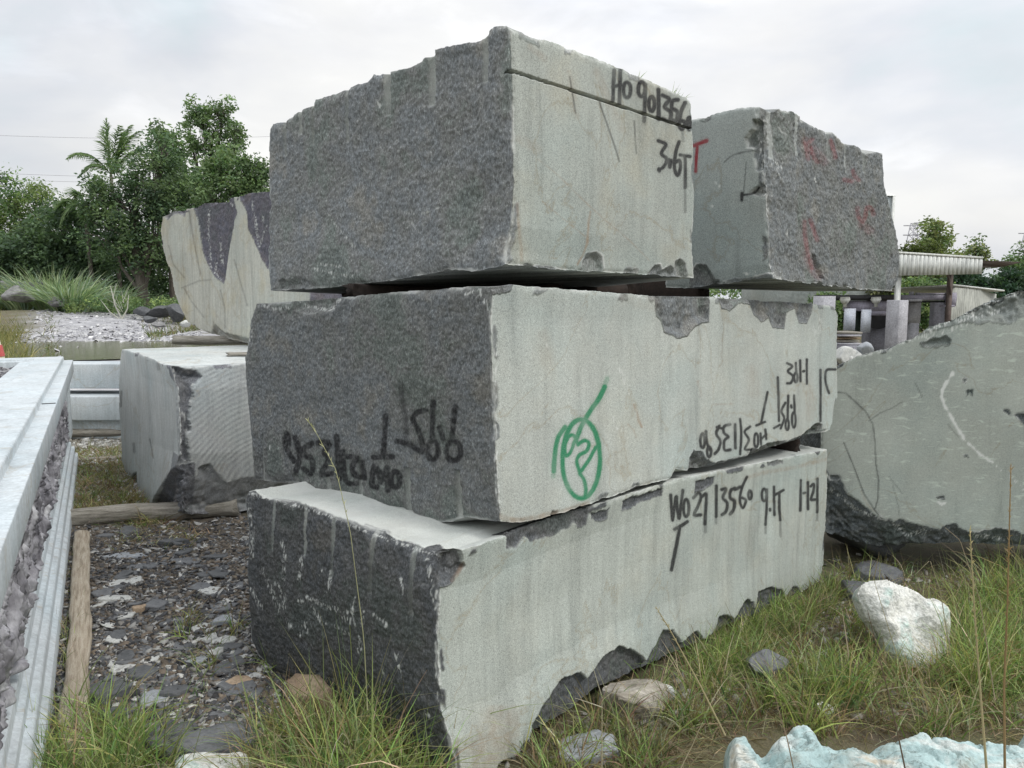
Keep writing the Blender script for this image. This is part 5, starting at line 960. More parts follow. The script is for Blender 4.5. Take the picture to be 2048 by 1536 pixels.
slabbar('stone_slab', 'long pale stone beam behind the plinth, lower and nearer one', -7.0, -3.6, 8.7, zd, zc, 0.62, 0.0)
slabbar('stone_slab', 'grey bearer stone under the two long pale beams', -6.2, -3.8, 8.78, 0.0, zd - 0.003, 0.5)
p0 = GG(150, 862); p1 = GG(245, 856)
beam('board', 'pale splintered board on the ground behind the plinth', M_WOOD, (p0[0] - .2, p0[1] - 0.1, 0.20), (p1[0] + 0.3, p1[1] - 0.1, 0.22), 0.12, 0.03, 41, 0.02, 'board')
rock('rock', 'small grey stone holding up the splintered board', M_GREYR, (p0[0] + 0.25, p0[1] - 0.1), (0.3, 0.3, 0.24), 214, 'rock', None, 3, 9, 0.04)
p0 = GG(150, 880); p1 = GG(245, 876)
beam('log', 'thin grey log behind the plinth below the splintered board', M_WOODG, (p0[0] - .2, p0[1], 0.01), (p1[0] + 0.5, p1[1], 0.01), 0.12, 0.12, 42, 0.03, 'log', 0.5)
p0 = GG(150, 925); p1 = GG(245, 916)
beam('board', 'thin brown board lying flat on pale gravel behind the plinth', M_WOODG, (p0[0] - .1, p0[1], 0.01), (p1[0] + 0.5, p1[1], 0.02), 0.08, 0.03, 43, 0.02, 'board')
# leaning cream marker with a red mark at the far left
c = at(-36, 700, 8.2); mb = MB(); mb.tube([(c[0], c[1], 0), (c[0], c[1], 0.5), (c[0], c[1], 0.98)], [0.25, 0.23, 0.20], 20); mb.tube([(c[0], c[1], 0.98), (c[0], c[1], 1.25), (c[0], c[1], 1.5)], [0.20, 0.15, 0.09], 20)
rt = empty('marker_post', (c[0], c[1], 0), 'cream tapering marker with a red patch at the far left edge', 'marker')
child(mb, 'body', simple('cream_paint', [(0.3, (0.5, 0.46, 0.33)), (0.7, (0.62, 0.58, 0.45))], 4, 3, 0.6, 0.1), rt, smooth=True)
mb = MB().tube([(c[0], c[1], 1.0), (c[0], c[1], 1.12)], [0.203, 0.183], 20); child(mb, 'band', simple('red_paint', [(0.3, (0.33, 0.04, 0.035)), (0.7, (0.42, 0.07, 0.06))], 4, 3, 0.6, 0.1), rt, smooth=True)
# ------------------------------------------------------------------ works buildings on the right
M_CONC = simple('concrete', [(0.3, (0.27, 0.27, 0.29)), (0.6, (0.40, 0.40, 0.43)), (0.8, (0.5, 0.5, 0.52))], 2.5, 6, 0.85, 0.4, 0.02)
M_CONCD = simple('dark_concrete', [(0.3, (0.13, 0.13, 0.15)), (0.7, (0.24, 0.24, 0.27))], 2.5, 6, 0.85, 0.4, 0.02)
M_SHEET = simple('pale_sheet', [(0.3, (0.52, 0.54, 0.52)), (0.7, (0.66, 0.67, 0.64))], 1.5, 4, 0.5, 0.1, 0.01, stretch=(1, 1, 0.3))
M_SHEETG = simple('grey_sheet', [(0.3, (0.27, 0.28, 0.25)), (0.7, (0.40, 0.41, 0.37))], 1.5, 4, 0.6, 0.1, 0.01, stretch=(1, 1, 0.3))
M_RUST = simple('rusty_steel', [(0.3, (0.08, 0.06, 0.055)), (0.6, (0.14, 0.11, 0.10)), (0.8, (0.22, 0.15, 0.12))], 5, 5, 0.8, 0.3, 0.01)
M_LILAC = simple('painted_steel', [(0.3, (0.24, 0.23, 0.28)), (0.7, (0.37, 0.35, 0.42))], 3, 4, 0.7, 0.3, 0.01)
M_BLACK = simple('black_steel', [(0.3, (0.012, 0.012, 0.014)), (0.7, (0.03, 0.03, 0.032))], 3, 4, 0.6, 0.1, 0.01)
def boxpx(mb, x0, y0, x1, y1, Y, d, ground=False, **k):
    ym = y0 + 12 if ground else (y0 + y1) / 2; a = at(x0, ym, Y); b_ = at(x1, ym, Y); zt, zb = at(x0, y0, Y)[2], at(x0, y1, Y)[2]
    if ground: zb = -0.2
    mb.box(((a[0] + b_[0]) / 2, Y + d / 2, (zt + zb) / 2), (abs(b_[0] - a[0]) / 2, d / 2, (zt - zb) / 2), **k); return mb
def corr(pA, pB, top, bot, n, amp, thick=0.02):
    """corrugated sheet hung between pA..pB (xy); top/bot give z at both ends"""
    mb = MB(); t = np.linspace(0, 1, n); pA = np.array(pA, float); pB = np.array(pB, float); d = (pB - pA); nn = np.array([-d[1], d[0]]) / np.linalg.norm(d)
    w = np.sign(np.sin(t * np.pi * n / 2 + 0.8)) * amp * 0.5
    xy = pA + t[:, None] * d + w[:, None] * nn; zt = top[0] + t * (top[1] - top[0]); zb = bot[0] + t * (bot[1] - bot[0])
    V = np.concatenate([np.c_[xy, zt], np.c_[xy, zb], np.c_[xy + nn * thick, zt], np.c_[xy + nn * thick, zb]]); i = np.arange(n - 1)
    Q = np.concatenate([np.stack([i, i + 1, n + i + 1, n + i], 1), np.stack([2 * n + i, 3 * n + i, 3 * n + i + 1, 2 * n + i + 1], 1), np.stack([i, 2 * n + i, 2 * n + i + 1, i + 1], 1), np.stack([n + i, n + i + 1, 3 * n + i + 1, 3 * n + i], 1)])
    return mb.add(V, Q)
Ys = 22.0
can = empty('canopy', tuple(at(1800, 712, Ys)), 'open works canopy of white corrugated sheet on thin posts behind the stack', 'canopy')
a = at(1560, 494, Ys + 1.0); b_ = at(1966, 519, Ys); c = at(1560, 556, Ys + 1.0); d = at(1948, 548, Ys)
child(corr(a[:2], b_[:2], (a[2], b_[2]), (c[2], d[2]), 200, 0.035), 'fascia_sheet', M_SHEET, can)
mb = MB(); e0 = a + [0, 0, 0.02]; e1 = b_ + [0, 0, 0.02]; e2 = e1 + np.array([0.4, 5, 0.25]); e3 = e0 + np.array([0.4, 5, 0.25]); up_ = np.array([0, 0, 0.06])
mb.add([e0, e1, e2, e3, e0 + up_, e1 + up_, e2 + up_, e3 + up_], [[0, 3, 2, 1], [4, 5, 6, 7], [0, 1, 5, 4], [1, 2, 6, 5], [2, 3, 7, 6], [3, 0, 4, 7]]); child(mb, 'roof_sheet', M_SHEET, can)
mb = MB(); r0 = at(1893, 518, Ys + 0.9); r1 = at(2046, 524, Ys + 6); r2 = at(2010, 533, Ys + 6); r3 = at(1893, 533, Ys + 0.9); nn = np.array([0.3, 0.9, 0])
mb.add([r0, r1, r2, r3, r0 + nn, r1 + nn, r2 + nn, r3 + nn], [[0, 1, 2, 3], [7, 6, 5, 4], [0, 4, 5, 1], [1, 5, 6, 2], [2, 6, 7, 3], [3, 7, 4, 0]]); child(mb, 'roof_beam', M_RUST, can)
for (x0, x1, y0, mt) in ((1900, 1908, 522, M_RUST), (1794, 1803, 545, M_SHEET)):
    mb = MB(); boxpx(mb, x0, y0, x1, 720, Ys + (0.9 if x0 > 1850 else 0.5), 0.12, True); child(mb, 'post', mt, can)
mb = MB(); p_ = [at(1886, 538, Ys + .85), at(1894, 545, Ys + .85), at(1899, 562, Ys + .85), at(1901, 590, Ys + .85)]; mb.tube(p_, 0.03, 6); child(mb, 'brace', M_RUST, can)
pil = MB(); a = at(1797, 700, Ys); mb = pil
zt = at(1797, 600, Ys)[2]; s2 = 0.33
ax = np.array([[math.cos(0.5), math.sin(0.5), 0], [-math.sin(0.5), math.cos(0.5), 0], [0, 0, 1.0]])
mb.box((a[0], Ys + 0.2, (zt - 0.2) / 2), (0.21, 0.21, (zt + 0.2) / 2), ax=ax)
o = mb.build('concrete_pillar', M_CONC, loc=(a[0], Ys + 0.2, 0)); md = o.modifiers.new('b', 'BEVEL'); md.width = 0.02; tag(o, 'square pale concrete pillar standing just left of the rock slab top', 'pillar')
gan = empty('gantry', tuple(at(1850, 712, Ys + 1.2)), 'low grey steel gantry beam with bracket behind the concrete pillar', 'gantry')
mb = MB(); boxpx(mb, 1806, 590, 1914, 601, Ys + 1.2, 0.3); boxpx(mb, 1842, 586, 1900, 589.5, Ys + 1.25, 0.2); child(mb, 'beam', M_LILAC, gan)
mb = MB(); boxpx(mb, 1806, 601.5, 1912, 605, Ys + 1.25, 0.2); child(mb, 'underside_rail', M_BLACK, gan)
mb = MB(); boxpx(mb, 1818, 590, 1842, 646, Ys + 1.6, 0.35); boxpx(mb, 1822, 583, 1828, 590, Ys + 1.6, 0.12); boxpx(mb, 1834, 585, 1840, 590, Ys + 1.6, 0.12); boxpx(mb, 1816, 598, 1844, 603, Ys + 1.15, 0.04); boxpx(mb, 1820, 646, 1838, 720, Ys + 1.6, 0.3, True); child(mb, 'motor_housing', M_CONC, gan)
mb = MB(); boxpx(mb, 1896, 585, 1913, 612, Ys + 1.1, 0.2); boxpx(mb, 1890, 610, 1910, 614, Ys + 1.0, 0.3); child(mb, 'bracket', M_LILAC, gan)
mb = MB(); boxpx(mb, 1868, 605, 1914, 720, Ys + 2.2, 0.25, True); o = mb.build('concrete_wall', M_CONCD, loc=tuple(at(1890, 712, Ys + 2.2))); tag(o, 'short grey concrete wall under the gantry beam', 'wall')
shed = empty('corrugated_shed', tuple(at(1950, 712, Ys + 4)), 'grey corrugated shed with thin white sloping roof right of the canopy post', 'shed')
a = at(1908, 575, Ys + 2); b_ = at(1961, 579, Ys + 3.2); c = at(1993, 588, Ys + 4.6)
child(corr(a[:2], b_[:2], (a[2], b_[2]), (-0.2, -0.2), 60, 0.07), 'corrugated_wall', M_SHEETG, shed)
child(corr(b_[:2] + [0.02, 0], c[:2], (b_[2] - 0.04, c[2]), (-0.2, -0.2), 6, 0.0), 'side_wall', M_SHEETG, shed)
mb = MB(); q0 = at(1908, 573, Ys + 1.9); q1 = at(2009, 584, Ys + 4.2); q2 = q1 + [-1.0, 3, -0.1]; q3 = q0 + [-1.0, 3, -0.1]; u2 = np.array([0, 0, 0.05]); q0, q1, q2, q3 = [v_ + [0, 0, 0.02] for v_ in (q0, q1, q2, q3)]
mb.add([q0, q1, q2, q3, q0 + u2, q1 + u2, q2 + u2, q3 + u2], [[0, 3, 2, 1], [4, 5, 6, 7], [0, 1, 5, 4], [1, 2, 6, 5], [2, 3, 7, 6], [3, 0, 4, 7]]); child(mb, 'roof', M_SHEET, shed)
saw = empty('stone_saw', tuple(at(1730, 712, Ys + 1)), 'old stone-cutting saw with dark round blade and pale guards left of the pillar', 'machine')
mb = MB(); boxpx(mb, 1640, 590, 1796, 601, Ys + 0.9, 0.4); child(mb, 'cross_beam', M_BLACK, saw)
mb = MB(); boxpx(mb, 1700, 601.5, 1776, 622, Ys + 1.0, 0.5); boxpx(mb, 1742, 622, 1776, 631, Ys + 1.0, 0.5); child(mb, 'carriage', M_LILAC, saw)
for x_ in (1690, 1752):
    a = at(x_, 594, Ys + 0.8); b2 = at(x_, 607, Ys + 0.8); mb = MB(); mb.tube([a, a * .6 + b2 * .4, b2], [0.13, 0.15, 0.08], 14); mb.tube([b2, b2 - [0, 0, 0.1]], [0.05, 0.05], 10); child(mb, 'oil_cup', M_SHEET, saw, smooth=True)
for (x0, x1, y0, y1) in ((1689, 1711, 617, 661), (1723, 1742, 619, 665)):
    mb = MB(); boxpx(mb, x0, y0, x1, y1, Ys + 0.8, 0.06); child(mb, 'blade_guard', simple('bluish_sheet', [(0.3, (0.42, 0.46, 0.54)), (0.7, (0.58, 0.61, 0.66))], 3, 4, 0.6, 0.1), saw)
mb = MB(); a = at(1758, 624, Ys + 1.6); th = np.linspace(0, 2 * np.pi, 40); mb.tube([a, a + [0, 0.05, 0]], [0.52, 0.52], 40); child(mb, 'saw_blade', M_BLACK, saw)
mb = MB(); boxpx(mb, 1711, 622, 1724, 664, Ys + 1.7, 0.1); child(mb, 'back_plate', simple('dark_green', [(0.3, (0.02, 0.035, 0.03)), (0.7, (0.04, 0.06, 0.05))], 3, 3, 0.7, 0.1), saw)
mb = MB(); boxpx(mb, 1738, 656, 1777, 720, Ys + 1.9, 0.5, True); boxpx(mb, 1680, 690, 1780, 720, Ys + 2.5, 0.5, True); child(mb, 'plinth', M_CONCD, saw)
mb = MB(); boxpx(mb, 1638, 592, 1671, 720, Ys - 1.5, 0.4, True); o = mb.build('concrete_pillar', M_CONC, loc=tuple(at(1655, 712, Ys - 1.5))); tag(o, 'pale concrete post peeking out above the far end of the middle block', 'pillar')
for k in range(5):
    y1 = 690 - k * 5.6; mb = MB(); boxpx(mb, 1676 + (k % 2) * 2, y1 - 3.6, 1726 - (k * 7) % 9, y1, Ys - 0.6 + 0.08 * (k % 3), 0.9); o = mb.build('stone_plank', [M_CONC, M_WOODG, M_OCHRE, M_CONC, M_WOODG][k], loc=tuple(at(1700, y1, Ys - 0.6)))
    tag(o, ['lowest', 'second', 'middle', 'fourth', 'topmost'][k] + ' board of the small pile left of the stone saw', 'board', 'boards piled by the stone saw')
mb = MB(); boxpx(mb, 1676, 691, 1728, 720, Ys - 0.7, 1.1, True); o = mb.build('bearer_block', M_CONCD, loc=tuple(at(1700, 712, Ys - 0.7))); tag(o, 'rough concrete block carrying the small pile of boards', 'block')
for k, (px, py, s, lab) in enumerate(((1690, 715, 0.5, 'whitish stone lump behind the rock slab, leftmost'), (1712, 712, 0.45, 'whitish stone lump behind the rock slab, second from left'), (1728, 704, 0.35, 'pale blue stone block at the foot of the stone saw'), (1700, 726, 0.3, 'small white stone lump in front of the other white ones'))):
    g = at(px, py, Ys - 3.5); rock('waste_stone', lab, [M_PALE, M_PALE, M_BLUISH, M_PALE][k], (g[0], g[1], max(g[2] - s * 0.5, -0.15)), (s, s, s * 1.0), 230 + k, 'waste stone', None, 3, 9, 0.04, False, k, 0, 0)
mb = MB(); Yb = 40.0; a = at(1560, 362, Yb); b_ = at(1789, 392, Yb)
bld = empty('site_building', (at(1780, 600, Yb)[0], Yb, 0), 'tall pale panelled building corner peeking out behind the granite block with red T', 'building')
mb.box(((a[0] + b_[0]) / 2, Yb + 3, b_[2] / 2 - 0.1), ((b_[0] - a[0]) / 2, 3, b_[2] / 2 + 0.1)); child(mb, 'wall', simple('pale_panel', [(0.3, (0.40, 0.45, 0.46)), (0.7, (0.50, 0.54, 0.54))], 1, 3, 0.5, 0.0), bld)
mb = MB(); q = [np.array([a[0], Yb - .1, b_[2]]), np.array([b_[0] + .05, Yb - .1, b_[2]]), np.array([b_[0] + .05, Yb + 6.1, b_[2]]), np.array([a[0], Yb + 6.1, b_[2]])]; t2 = [np.array([b_[0] - 1.2, Yb + 0.5, b_[2] + 0.75]), np.array([b_[0] - 1.2, Yb + 5.5, b_[2] + 0.75]), np.array([a[0], Yb + .5, b_[2] + .75]), np.array([a[0], Yb + 5.5, b_[2] + .75])]
mb.add(q + t2, [[0, 1, 4, 6], [1, 2, 5, 4], [2, 3, 7, 5], [6, 4, 5, 7], [0, 6, 7, 3]]); child(mb, 'roof', M_SHEET, bld)
mb = MB()
for xx in (0, -0.55): mb.box((b_[0] - 0.06 + xx, Yb - 0.03, b_[2] / 2), (0.06, 0.06, b_[2] / 2))
child(mb, 'corner_trim', M_SHEET, bld)
# lattice pylon and wires far away
def pylon(px, ytop, Y, label, wb):
    a = at(px, ytop, Y); zt = a[2]; mb = MB(); n = 9; th_ = 0.10 * Y / 150
    for sx in (-1, 1):
        for sy in (-1, 1): mb.tube([(a[0] + sx * wb, Y + sy * wb, 0), (a[0] + sx * wb * 0.25, Y + sy * wb * .25, zt)], th_, 4)
    for i_ in range(n):
        z0, z1 = zt * (1 - 0.88 ** i_) / (1 - 0.88 ** n), zt * (1 - 0.88 ** (i_ + 1)) / (1 - 0.88 ** n); w0, w1 = wb * (1 - 0.75 * z0 / zt), wb * (1 - .75 * z1 / zt)
        for sy in (-1, 1):
            mb.tube([(a[0] - w0, Y + sy * w0, z0), (a[0] + w1, Y + sy * w1, z1)], th_ * .6, 4); mb.tube([(a[0] + w0, Y + sy * w0, z0), (a[0] - w1, Y + sy * w1, z1)], th_ * .6, 4); mb.tube([(a[0] - w1, Y + sy * w1, z1), (a[0] + w1, Y + sy * w1, z1)], th_ * .6, 4)
    rt = empty('pylon', (a[0], Y, 0), label, 'pylon'); child(mb, 'lattice_frame', M_CONC, rt)
    mb = MB()
    for z_ in (zt * 0.97, zt * 0.86): mb.tube([(a[0] - wb * 0.9, Y, z_), (a[0] + wb * 0.9, Y, z_)], th_, 4)
    child(mb, 'cross_arm', M_CONC, rt)
pylon(1832, 446, 150, 'faint lattice power pylon behind the airy trees right of the stack', 2.6)
pylon(2062, 462, 170, 'lattice power pylon at the very right edge above the bushes', 3.0)
for k, (y0, y1) in enumerate(((336, 352), (349, 362), (262, 272))):
    A_ = at(-200, y0, 90); B_ = at(560, y1, 130); mb = MB(); t = np.linspace(0, 1, 14); P = A_ + t[:, None] * (B_ - A_); P[:, 2] -= 1.2 * 4 * t * (1 - t) * 0.5; mb.tube(P, 0.022, 4)
    o = mb.build('power_line', M_CONC, loc=tuple(A_)); tag(o, ['thin overhead wire left of the trees, middle one', 'thin overhead wire left of the trees, lowest one', 'faint overhead wire left of the trees, highest one'][k], 'wire', 'overhead wires')
# ------------------------------------------------------------------ vegetation
def leafmat(name, cols, trans=0.36):
    m, t, b = newmat(name); a, _ = attr(t, 'col'); co = objco(t)
    c = mixc(t, 1.0, a, ramp(t, noise(t, co, 1.5, 4, 0.6), [(0.3, 0.75), (0.7, 1.25)]), 'MULTIPLY'); t.links.new(c, b.inputs['Base Color'])
    b.inputs['Roughness'].default_value = 0.55; b.inputs['Specular IOR Level'].default_value = 0.3
    tr = t.nodes.new('ShaderNodeBsdfTranslucent'); t.links.new(mixc(t, 1.0, c, (1.15, 1.25, 0.7), 'MULTIPLY'), tr.inputs[0])
    mx = t.nodes.new('ShaderNodeMixShader'); mx.inputs[0].default_value = trans; t.links.new(b.outputs[0], mx.inputs[1]); t.links.new(tr.outputs[0], mx.inputs[2])
    out = [n for n in t.nodes if n.type == 'OUTPUT_MATERIAL'][0]; t.links.new(mx.outputs[0], out.inputs[0]); return m
M_LEAF = leafmat('foliage', None); M_GRASS = leafmat('grass_blades', None, 0.3)
M_BARK = simple('bark', [(0.3, (0.07, 0.06, 0.05)), (0.7, (0.17, 0.15, 0.13))], 3, 5, 0.9, 0.6, 0.02, stretch=(4, 4, 1))
vr = np.random.default_rng(99)
def leaves(C, n, rad, size, cols, asp=0.45, droop=0.3, zflat=0.8):
    """C (k,3) clump centres -> V,Q,A of leaf quads"""
    k = len(C); P = vr.normal(size=(k, n, 3)); P /= np.linalg.norm(P, axis=2)[..., None]; P *= (vr.random((k, n, 1)) ** 0.45) * np.asarray(rad).reshape(-1, 1, 1); P[..., 2] *= zflat
    P = (C[:, None] + P).reshape(-1, 3); m = len(P)
    d = vr.normal(size=(m, 3)); d[:, 2] = d[:, 2] * 0.6 - droop; d /= np.linalg.norm(d, axis=1)[:, None]; s = np.cross(d, vr.normal(size=(m, 3))); s /= np.linalg.norm(s, axis=1)[:, None]
    L = size * vr.uniform(0.5, 1.3, (m, 1)); w = L * asp
    V = np.stack([P, P + d * L * .5 + s * w * .5, P + d * L, P + d * L * .5 - s * w * .5], 1).reshape(-1, 3); Q = np.arange(m * 4).reshape(-1, 4)
    cc = np.array(cols)[vr.integers(0, len(cols), k)] * vr.uniform(0.7, 1.25, (k, 1)); A = np.repeat(np.repeat(cc, n, 0) * vr.uniform(0.75, 1.25, (m, 1)), 4, 0)
    return V, Q, A
def tree(name, label, px, Y, lobes, cols, nclump=120, nleaf=60, size=0.3, crad=0.8, trunk=0.25, cat='tree', group=None, base_py=None, asp=0.45, droop=0.3, tpts=None, hollow=0.35):
    """lobes: (px, py, rx, ry) in photo pixels at this depth -> real ellipsoids there"""
    k = Y / F; g = at(px, 600, Y); z0 = gz1(g[0], Y); Cs = []; tot = sum(l[2] * l[3] for l in lobes)
    rt = empty(name, (g[0], Y, z0), label, cat, group); mb = MB(); topz_ = 0
    for l in lobes:
        c = at(l[0], l[1], Y); n = max(3, int(nclump * l[2] * l[3] / tot)); v = vr.normal(size=(n, 3)); v /= np.linalg.norm(v, axis=1)[:, None]
        v *= (hollow + (1 - hollow) * vr.random((n, 1)) ** 0.5); P = c + v * np.array([l[2] * k, 0.8 * l[2] * k, l[3] * k]) * 1.0
        P += 0.18 * l[2] * k * np.stack([pn(P, 0.4 / (l[2] * k) * 4, 3), pn(P, 1.6 / (l[2] * k), 9), pn(P, 1.6 / (l[2] * k), 14)], 1); P = P[P[:, 2] > z0 + 0.1]; Cs.append(P)
        tp = np.array([g[0] + (c[0] - g[0]) * 0.15, Y, z0 + (c[2] - z0) * 0.35]); mid = (tp + c) / 2 + vr.normal(size=3) * 0.2
        if trunk: 
            mb.tube([tp, mid, c], [trunk * .4, trunk * .25, trunk * .08], 6)
            for q in P[:: max(1, len(P) // 14)]: mb.tube([mid + (c - mid) * vr.random(), (c + q) / 2, q], [trunk * .14, trunk * .08, trunk * .03], 5)
        topz_ = max(topz_, c[2])
    if trunk:
        hh_ = max(topz_ - z0, 1); tz = np.linspace(0, 0.8, 7); P = np.stack([g[0] + 0.02 * hh_ * np.sin(tz * 5 + px), Y + 0 * tz, z0 - 0.1 + tz * hh_], 1); mb.tube(P, trunk * (1.15 - tz), 9); child(mb, 'trunk', M_BARK, rt, smooth=True)
    C = np.concatenate(Cs); V, Q, A = leaves(C, nleaf, crad * vr.uniform(0.6, 1.2, len(C)), size, cols, asp, droop)
    child(MB().add(V, Q, A=A), 'crown', M_LEAF, rt, attr='col'); return rt
DK = [(0.069, 0.112, 0.07), (0.095, 0.155, 0.088), (0.128, 0.195, 0.101), (0.176, 0.25, 0.127)]
MD = [(0.116, 0.19, 0.091), (0.166, 0.247, 0.117), (0.094, 0.161, 0.077), (0.212, 0.285, 0.143)]
LT = [(0.198, 0.286, 0.103), (0.264, 0.342, 0.131), (0.149, 0.229, 0.094), (0.314, 0.372, 0.187)]
YL = [(0.23, 0.264, 0.104), (0.172, 0.22, 0.091), (0.299, 0.319, 0.156)]
GT = 'trees behind the yard on the left'
tree('tree', 'broad dark tree with a visible trunk, centre of the left grove', 285, 52, [(255, 400, 75, 90), (310, 370, 60, 90), (230, 480, 70, 60), (320, 470, 70, 80), (280, 500, 60, 36), (200, 400, 40, 60), (330, 300, 26, 40)], DK, 330, 60, 0.27, 0.80, 0.36, group=GT)
tree('tree', 'tallest tree of the left grove with a light open rounded crown', 425, 60, [(405, 225, 34, 32), (445, 220, 32, 30), (425, 265, 58, 45), (385, 290, 26, 28), (470, 285, 25, 40), (440, 320, 45, 40), (478, 255, 14, 18), (378, 245, 14, 14)], DK[1:] + MD[:2], 150, 40, 0.32, 0.62, 0.22, group=GT, hollow=0.05)
tree('tree', 'mid-green tree behind the cream block, right side of the left grove', 470, 50, [(470, 350, 50, 55), (515, 360, 30, 60), (430, 390, 50, 60), (500, 420, 50, 60), (400, 470, 60, 60)], MD + DK[2:], 270, 56, 0.28, 0.85, 0.3, group=GT)
tree('tree', 'feathery dark tree between the palm and the tallest tree', 340, 56, [(335, 300, 24, 40), (350, 350, 40, 60), (380, 400, 45, 70), (315, 262, 9, 16)], DK[1:], 170, 60, 0.34, 0.8, 0.26, group=GT)
tree('tree', 'pale green tree at the far left edge of the left grove', 30, 62, [(30, 400, 60, 60), (80, 420, 45, 55), (-30, 420, 60, 70), (30, 470, 70, 50), (100, 470, 30, 35)], LT[:3] + MD, 230, 44, 0.30, 0.95, 0.3, group=GT, hollow=0.2)
tree('tree', 'dark low tree in the corner between the pale and the broad dark tree', 130, 55, [(130, 455, 60, 50), (60, 500, 70, 45), (180, 520, 50, 45), (120, 530, 60, 40), (0, 520, 60, 50)], DK[:3], 330, 62, 0.34, 0.9, 0.28, group=GT)
def blade_mesh(roots, dirs, L, width, bend, segs=5, curl=0.0):
    n = len(roots); t = np.linspace(0, 1, segs + 1)[None, :, None]; roots = np.asarray(roots)[:, None]; d = dirs / np.linalg.norm(dirs, axis=1)[:, None]; L = np.asarray(L).reshape(-1, 1, 1)
    hz = d.copy(); hz[:, 2] = 0; hz /= np.linalg.norm(hz, axis=1)[:, None] + 1e-6; b_ = np.asarray(bend).reshape(-1, 1, 1)
    P = roots + d[:, None] * L * t + hz[:, None] * (b_ * L) * t ** 2 - np.array([0, 0, 1.0]) * (b_ * L * 0.9) * t ** 2.4
    sd_ = np.cross(d, [0, 0, 1.0]); sd_ /= np.linalg.norm(sd_, axis=1)[:, None] + 1e-6; a = vr.uniform(0, 6.28, n); sd_ = sd_ * np.cos(a)[:, None] + np.cross(d, sd_) * np.sin(a)[:, None]
    w = np.asarray(width).reshape(-1, 1, 1) * np.clip(1.15 * (1 - t) ** 0.7, 0.05, 1); Lf = P - sd_[:, None] * w / 2; Rt_ = P + sd_[:, None] * w / 2
    V = np.stack([Lf, Rt_], 2).reshape(n, -1, 3); m = 2 * (segs + 1); f = np.array([[2 * i_, 2 * i_ + 1, 2 * i_ + 3, 2 * i_ + 2] for i_ in range(segs)])
    return V.reshape(-1, 3), (np.arange(n)[:, None, None] * m + f[None]).reshape(-1, 4), m
def palm(label, px, py, Y, fronds, trunk_r=0.14, cols=MD):
    c = at(px, py, Y); z0 = gz1(c[0], Y); rt = empty('palm_tree', (c[0], Y, z0), label, 'palm', None)
    mb = MB(); mb.tube([(c[0] + 0.3, Y, z0 - .1), (c[0] + 0.15, Y, (z0 + c[2]) / 2), c], [trunk_r * 1.2, trunk_r, trunk_r * .8], 9); child(mb, 'trunk', M_BARK, rt, smooth=True)
    mb = MB()
    for (ex, ey, sag, dy) in fronds:
        e = at(ex, ey, Y + dy); t = np.linspace(0, 1, 26); P = c + t[:, None] * (e - c); P[:, 2] += sag * 4 * t * (1 - t); mb.tube(P, 0.035 * (1.1 - t), 4, A=(0.10, 0.13, 0.05))
        for s in (-1, 1):
            q = P[3:]; T = np.gradient(P, axis=0)[3:]; T /= np.linalg.norm(T, axis=1)[:, None]; sd_ = np.cross(T, [0, 0, 1.0]) * s; L = 0.8 * np.sin(np.clip(t[3:] * 1.05, 0, 1) * np.pi * 0.85 + 0.35)
            q = np.repeat(q, 3, 0) + vr.normal(size=(len(q) * 3, 3)) * 0.03; dd = np.repeat(sd_ * 0.8 + T * 0.7 + [0, 0, -0.35], 3, 0) + vr.normal(size=(len(q), 3)) * 0.12
            V, Q, m_ = blade_mesh(q, dd, np.repeat(L, 3) + 0.12, np.full(len(q), 0.07), np.full(len(q), 0.2), 2); mb.add(V, Q, A=np.repeat(np.array(cols)[vr.integers(0, len(cols), len(q))] * vr.uniform(0.8, 1.3, (len(q), 1)), m_, 0))
    child(mb, 'frond_crown', M_LEAF, rt, attr='col')
palm('palm with upright and one far-reaching frond rising out of the left grove', 222, 350, 60, [(262, 250, 0.5, 1), (240, 252, 0.5, -1), (278, 262, 0.6, 0), (136, 316, 0.9, 0), (212, 240, 0.2, 0), (160, 350, 0.8, -1), (290, 300, 0.6, 1), (205, 255, 0.1, 1), (250, 262, 0.3, 0)])
palm('low palm with fronds drooping left in the shade of the left grove', 170, 420, 53.5, [(120, 450, 0.8, -1), (150, 400, 0.8, 0), (250, 420, 0.6, -1), (110, 425, 0.8, 0), (180, 460, 0.6, -1.5)])
def reed(label, px, py, Y, h, n, spread, cols, name='reed_clump', cat='reeds', group='tall reed clumps below the left grove', w=0.03):
    c = at(px, py, Y); z0 = gz1(c[0], Y); rad = spread * np.sqrt(vr.random(n)); th = vr.uniform(0, 6.28, n); roots = np.stack([c[0] + rad * np.cos(th) * 0.5, Y + rad * np.sin(th) * .5, np.full(n, z0 - .02)], 1)
    d = np.stack([np.cos(th) * rad / spread * 0.55, np.sin(th) * rad / spread * .55, np.ones(n)], 1) + vr.normal(size=(n, 3)) * 0.1
    V, Q, m_ = blade_mesh(roots, d, h * vr.uniform(0.55, 1.1, n), np.full(n, w), vr.uniform(0.1, 0.6, n), 6); A = np.repeat(np.array(cols)[vr.integers(0, len(cols), n)] * vr.uniform(0.7, 1.3, (n, 1)), m_, 0)
    o = mesh_np(name, V, Q, M_GRASS, None, (c[0], Y, z0), {'col': A}); return tag(o, label, cat, group)
RC = [(0.279, 0.37, 0.2), (0.193, 0.277, 0.15), (0.388, 0.443, 0.301), (0.258, 0.351, 0.276)]
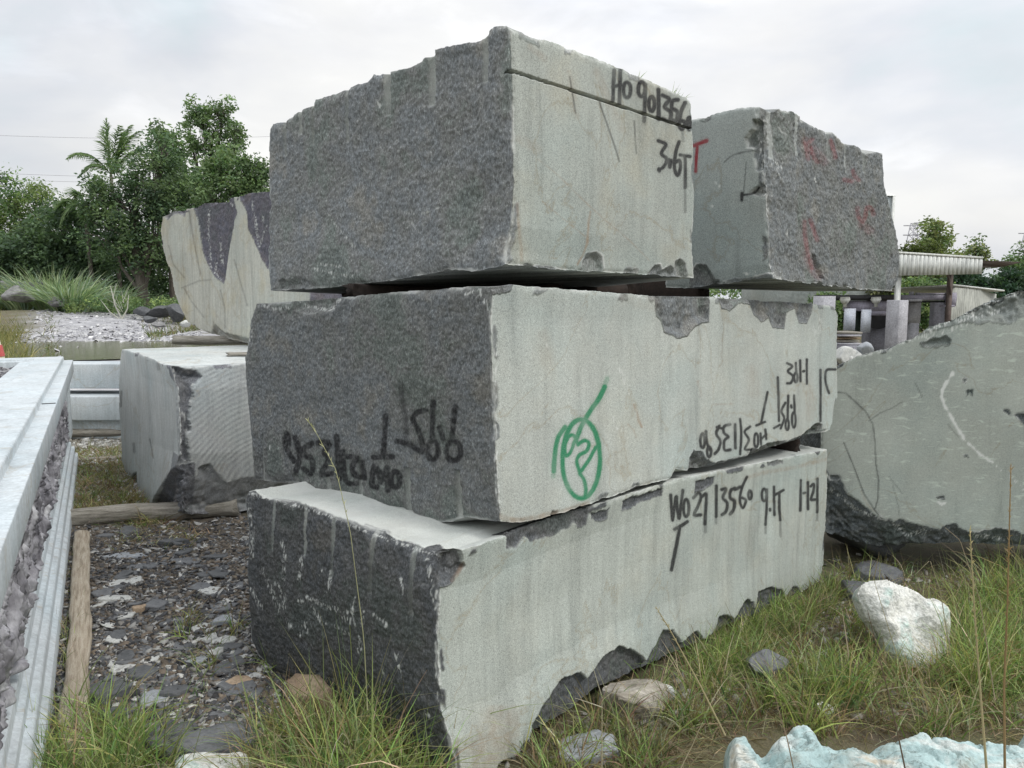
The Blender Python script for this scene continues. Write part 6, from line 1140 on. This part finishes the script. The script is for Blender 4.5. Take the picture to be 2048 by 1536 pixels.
for (px, Y, h, n, lab) in ((55, 50, 3.0, 260, 'light green reed clump behind the dark stone heap'), (105, 50, 3.4, 380, 'tallest bluish-green reed clump, right of the stone heap'), (20, 52, 3.0, 260, 'reed clump at the left edge behind the stone heap'),
        (140, 46, 2.6, 300, 'reed clump hanging over the small rock'), (175, 52, 2.6, 300, 'reed clump left of the bare forked branch'), (215, 50, 2.3, 320, 'yellowish reed clump by the bare forked branch'), (255, 53, 2.2, 240, 'reed clump touching the dark tree trunk'), (-30, 50, 3.0, 260, 'reed clump cut by the left frame edge')):
    reed(lab, px, 600, Y, h * 1.1, int(n * 1.3), 1.9, RC, w=0.085)
# dense scrub mass below the grove and far wood on the horizon
def scrub(name, label, x0, x1, Y, ytop, ybot, n, cols, size=0.35, nleaf=40, depth=5):
    px = vr.uniform(x0, x1, n); Yv = Y + vr.uniform(0, depth, n); py = ytop + (ybot - ytop) * vr.random(n) + 14 * pn(np.stack([px, 0 * px, 0 * px], 1), 0.03, 2)
    rr_ = ray(np.stack([px, py], 1)); C = EYE + rr_ * (Yv / rr_[:, 1])[:, None]; C[:, 2] = np.maximum(C[:, 2], 0.1); V, Q, A = leaves(C, nleaf, np.full(n, size * 2.6), size, cols)
    o = mesh_np(name, V, Q, M_LEAF, None, tuple(C.mean(0) * (1, 1, 0)), {'col': A}); return tag(o, label, None, None, 'stuff')
scrub('undergrowth', 'dense dark undergrowth filling the gaps below the left grove', -250, 560, 60, 480, 600, 620, DK[:3] + [(0.06, 0.10, 0.045)], 0.45, 46, 6)
scrub('distant_wood', 'far wood closing the horizon', -700, 2800, 130, 560, 606, 900, DK + MD, 0.9, 30, 20)
scrub('grass_bank', 'bright green low grass and herbs under the dark trees', 100, 380, 44, 598, 624, 260, MD + LT[:2], 0.16, 40, 10)
# dark rubble heap at the tree foot, stone heap and rocks at left
for k, (px, py, Y, w, h, mt, lab) in enumerate(((292, 625, 44, 1.6, 0.9, M_SLATED, 'dark rock at the foot of the tree trunk'), (325, 622, 44, 1.9, 1.1, M_SLATED, 'black rubble rock right of the tree trunk'), (352, 628, 43, 1.6, 1.3, M_SLATED, 'black rubble rock nearest the cream block'), (300, 640, 41, 1.0, 0.5, M_SLATED, 'small dark stone before the tree trunk'), (318, 648, 36, 0.9, 0.45, M_GREYR, 'grey stone on the verge in front of the tree'), (372, 648, 34, 0.6, 0.4, M_PALE, 'pale stone touching the outline of the cream block'),
        (40, 590, 47, 2.6, 1.3, M_GREYR, 'big rounded grey boulder at the left edge of the far verge'), (62, 572, 50, 3.2, 0.6, M_SLATED, 'dark flat slab on top of the stone heap'), (25, 572, 51, 2.6, 0.8, M_GREYR, 'grey broken slab at the left of the stone heap'), (78, 582, 48, 1.2, 0.6, M_PALE, 'whitish stone at the right of the stone heap'), (118, 604, 45, 1.7, 0.9, M_GREYR, 'greyish rock on the verge right of the red earth'))):
    g = at(px, py, Y); w *= 0.72; h *= 0.72; rock('verge_rock', lab, mt, (g[0], g[1], g[2] - h * 0.5), (w, w * 0.8, h), 300 + k, 'rock', None, 4, 11, 0.04, k in (7, 8), k * 1.3, 0, 0.0)
g = at(240, 600, 44); mb = MB(); rt = empty('bare_shrub', (g[0], 44, gz1(g[0], 44)), 'leafless pale forked shrub between the reeds and the tree trunk', 'shrub')
mb.tube([(g[0], 44, 0), (g[0] + .05, 44, 0.5), (g[0] - 0.3, 44, 1.3), (g[0] - .5, 44, 2.4)], [0.07, 0.06, 0.04, 0.015], 6); mb.tube([(g[0] + .05, 44, .5), (g[0] + .4, 44, 1.1), (g[0] + .5, 44, 1.9)], [0.05, 0.035, 0.012], 6); mb.tube([(g[0], 44, .45), (g[0] - .6, 44, .9), (g[0] - 1.1, 44, 1.6)], [0.05, 0.03, 0.01], 6)
for q in range(14): a_ = np.array([g[0] + vr.uniform(-.5, .4), 44, vr.uniform(.9, 1.8)]); mb.tube([a_, a_ + [vr.uniform(-.5, .5), vr.uniform(-.3, .3), vr.uniform(.3, .9)]], [0.015, 0.005], 4)
child(mb, 'branches', simple('bare_bark', [(0.3, (0.3, 0.3, 0.26)), (0.7, (0.42, 0.42, 0.37))], 5, 3), rt)
# right side greenery
GR = 'trees behind the works on the right'
tree('tree', 'airy yellow-green tree above the canopy roof', 1865, 50, [(1868, 460, 24, 24), (1880, 490, 28, 28), (1850, 490, 22, 20), (1890, 515, 30, 20)], YL + LT, 90, 34, 0.27, 0.55, 0.14, group=GR, hollow=0.1)
tree('bush', 'dense olive bush just above the left part of the canopy roof', 1838, 44, [(1825, 515, 22, 26), (1850, 512, 24, 26), (1838, 540, 40, 30)], [(0.10, 0.13, 0.04), (0.13, 0.16, 0.05), (0.08, 0.11, 0.035)], 150, 50, 0.2, 0.5, 0.1, cat='bush', group=GR)
tree('tree', 'small airy tree right of the canopy, standing alone', 1950, 52, [(1955, 495, 18, 18), (1945, 515, 24, 20), (1965, 525, 20, 20), (1935, 540, 25, 20)], YL + MD, 70, 34, 0.24, 0.5, 0.12, group=GR, hollow=0.1)
tree('tree', 'dark tree rising at the right edge of the picture', 2050, 48, [(2050, 525, 35, 28), (2090, 510, 40, 40), (2022, 545, 26, 22), (2120, 560, 60, 50)], DK[1:] + MD[:2], 170, 50, 0.26, 0.6, 0.2, group=GR)
tree('tree', 'large drooping blue-green tree behind the corrugated shed', 1990, 36, [(1960, 585, 55, 38), (2010, 580, 50, 42), (2050, 590, 60, 48), (1930, 575, 35, 35), (2110, 600, 70, 60), (1990, 625, 70, 35)], [(0.035, 0.075, 0.045), (0.05, 0.10, 0.06), (0.025, 0.05, 0.032), (0.045, 0.085, 0.04)], 420, 60, 0.22, 0.55, 0.25, group=GR, droop=0.7)
tree('bush', 'green bush under the canopy between pillar and post', 1855, 33, [(1830, 585, 34, 26), (1870, 580, 34, 24), (1890, 600, 30, 26), (1850, 625, 40, 36), (1815, 620, 30, 36)], MD + LT[:2], 230, 50, 0.16, 0.4, 0.08, cat='bush', group=GR)
tree('bush', 'olive bush seen under the fascia of the canopy', 1820, 40, [(1810, 560, 30, 24), (1850, 560, 36, 22), (1880, 560, 30, 24), (1780, 575, 40, 30)], [(0.10, 0.13, 0.05), (0.07, 0.10, 0.04), (0.13, 0.14, 0.06)], 190, 46, 0.2, 0.45, 0.08, cat='bush', group=GR)
tree('bush', 'green bush between the far block end and the stone saw', 1680, 30, [(1660, 610, 40, 24), (1690, 640, 25, 30), (1640, 650, 40, 40)], MD + LT[:1], 130, 46, 0.16, 0.4, 0.08, cat='bush', group=GR)
tuft = at(1340, 178, 3.6)
for k, (px, py, Y, n) in enumerate(((1338, 186, 3.72, 40), (1352, 192, 3.75, 22), (1276, 158, 3.6, 14))):
    c = at(px, py, Y); th = vr.uniform(0, 6.28, n); d = np.stack([np.cos(th) * .6, np.sin(th) * .6, np.ones(n)], 1)
    V, Q, m_ = blade_mesh(np.tile(c - [0, 0, 0.05], (n, 1)) + vr.normal(size=(n, 3)) * 0.012, d, vr.uniform(0.04, 0.10, n), np.full(n, 0.005), vr.uniform(0, .5, n), 3); o = mesh_np('weed', V, Q, M_GRASS, None, tuple(c), {'col': np.repeat(np.array(LT)[vr.integers(0, 4, n)], m_, 0)})
    tag(o, ['leafy weed growing on the top edge of the topmost block, larger tuft', 'leafy weed on the top edge beside the larger tuft', 'tiny weed on the top edge above the H O lettering'][k], 'weed')
# ---- foreground grass
GC = [(0.20, 0.27, 0.085), (0.27, 0.34, 0.11), (0.13, 0.20, 0.07), (0.34, 0.39, 0.16)]
DC = [(0.34, 0.29, 0.17), (0.26, 0.21, 0.12), (0.42, 0.37, 0.25), (0.20, 0.15, 0.09)]
def avoid(P):
    ok = np.ones(len(P), bool)
    for I in (INFO['bottom'],):
        s = (P - I['NB']) @ I['dR']; l = (P - I['NB']) @ I['dL']; ok &= ~((s > 0.12) & (s < 2.9) & (l > 0.06) & (l < 1.55))
    return ok
def grass(name, label, poly, ntuft, per, h0, h1, dry=0.25, spread=0.05, w=0.0038, dens=None, lean=0.35, group=None, flat=0.0):
    pg = np.array(poly, float); lo = pg.min(0); hi = pg.max(0); q = vr.uniform(lo, hi, (ntuft * 6, 2)); dn = pn(np.stack([q[:, 0], q[:, 1] * 1.6, 0 * q[:, 0]], 1), 0.012, 8)
    q = q[(polysd(q, pg) > 0) & (dn > (dens if dens is not None else -9))][:ntuft]; rr_ = ray(q); z = np.zeros(len(q))
    for _ in range(3): tt = (z - H) / rr_[:, 2]; Pg = EYE + rr_ * tt[:, None]; z = gz(Pg[:, 0], Pg[:, 1])
    Pg[:, 2] = z; Pg = Pg[avoid(Pg)]; k = len(Pg); n = k * per; hs = np.repeat(vr.uniform(h0, h1, k), per) * vr.uniform(0.35, 1.1, n); root = np.repeat(Pg, per, 0) + vr.normal(size=(n, 3)) * (spread, spread, 0.0) - (0, 0, 0.008)
    d = np.stack([vr.normal(0, lean, n), vr.normal(0, lean, n), np.ones(n)], 1); isdry = vr.random(n) < dry; fl = (vr.random(n) < flat); d[fl, 2] = 0.25
    wj = vr.uniform(0.6, 1.5, n)
    V, Q, m_ = blade_mesh(root, d, hs, w * wj, vr.uniform(0.0, 0.75, n) ** 1.3, 5); col = np.where(isdry[:, None], np.array(DC)[vr.integers(0, 4, n)], np.array(GC)[vr.integers(0, 4, n)]) * vr.uniform(0.7, 1.3, (n, 1)) * np.repeat(vr.uniform(0.65, 1.30, (k, 1)) * (1 + vr.normal(0, 0.10, (k, 3))), per, 0)
    o = mesh_np(name, V, Q, M_GRASS, attrs={'col': np.clip(np.repeat(col, m_, 0), 0.01, 1)}); return tag(o, label, None, None, 'stuff')
grass('grass', 'mixed green and dry grass covering the ground right of the stack', [(1010, 1600), (1120, 1480), (1300, 1380), (1450, 1300), (1600, 1215), (1660, 1165), (1720, 1170), (1900, 1200), (2100, 1180), (2100, 1480), (1700, 1470), (1450, 1450), (1330, 1530), (1200, 1640)], 760, 9, 0.06, 0.32, 0.5, 0.035, 0.0046, 0.02)
grass('dry_grass', 'matted dry straw among the grass right of the stack', [(1010, 1600), (1300, 1400), (1450, 1310), (1650, 1190), (2100, 1180), (2100, 1480), (1450, 1460), (1200, 1640)], 2000, 9, 0.05, 0.22, 0.96, 0.06, 0.0028, None, 1.1, None, 0.75)
grass('tall_grass', 'tall green grass around the white boulder and right edge', [(1880, 1330), (1960, 1180), (2100, 1150), (2100, 1400), (1900, 1400)], 150, 22, 0.22, 0.46, 0.2, 0.035, 0.0048)
grass('tall_grass', 'bright green grass tufts in the middle of the right-hand grass', [(1560, 1420), (1640, 1330), (1740, 1360), (1700, 1440), (1600, 1480)], 34, 20, 0.16, 0.36, 0.15, 0.03, 0.0055)
grass('grass', 'grass tufts at the foot of the right end of the lowest block', [(1380, 1330), (1500, 1250), (1650, 1170), (1700, 1180), (1560, 1300), (1420, 1380)], 230, 16, 0.10, 0.26, 0.2, 0.03, 0.0036)
grass('tall_grass', 'tall thin grass growing in front of the dark split end of the stack', [(600, 1640), (640, 1500), (740, 1450), (850, 1520), (860, 1640)], 62, 17, 0.20, 0.62, 0.3, 0.045, 0.0048)
grass('grass', 'dry and green grass at the bottom edge left of the stack', [(470, 1650), (500, 1480), (620, 1430), (700, 1470), (700, 1650)], 150, 16, 0.10, 0.30, 0.6, 0.04, 0.0034)
grass('tall_grass', 'tall green grass in the bottom left corner around the pole', [(60, 1650), (80, 1520), (140, 1440), (300, 1490), (330, 1560), (330, 1660)], 95, 22, 0.14, 0.36, 0.15, 0.04, 0.0050)
grass('grass', 'thin grass growing along the foot of the carved plinth', [(95, 1520), (130, 1250), (150, 1100), (160, 1100), (150, 1300), (130, 1520)], 50, 12, 0.05, 0.16, 0.4, 0.02, 0.003)
grass('dry_grass', 'yellow dry grass patch between the plinth and the left pair of blocks', [(140, 1035), (150, 900), (250, 900), (275, 1000), (330, 1050)], 700, 14, 0.07, 0.20, 0.72, 0.05, 0.006, None, 0.7, None, 0.3)
grass('grass', 'dry grass under the edge of the crosswise timber', [(240, 1100), (250, 1020), (330, 1040), (420, 1070), (380, 1100)], 60, 12, 0.05, 0.14, 0.8, 0.05, 0.004, None, 0.9)
grass('grass', 'scattered small grass tufts in the slate rubble', [(350, 1340), (350, 1230), (520, 1230), (560, 1420), (430, 1440)], 16, 12, 0.08, 0.26, 0.3, 0.02, 0.0036)
grass('grass', 'grass in the shade below the rock slab', [(1650, 1180), (1660, 1130), (2100, 1120), (2100, 1200)], 80, 10, 0.10, 0.32, 0.6, 0.04, 0.0036)
def verge(name, label, poly, n, h0, h1, cols, w=0.02):
    pg = np.array(poly, float); lo = pg.min(0); hi = pg.max(0); q = vr.uniform(lo, hi, (n * 5, 2)); q = q[polysd(q, pg) > 0][:n]; rr_ = ray(q); z = np.zeros(len(q))
    for _ in range(4): tt = (z - H) / rr_[:, 2]; Pg = EYE + rr_ * tt[:, None]; z = gz(Pg[:, 0], Pg[:, 1])
    Pg[:, 2] = z; k = len(Pg); d = np.stack([vr.normal(0, .35, k), vr.normal(0, .35, k), np.ones(k)], 1); V, Q, m_ = blade_mesh(Pg, d, vr.uniform(h0, h1, k), np.full(k, w), vr.uniform(0, .5, k), 3)
    o = mesh_np(name, V, Q, M_GRASS, attrs={'col': np.repeat(np.array(cols)[vr.integers(0, len(cols), k)] * vr.uniform(0.7, 1.3, (k, 1)), m_, 0)}); tag(o, label, None, None, 'stuff')
verge('verge_grass', 'yellowish tall grass on the bank at the far left', [(-200, 720), (-200, 612), (60, 612), (70, 640), (50, 670), (28, 690), (0, 720)], 5200, 0.35, 0.95, [(0.20, 0.19, 0.07), (0.15, 0.16, 0.06), (0.26, 0.23, 0.10), (0.12, 0.14, 0.05)], 0.022)
verge('verge_grass', 'green and tan grass verge where the far track ends', [(50, 640), (60, 612), (420, 612), (420, 655), (300, 652), (262, 632), (150, 630), (100, 650)], 6000, 0.15, 0.5, [(0.13, 0.16, 0.06), (0.09, 0.13, 0.05), (0.20, 0.20, 0.09), (0.16, 0.12, 0.07)], 0.03)
def stalk(label, pts, r0, head=0, col=(0.42, 0.36, 0.22), cat='grass stalk', name='grass_stalk', brown=0):
    """pts: (px, py, Y) from root to tip"""
    P = np.array([at(*p) for p in pts]); t = np.linspace(0, 1, 24); k = np.linspace(0, 1, len(P)); P = np.stack([np.interp(t, k, P[:, i_]) for i_ in range(3)], 1)
    mb = MB(); mb.tube(P, r0 * (1.1 - 0.75 * t), 5, A=col)
    if head:
        n = head; f = vr.uniform(1 - 0.55, 1, n); q = np.stack([np.interp(f, t, P[:, i_]) for i_ in range(3)], 1); dd = (P[-1] - P[0]) / np.linalg.norm(P[-1] - P[0]); d = dd + vr.normal(size=(n, 3)) * 0.35
        V, Q, m_ = blade_mesh(q, d, vr.uniform(0.008, 0.02, n), np.full(n, 0.003), np.full(n, 0.1), 2); mb.add(V, Q, A=np.array(col) * 1.05)
    o = mb.build(name, M_GRASS, loc=tuple(P[0]), attr='col'); tag(o, label, cat, 'tall dry stalks in the foreground')
stalk('long dry seed stalk crossing the bottom of the lowest block, rising left', [(1450, 1470, 2.55), (1400, 1370, 2.5), (1340, 1260, 2.46), (1312, 1214, 2.44)], 0.0032, 60)
stalk('tall straw seed stalk near the right edge, reaching over the rock slab', [(1975, 1560, 2.1), (1962, 1400, 2.1), (1950, 1240, 2.1), (1940, 1060, 2.1)], 0.0036, 110)
stalk('tallest brownish stalk closest to the right edge', [(2010, 1560, 2.15), (2008, 1380, 2.15), (2015, 1200, 2.15), (2022, 930, 2.15)], 0.0036, 120, (0.30, 0.21, 0.11))
stalk('thin curved stalk in front of the middle and lowest blocks at left', [(735, 1420, 2.3), (728, 1280, 2.25), (700, 1060, 2.2), (672, 940, 2.2), (635, 870, 2.2), (616, 842, 2.2)], 0.0016, 30, (0.36, 0.36, 0.22))
stalk('dark thin dry stem rising from the turquoise rock', [(1815, 1560, 2.05), (1790, 1440, 2.1), (1760, 1320, 2.15), (1735, 1220, 2.2)], 0.0024, 0, (0.12, 0.09, 0.06))
stalk('dark dry stem leaning over the rounded turquoise lump', [(1592, 1560, 2.1), (1575, 1480, 2.15), (1560, 1430, 2.2), (1546, 1372, 2.25)], 0.0020, 20, (0.22, 0.17, 0.11))
stalk('forked dry stem in front of the rock slab base', [(1990, 1400, 2.5), (1960, 1200, 2.5), (1920, 1080, 2.5), (1890, 1055, 2.5)], 0.0018, 0, (0.34, 0.28, 0.2))
stalk('pale bent grass stem before the white boulder', [(1830, 1440, 2.5), (1800, 1330, 2.5), (1760, 1200, 2.5), (1745, 1150, 2.5)], 0.0018, 0, (0.36, 0.32, 0.2))
stalk('dry stem bent like an arch between boulder and rock slab', [(1900, 1300, 2.9), (1880, 1180, 2.9), (1860, 1120, 2.9), (1830, 1150, 2.9)], 0.0018, 0, (0.34, 0.3, 0.2))
stalk('broken straw stem before the driftwood stump, standing upright', [(1204, 1560, 2.2), (1204, 1480, 2.2), (1204, 1400, 2.2), (1252, 1364, 2.2)], 0.0018, 0, (0.42, 0.38, 0.27))
stalk('straw stem lying slanted over the dark broken foot of the block', [(1205, 1415, 2.25), (1180, 1406, 2.25), (1150, 1396, 2.25)], 0.0018, 0, (0.45, 0.42, 0.33))
stalk('slanted pale straw in the grass right of the driftwood stump', [(1360, 1540, 2.3), (1385, 1490, 2.3), (1405, 1445, 2.3)], 0.0018, 0, (0.42, 0.36, 0.25))
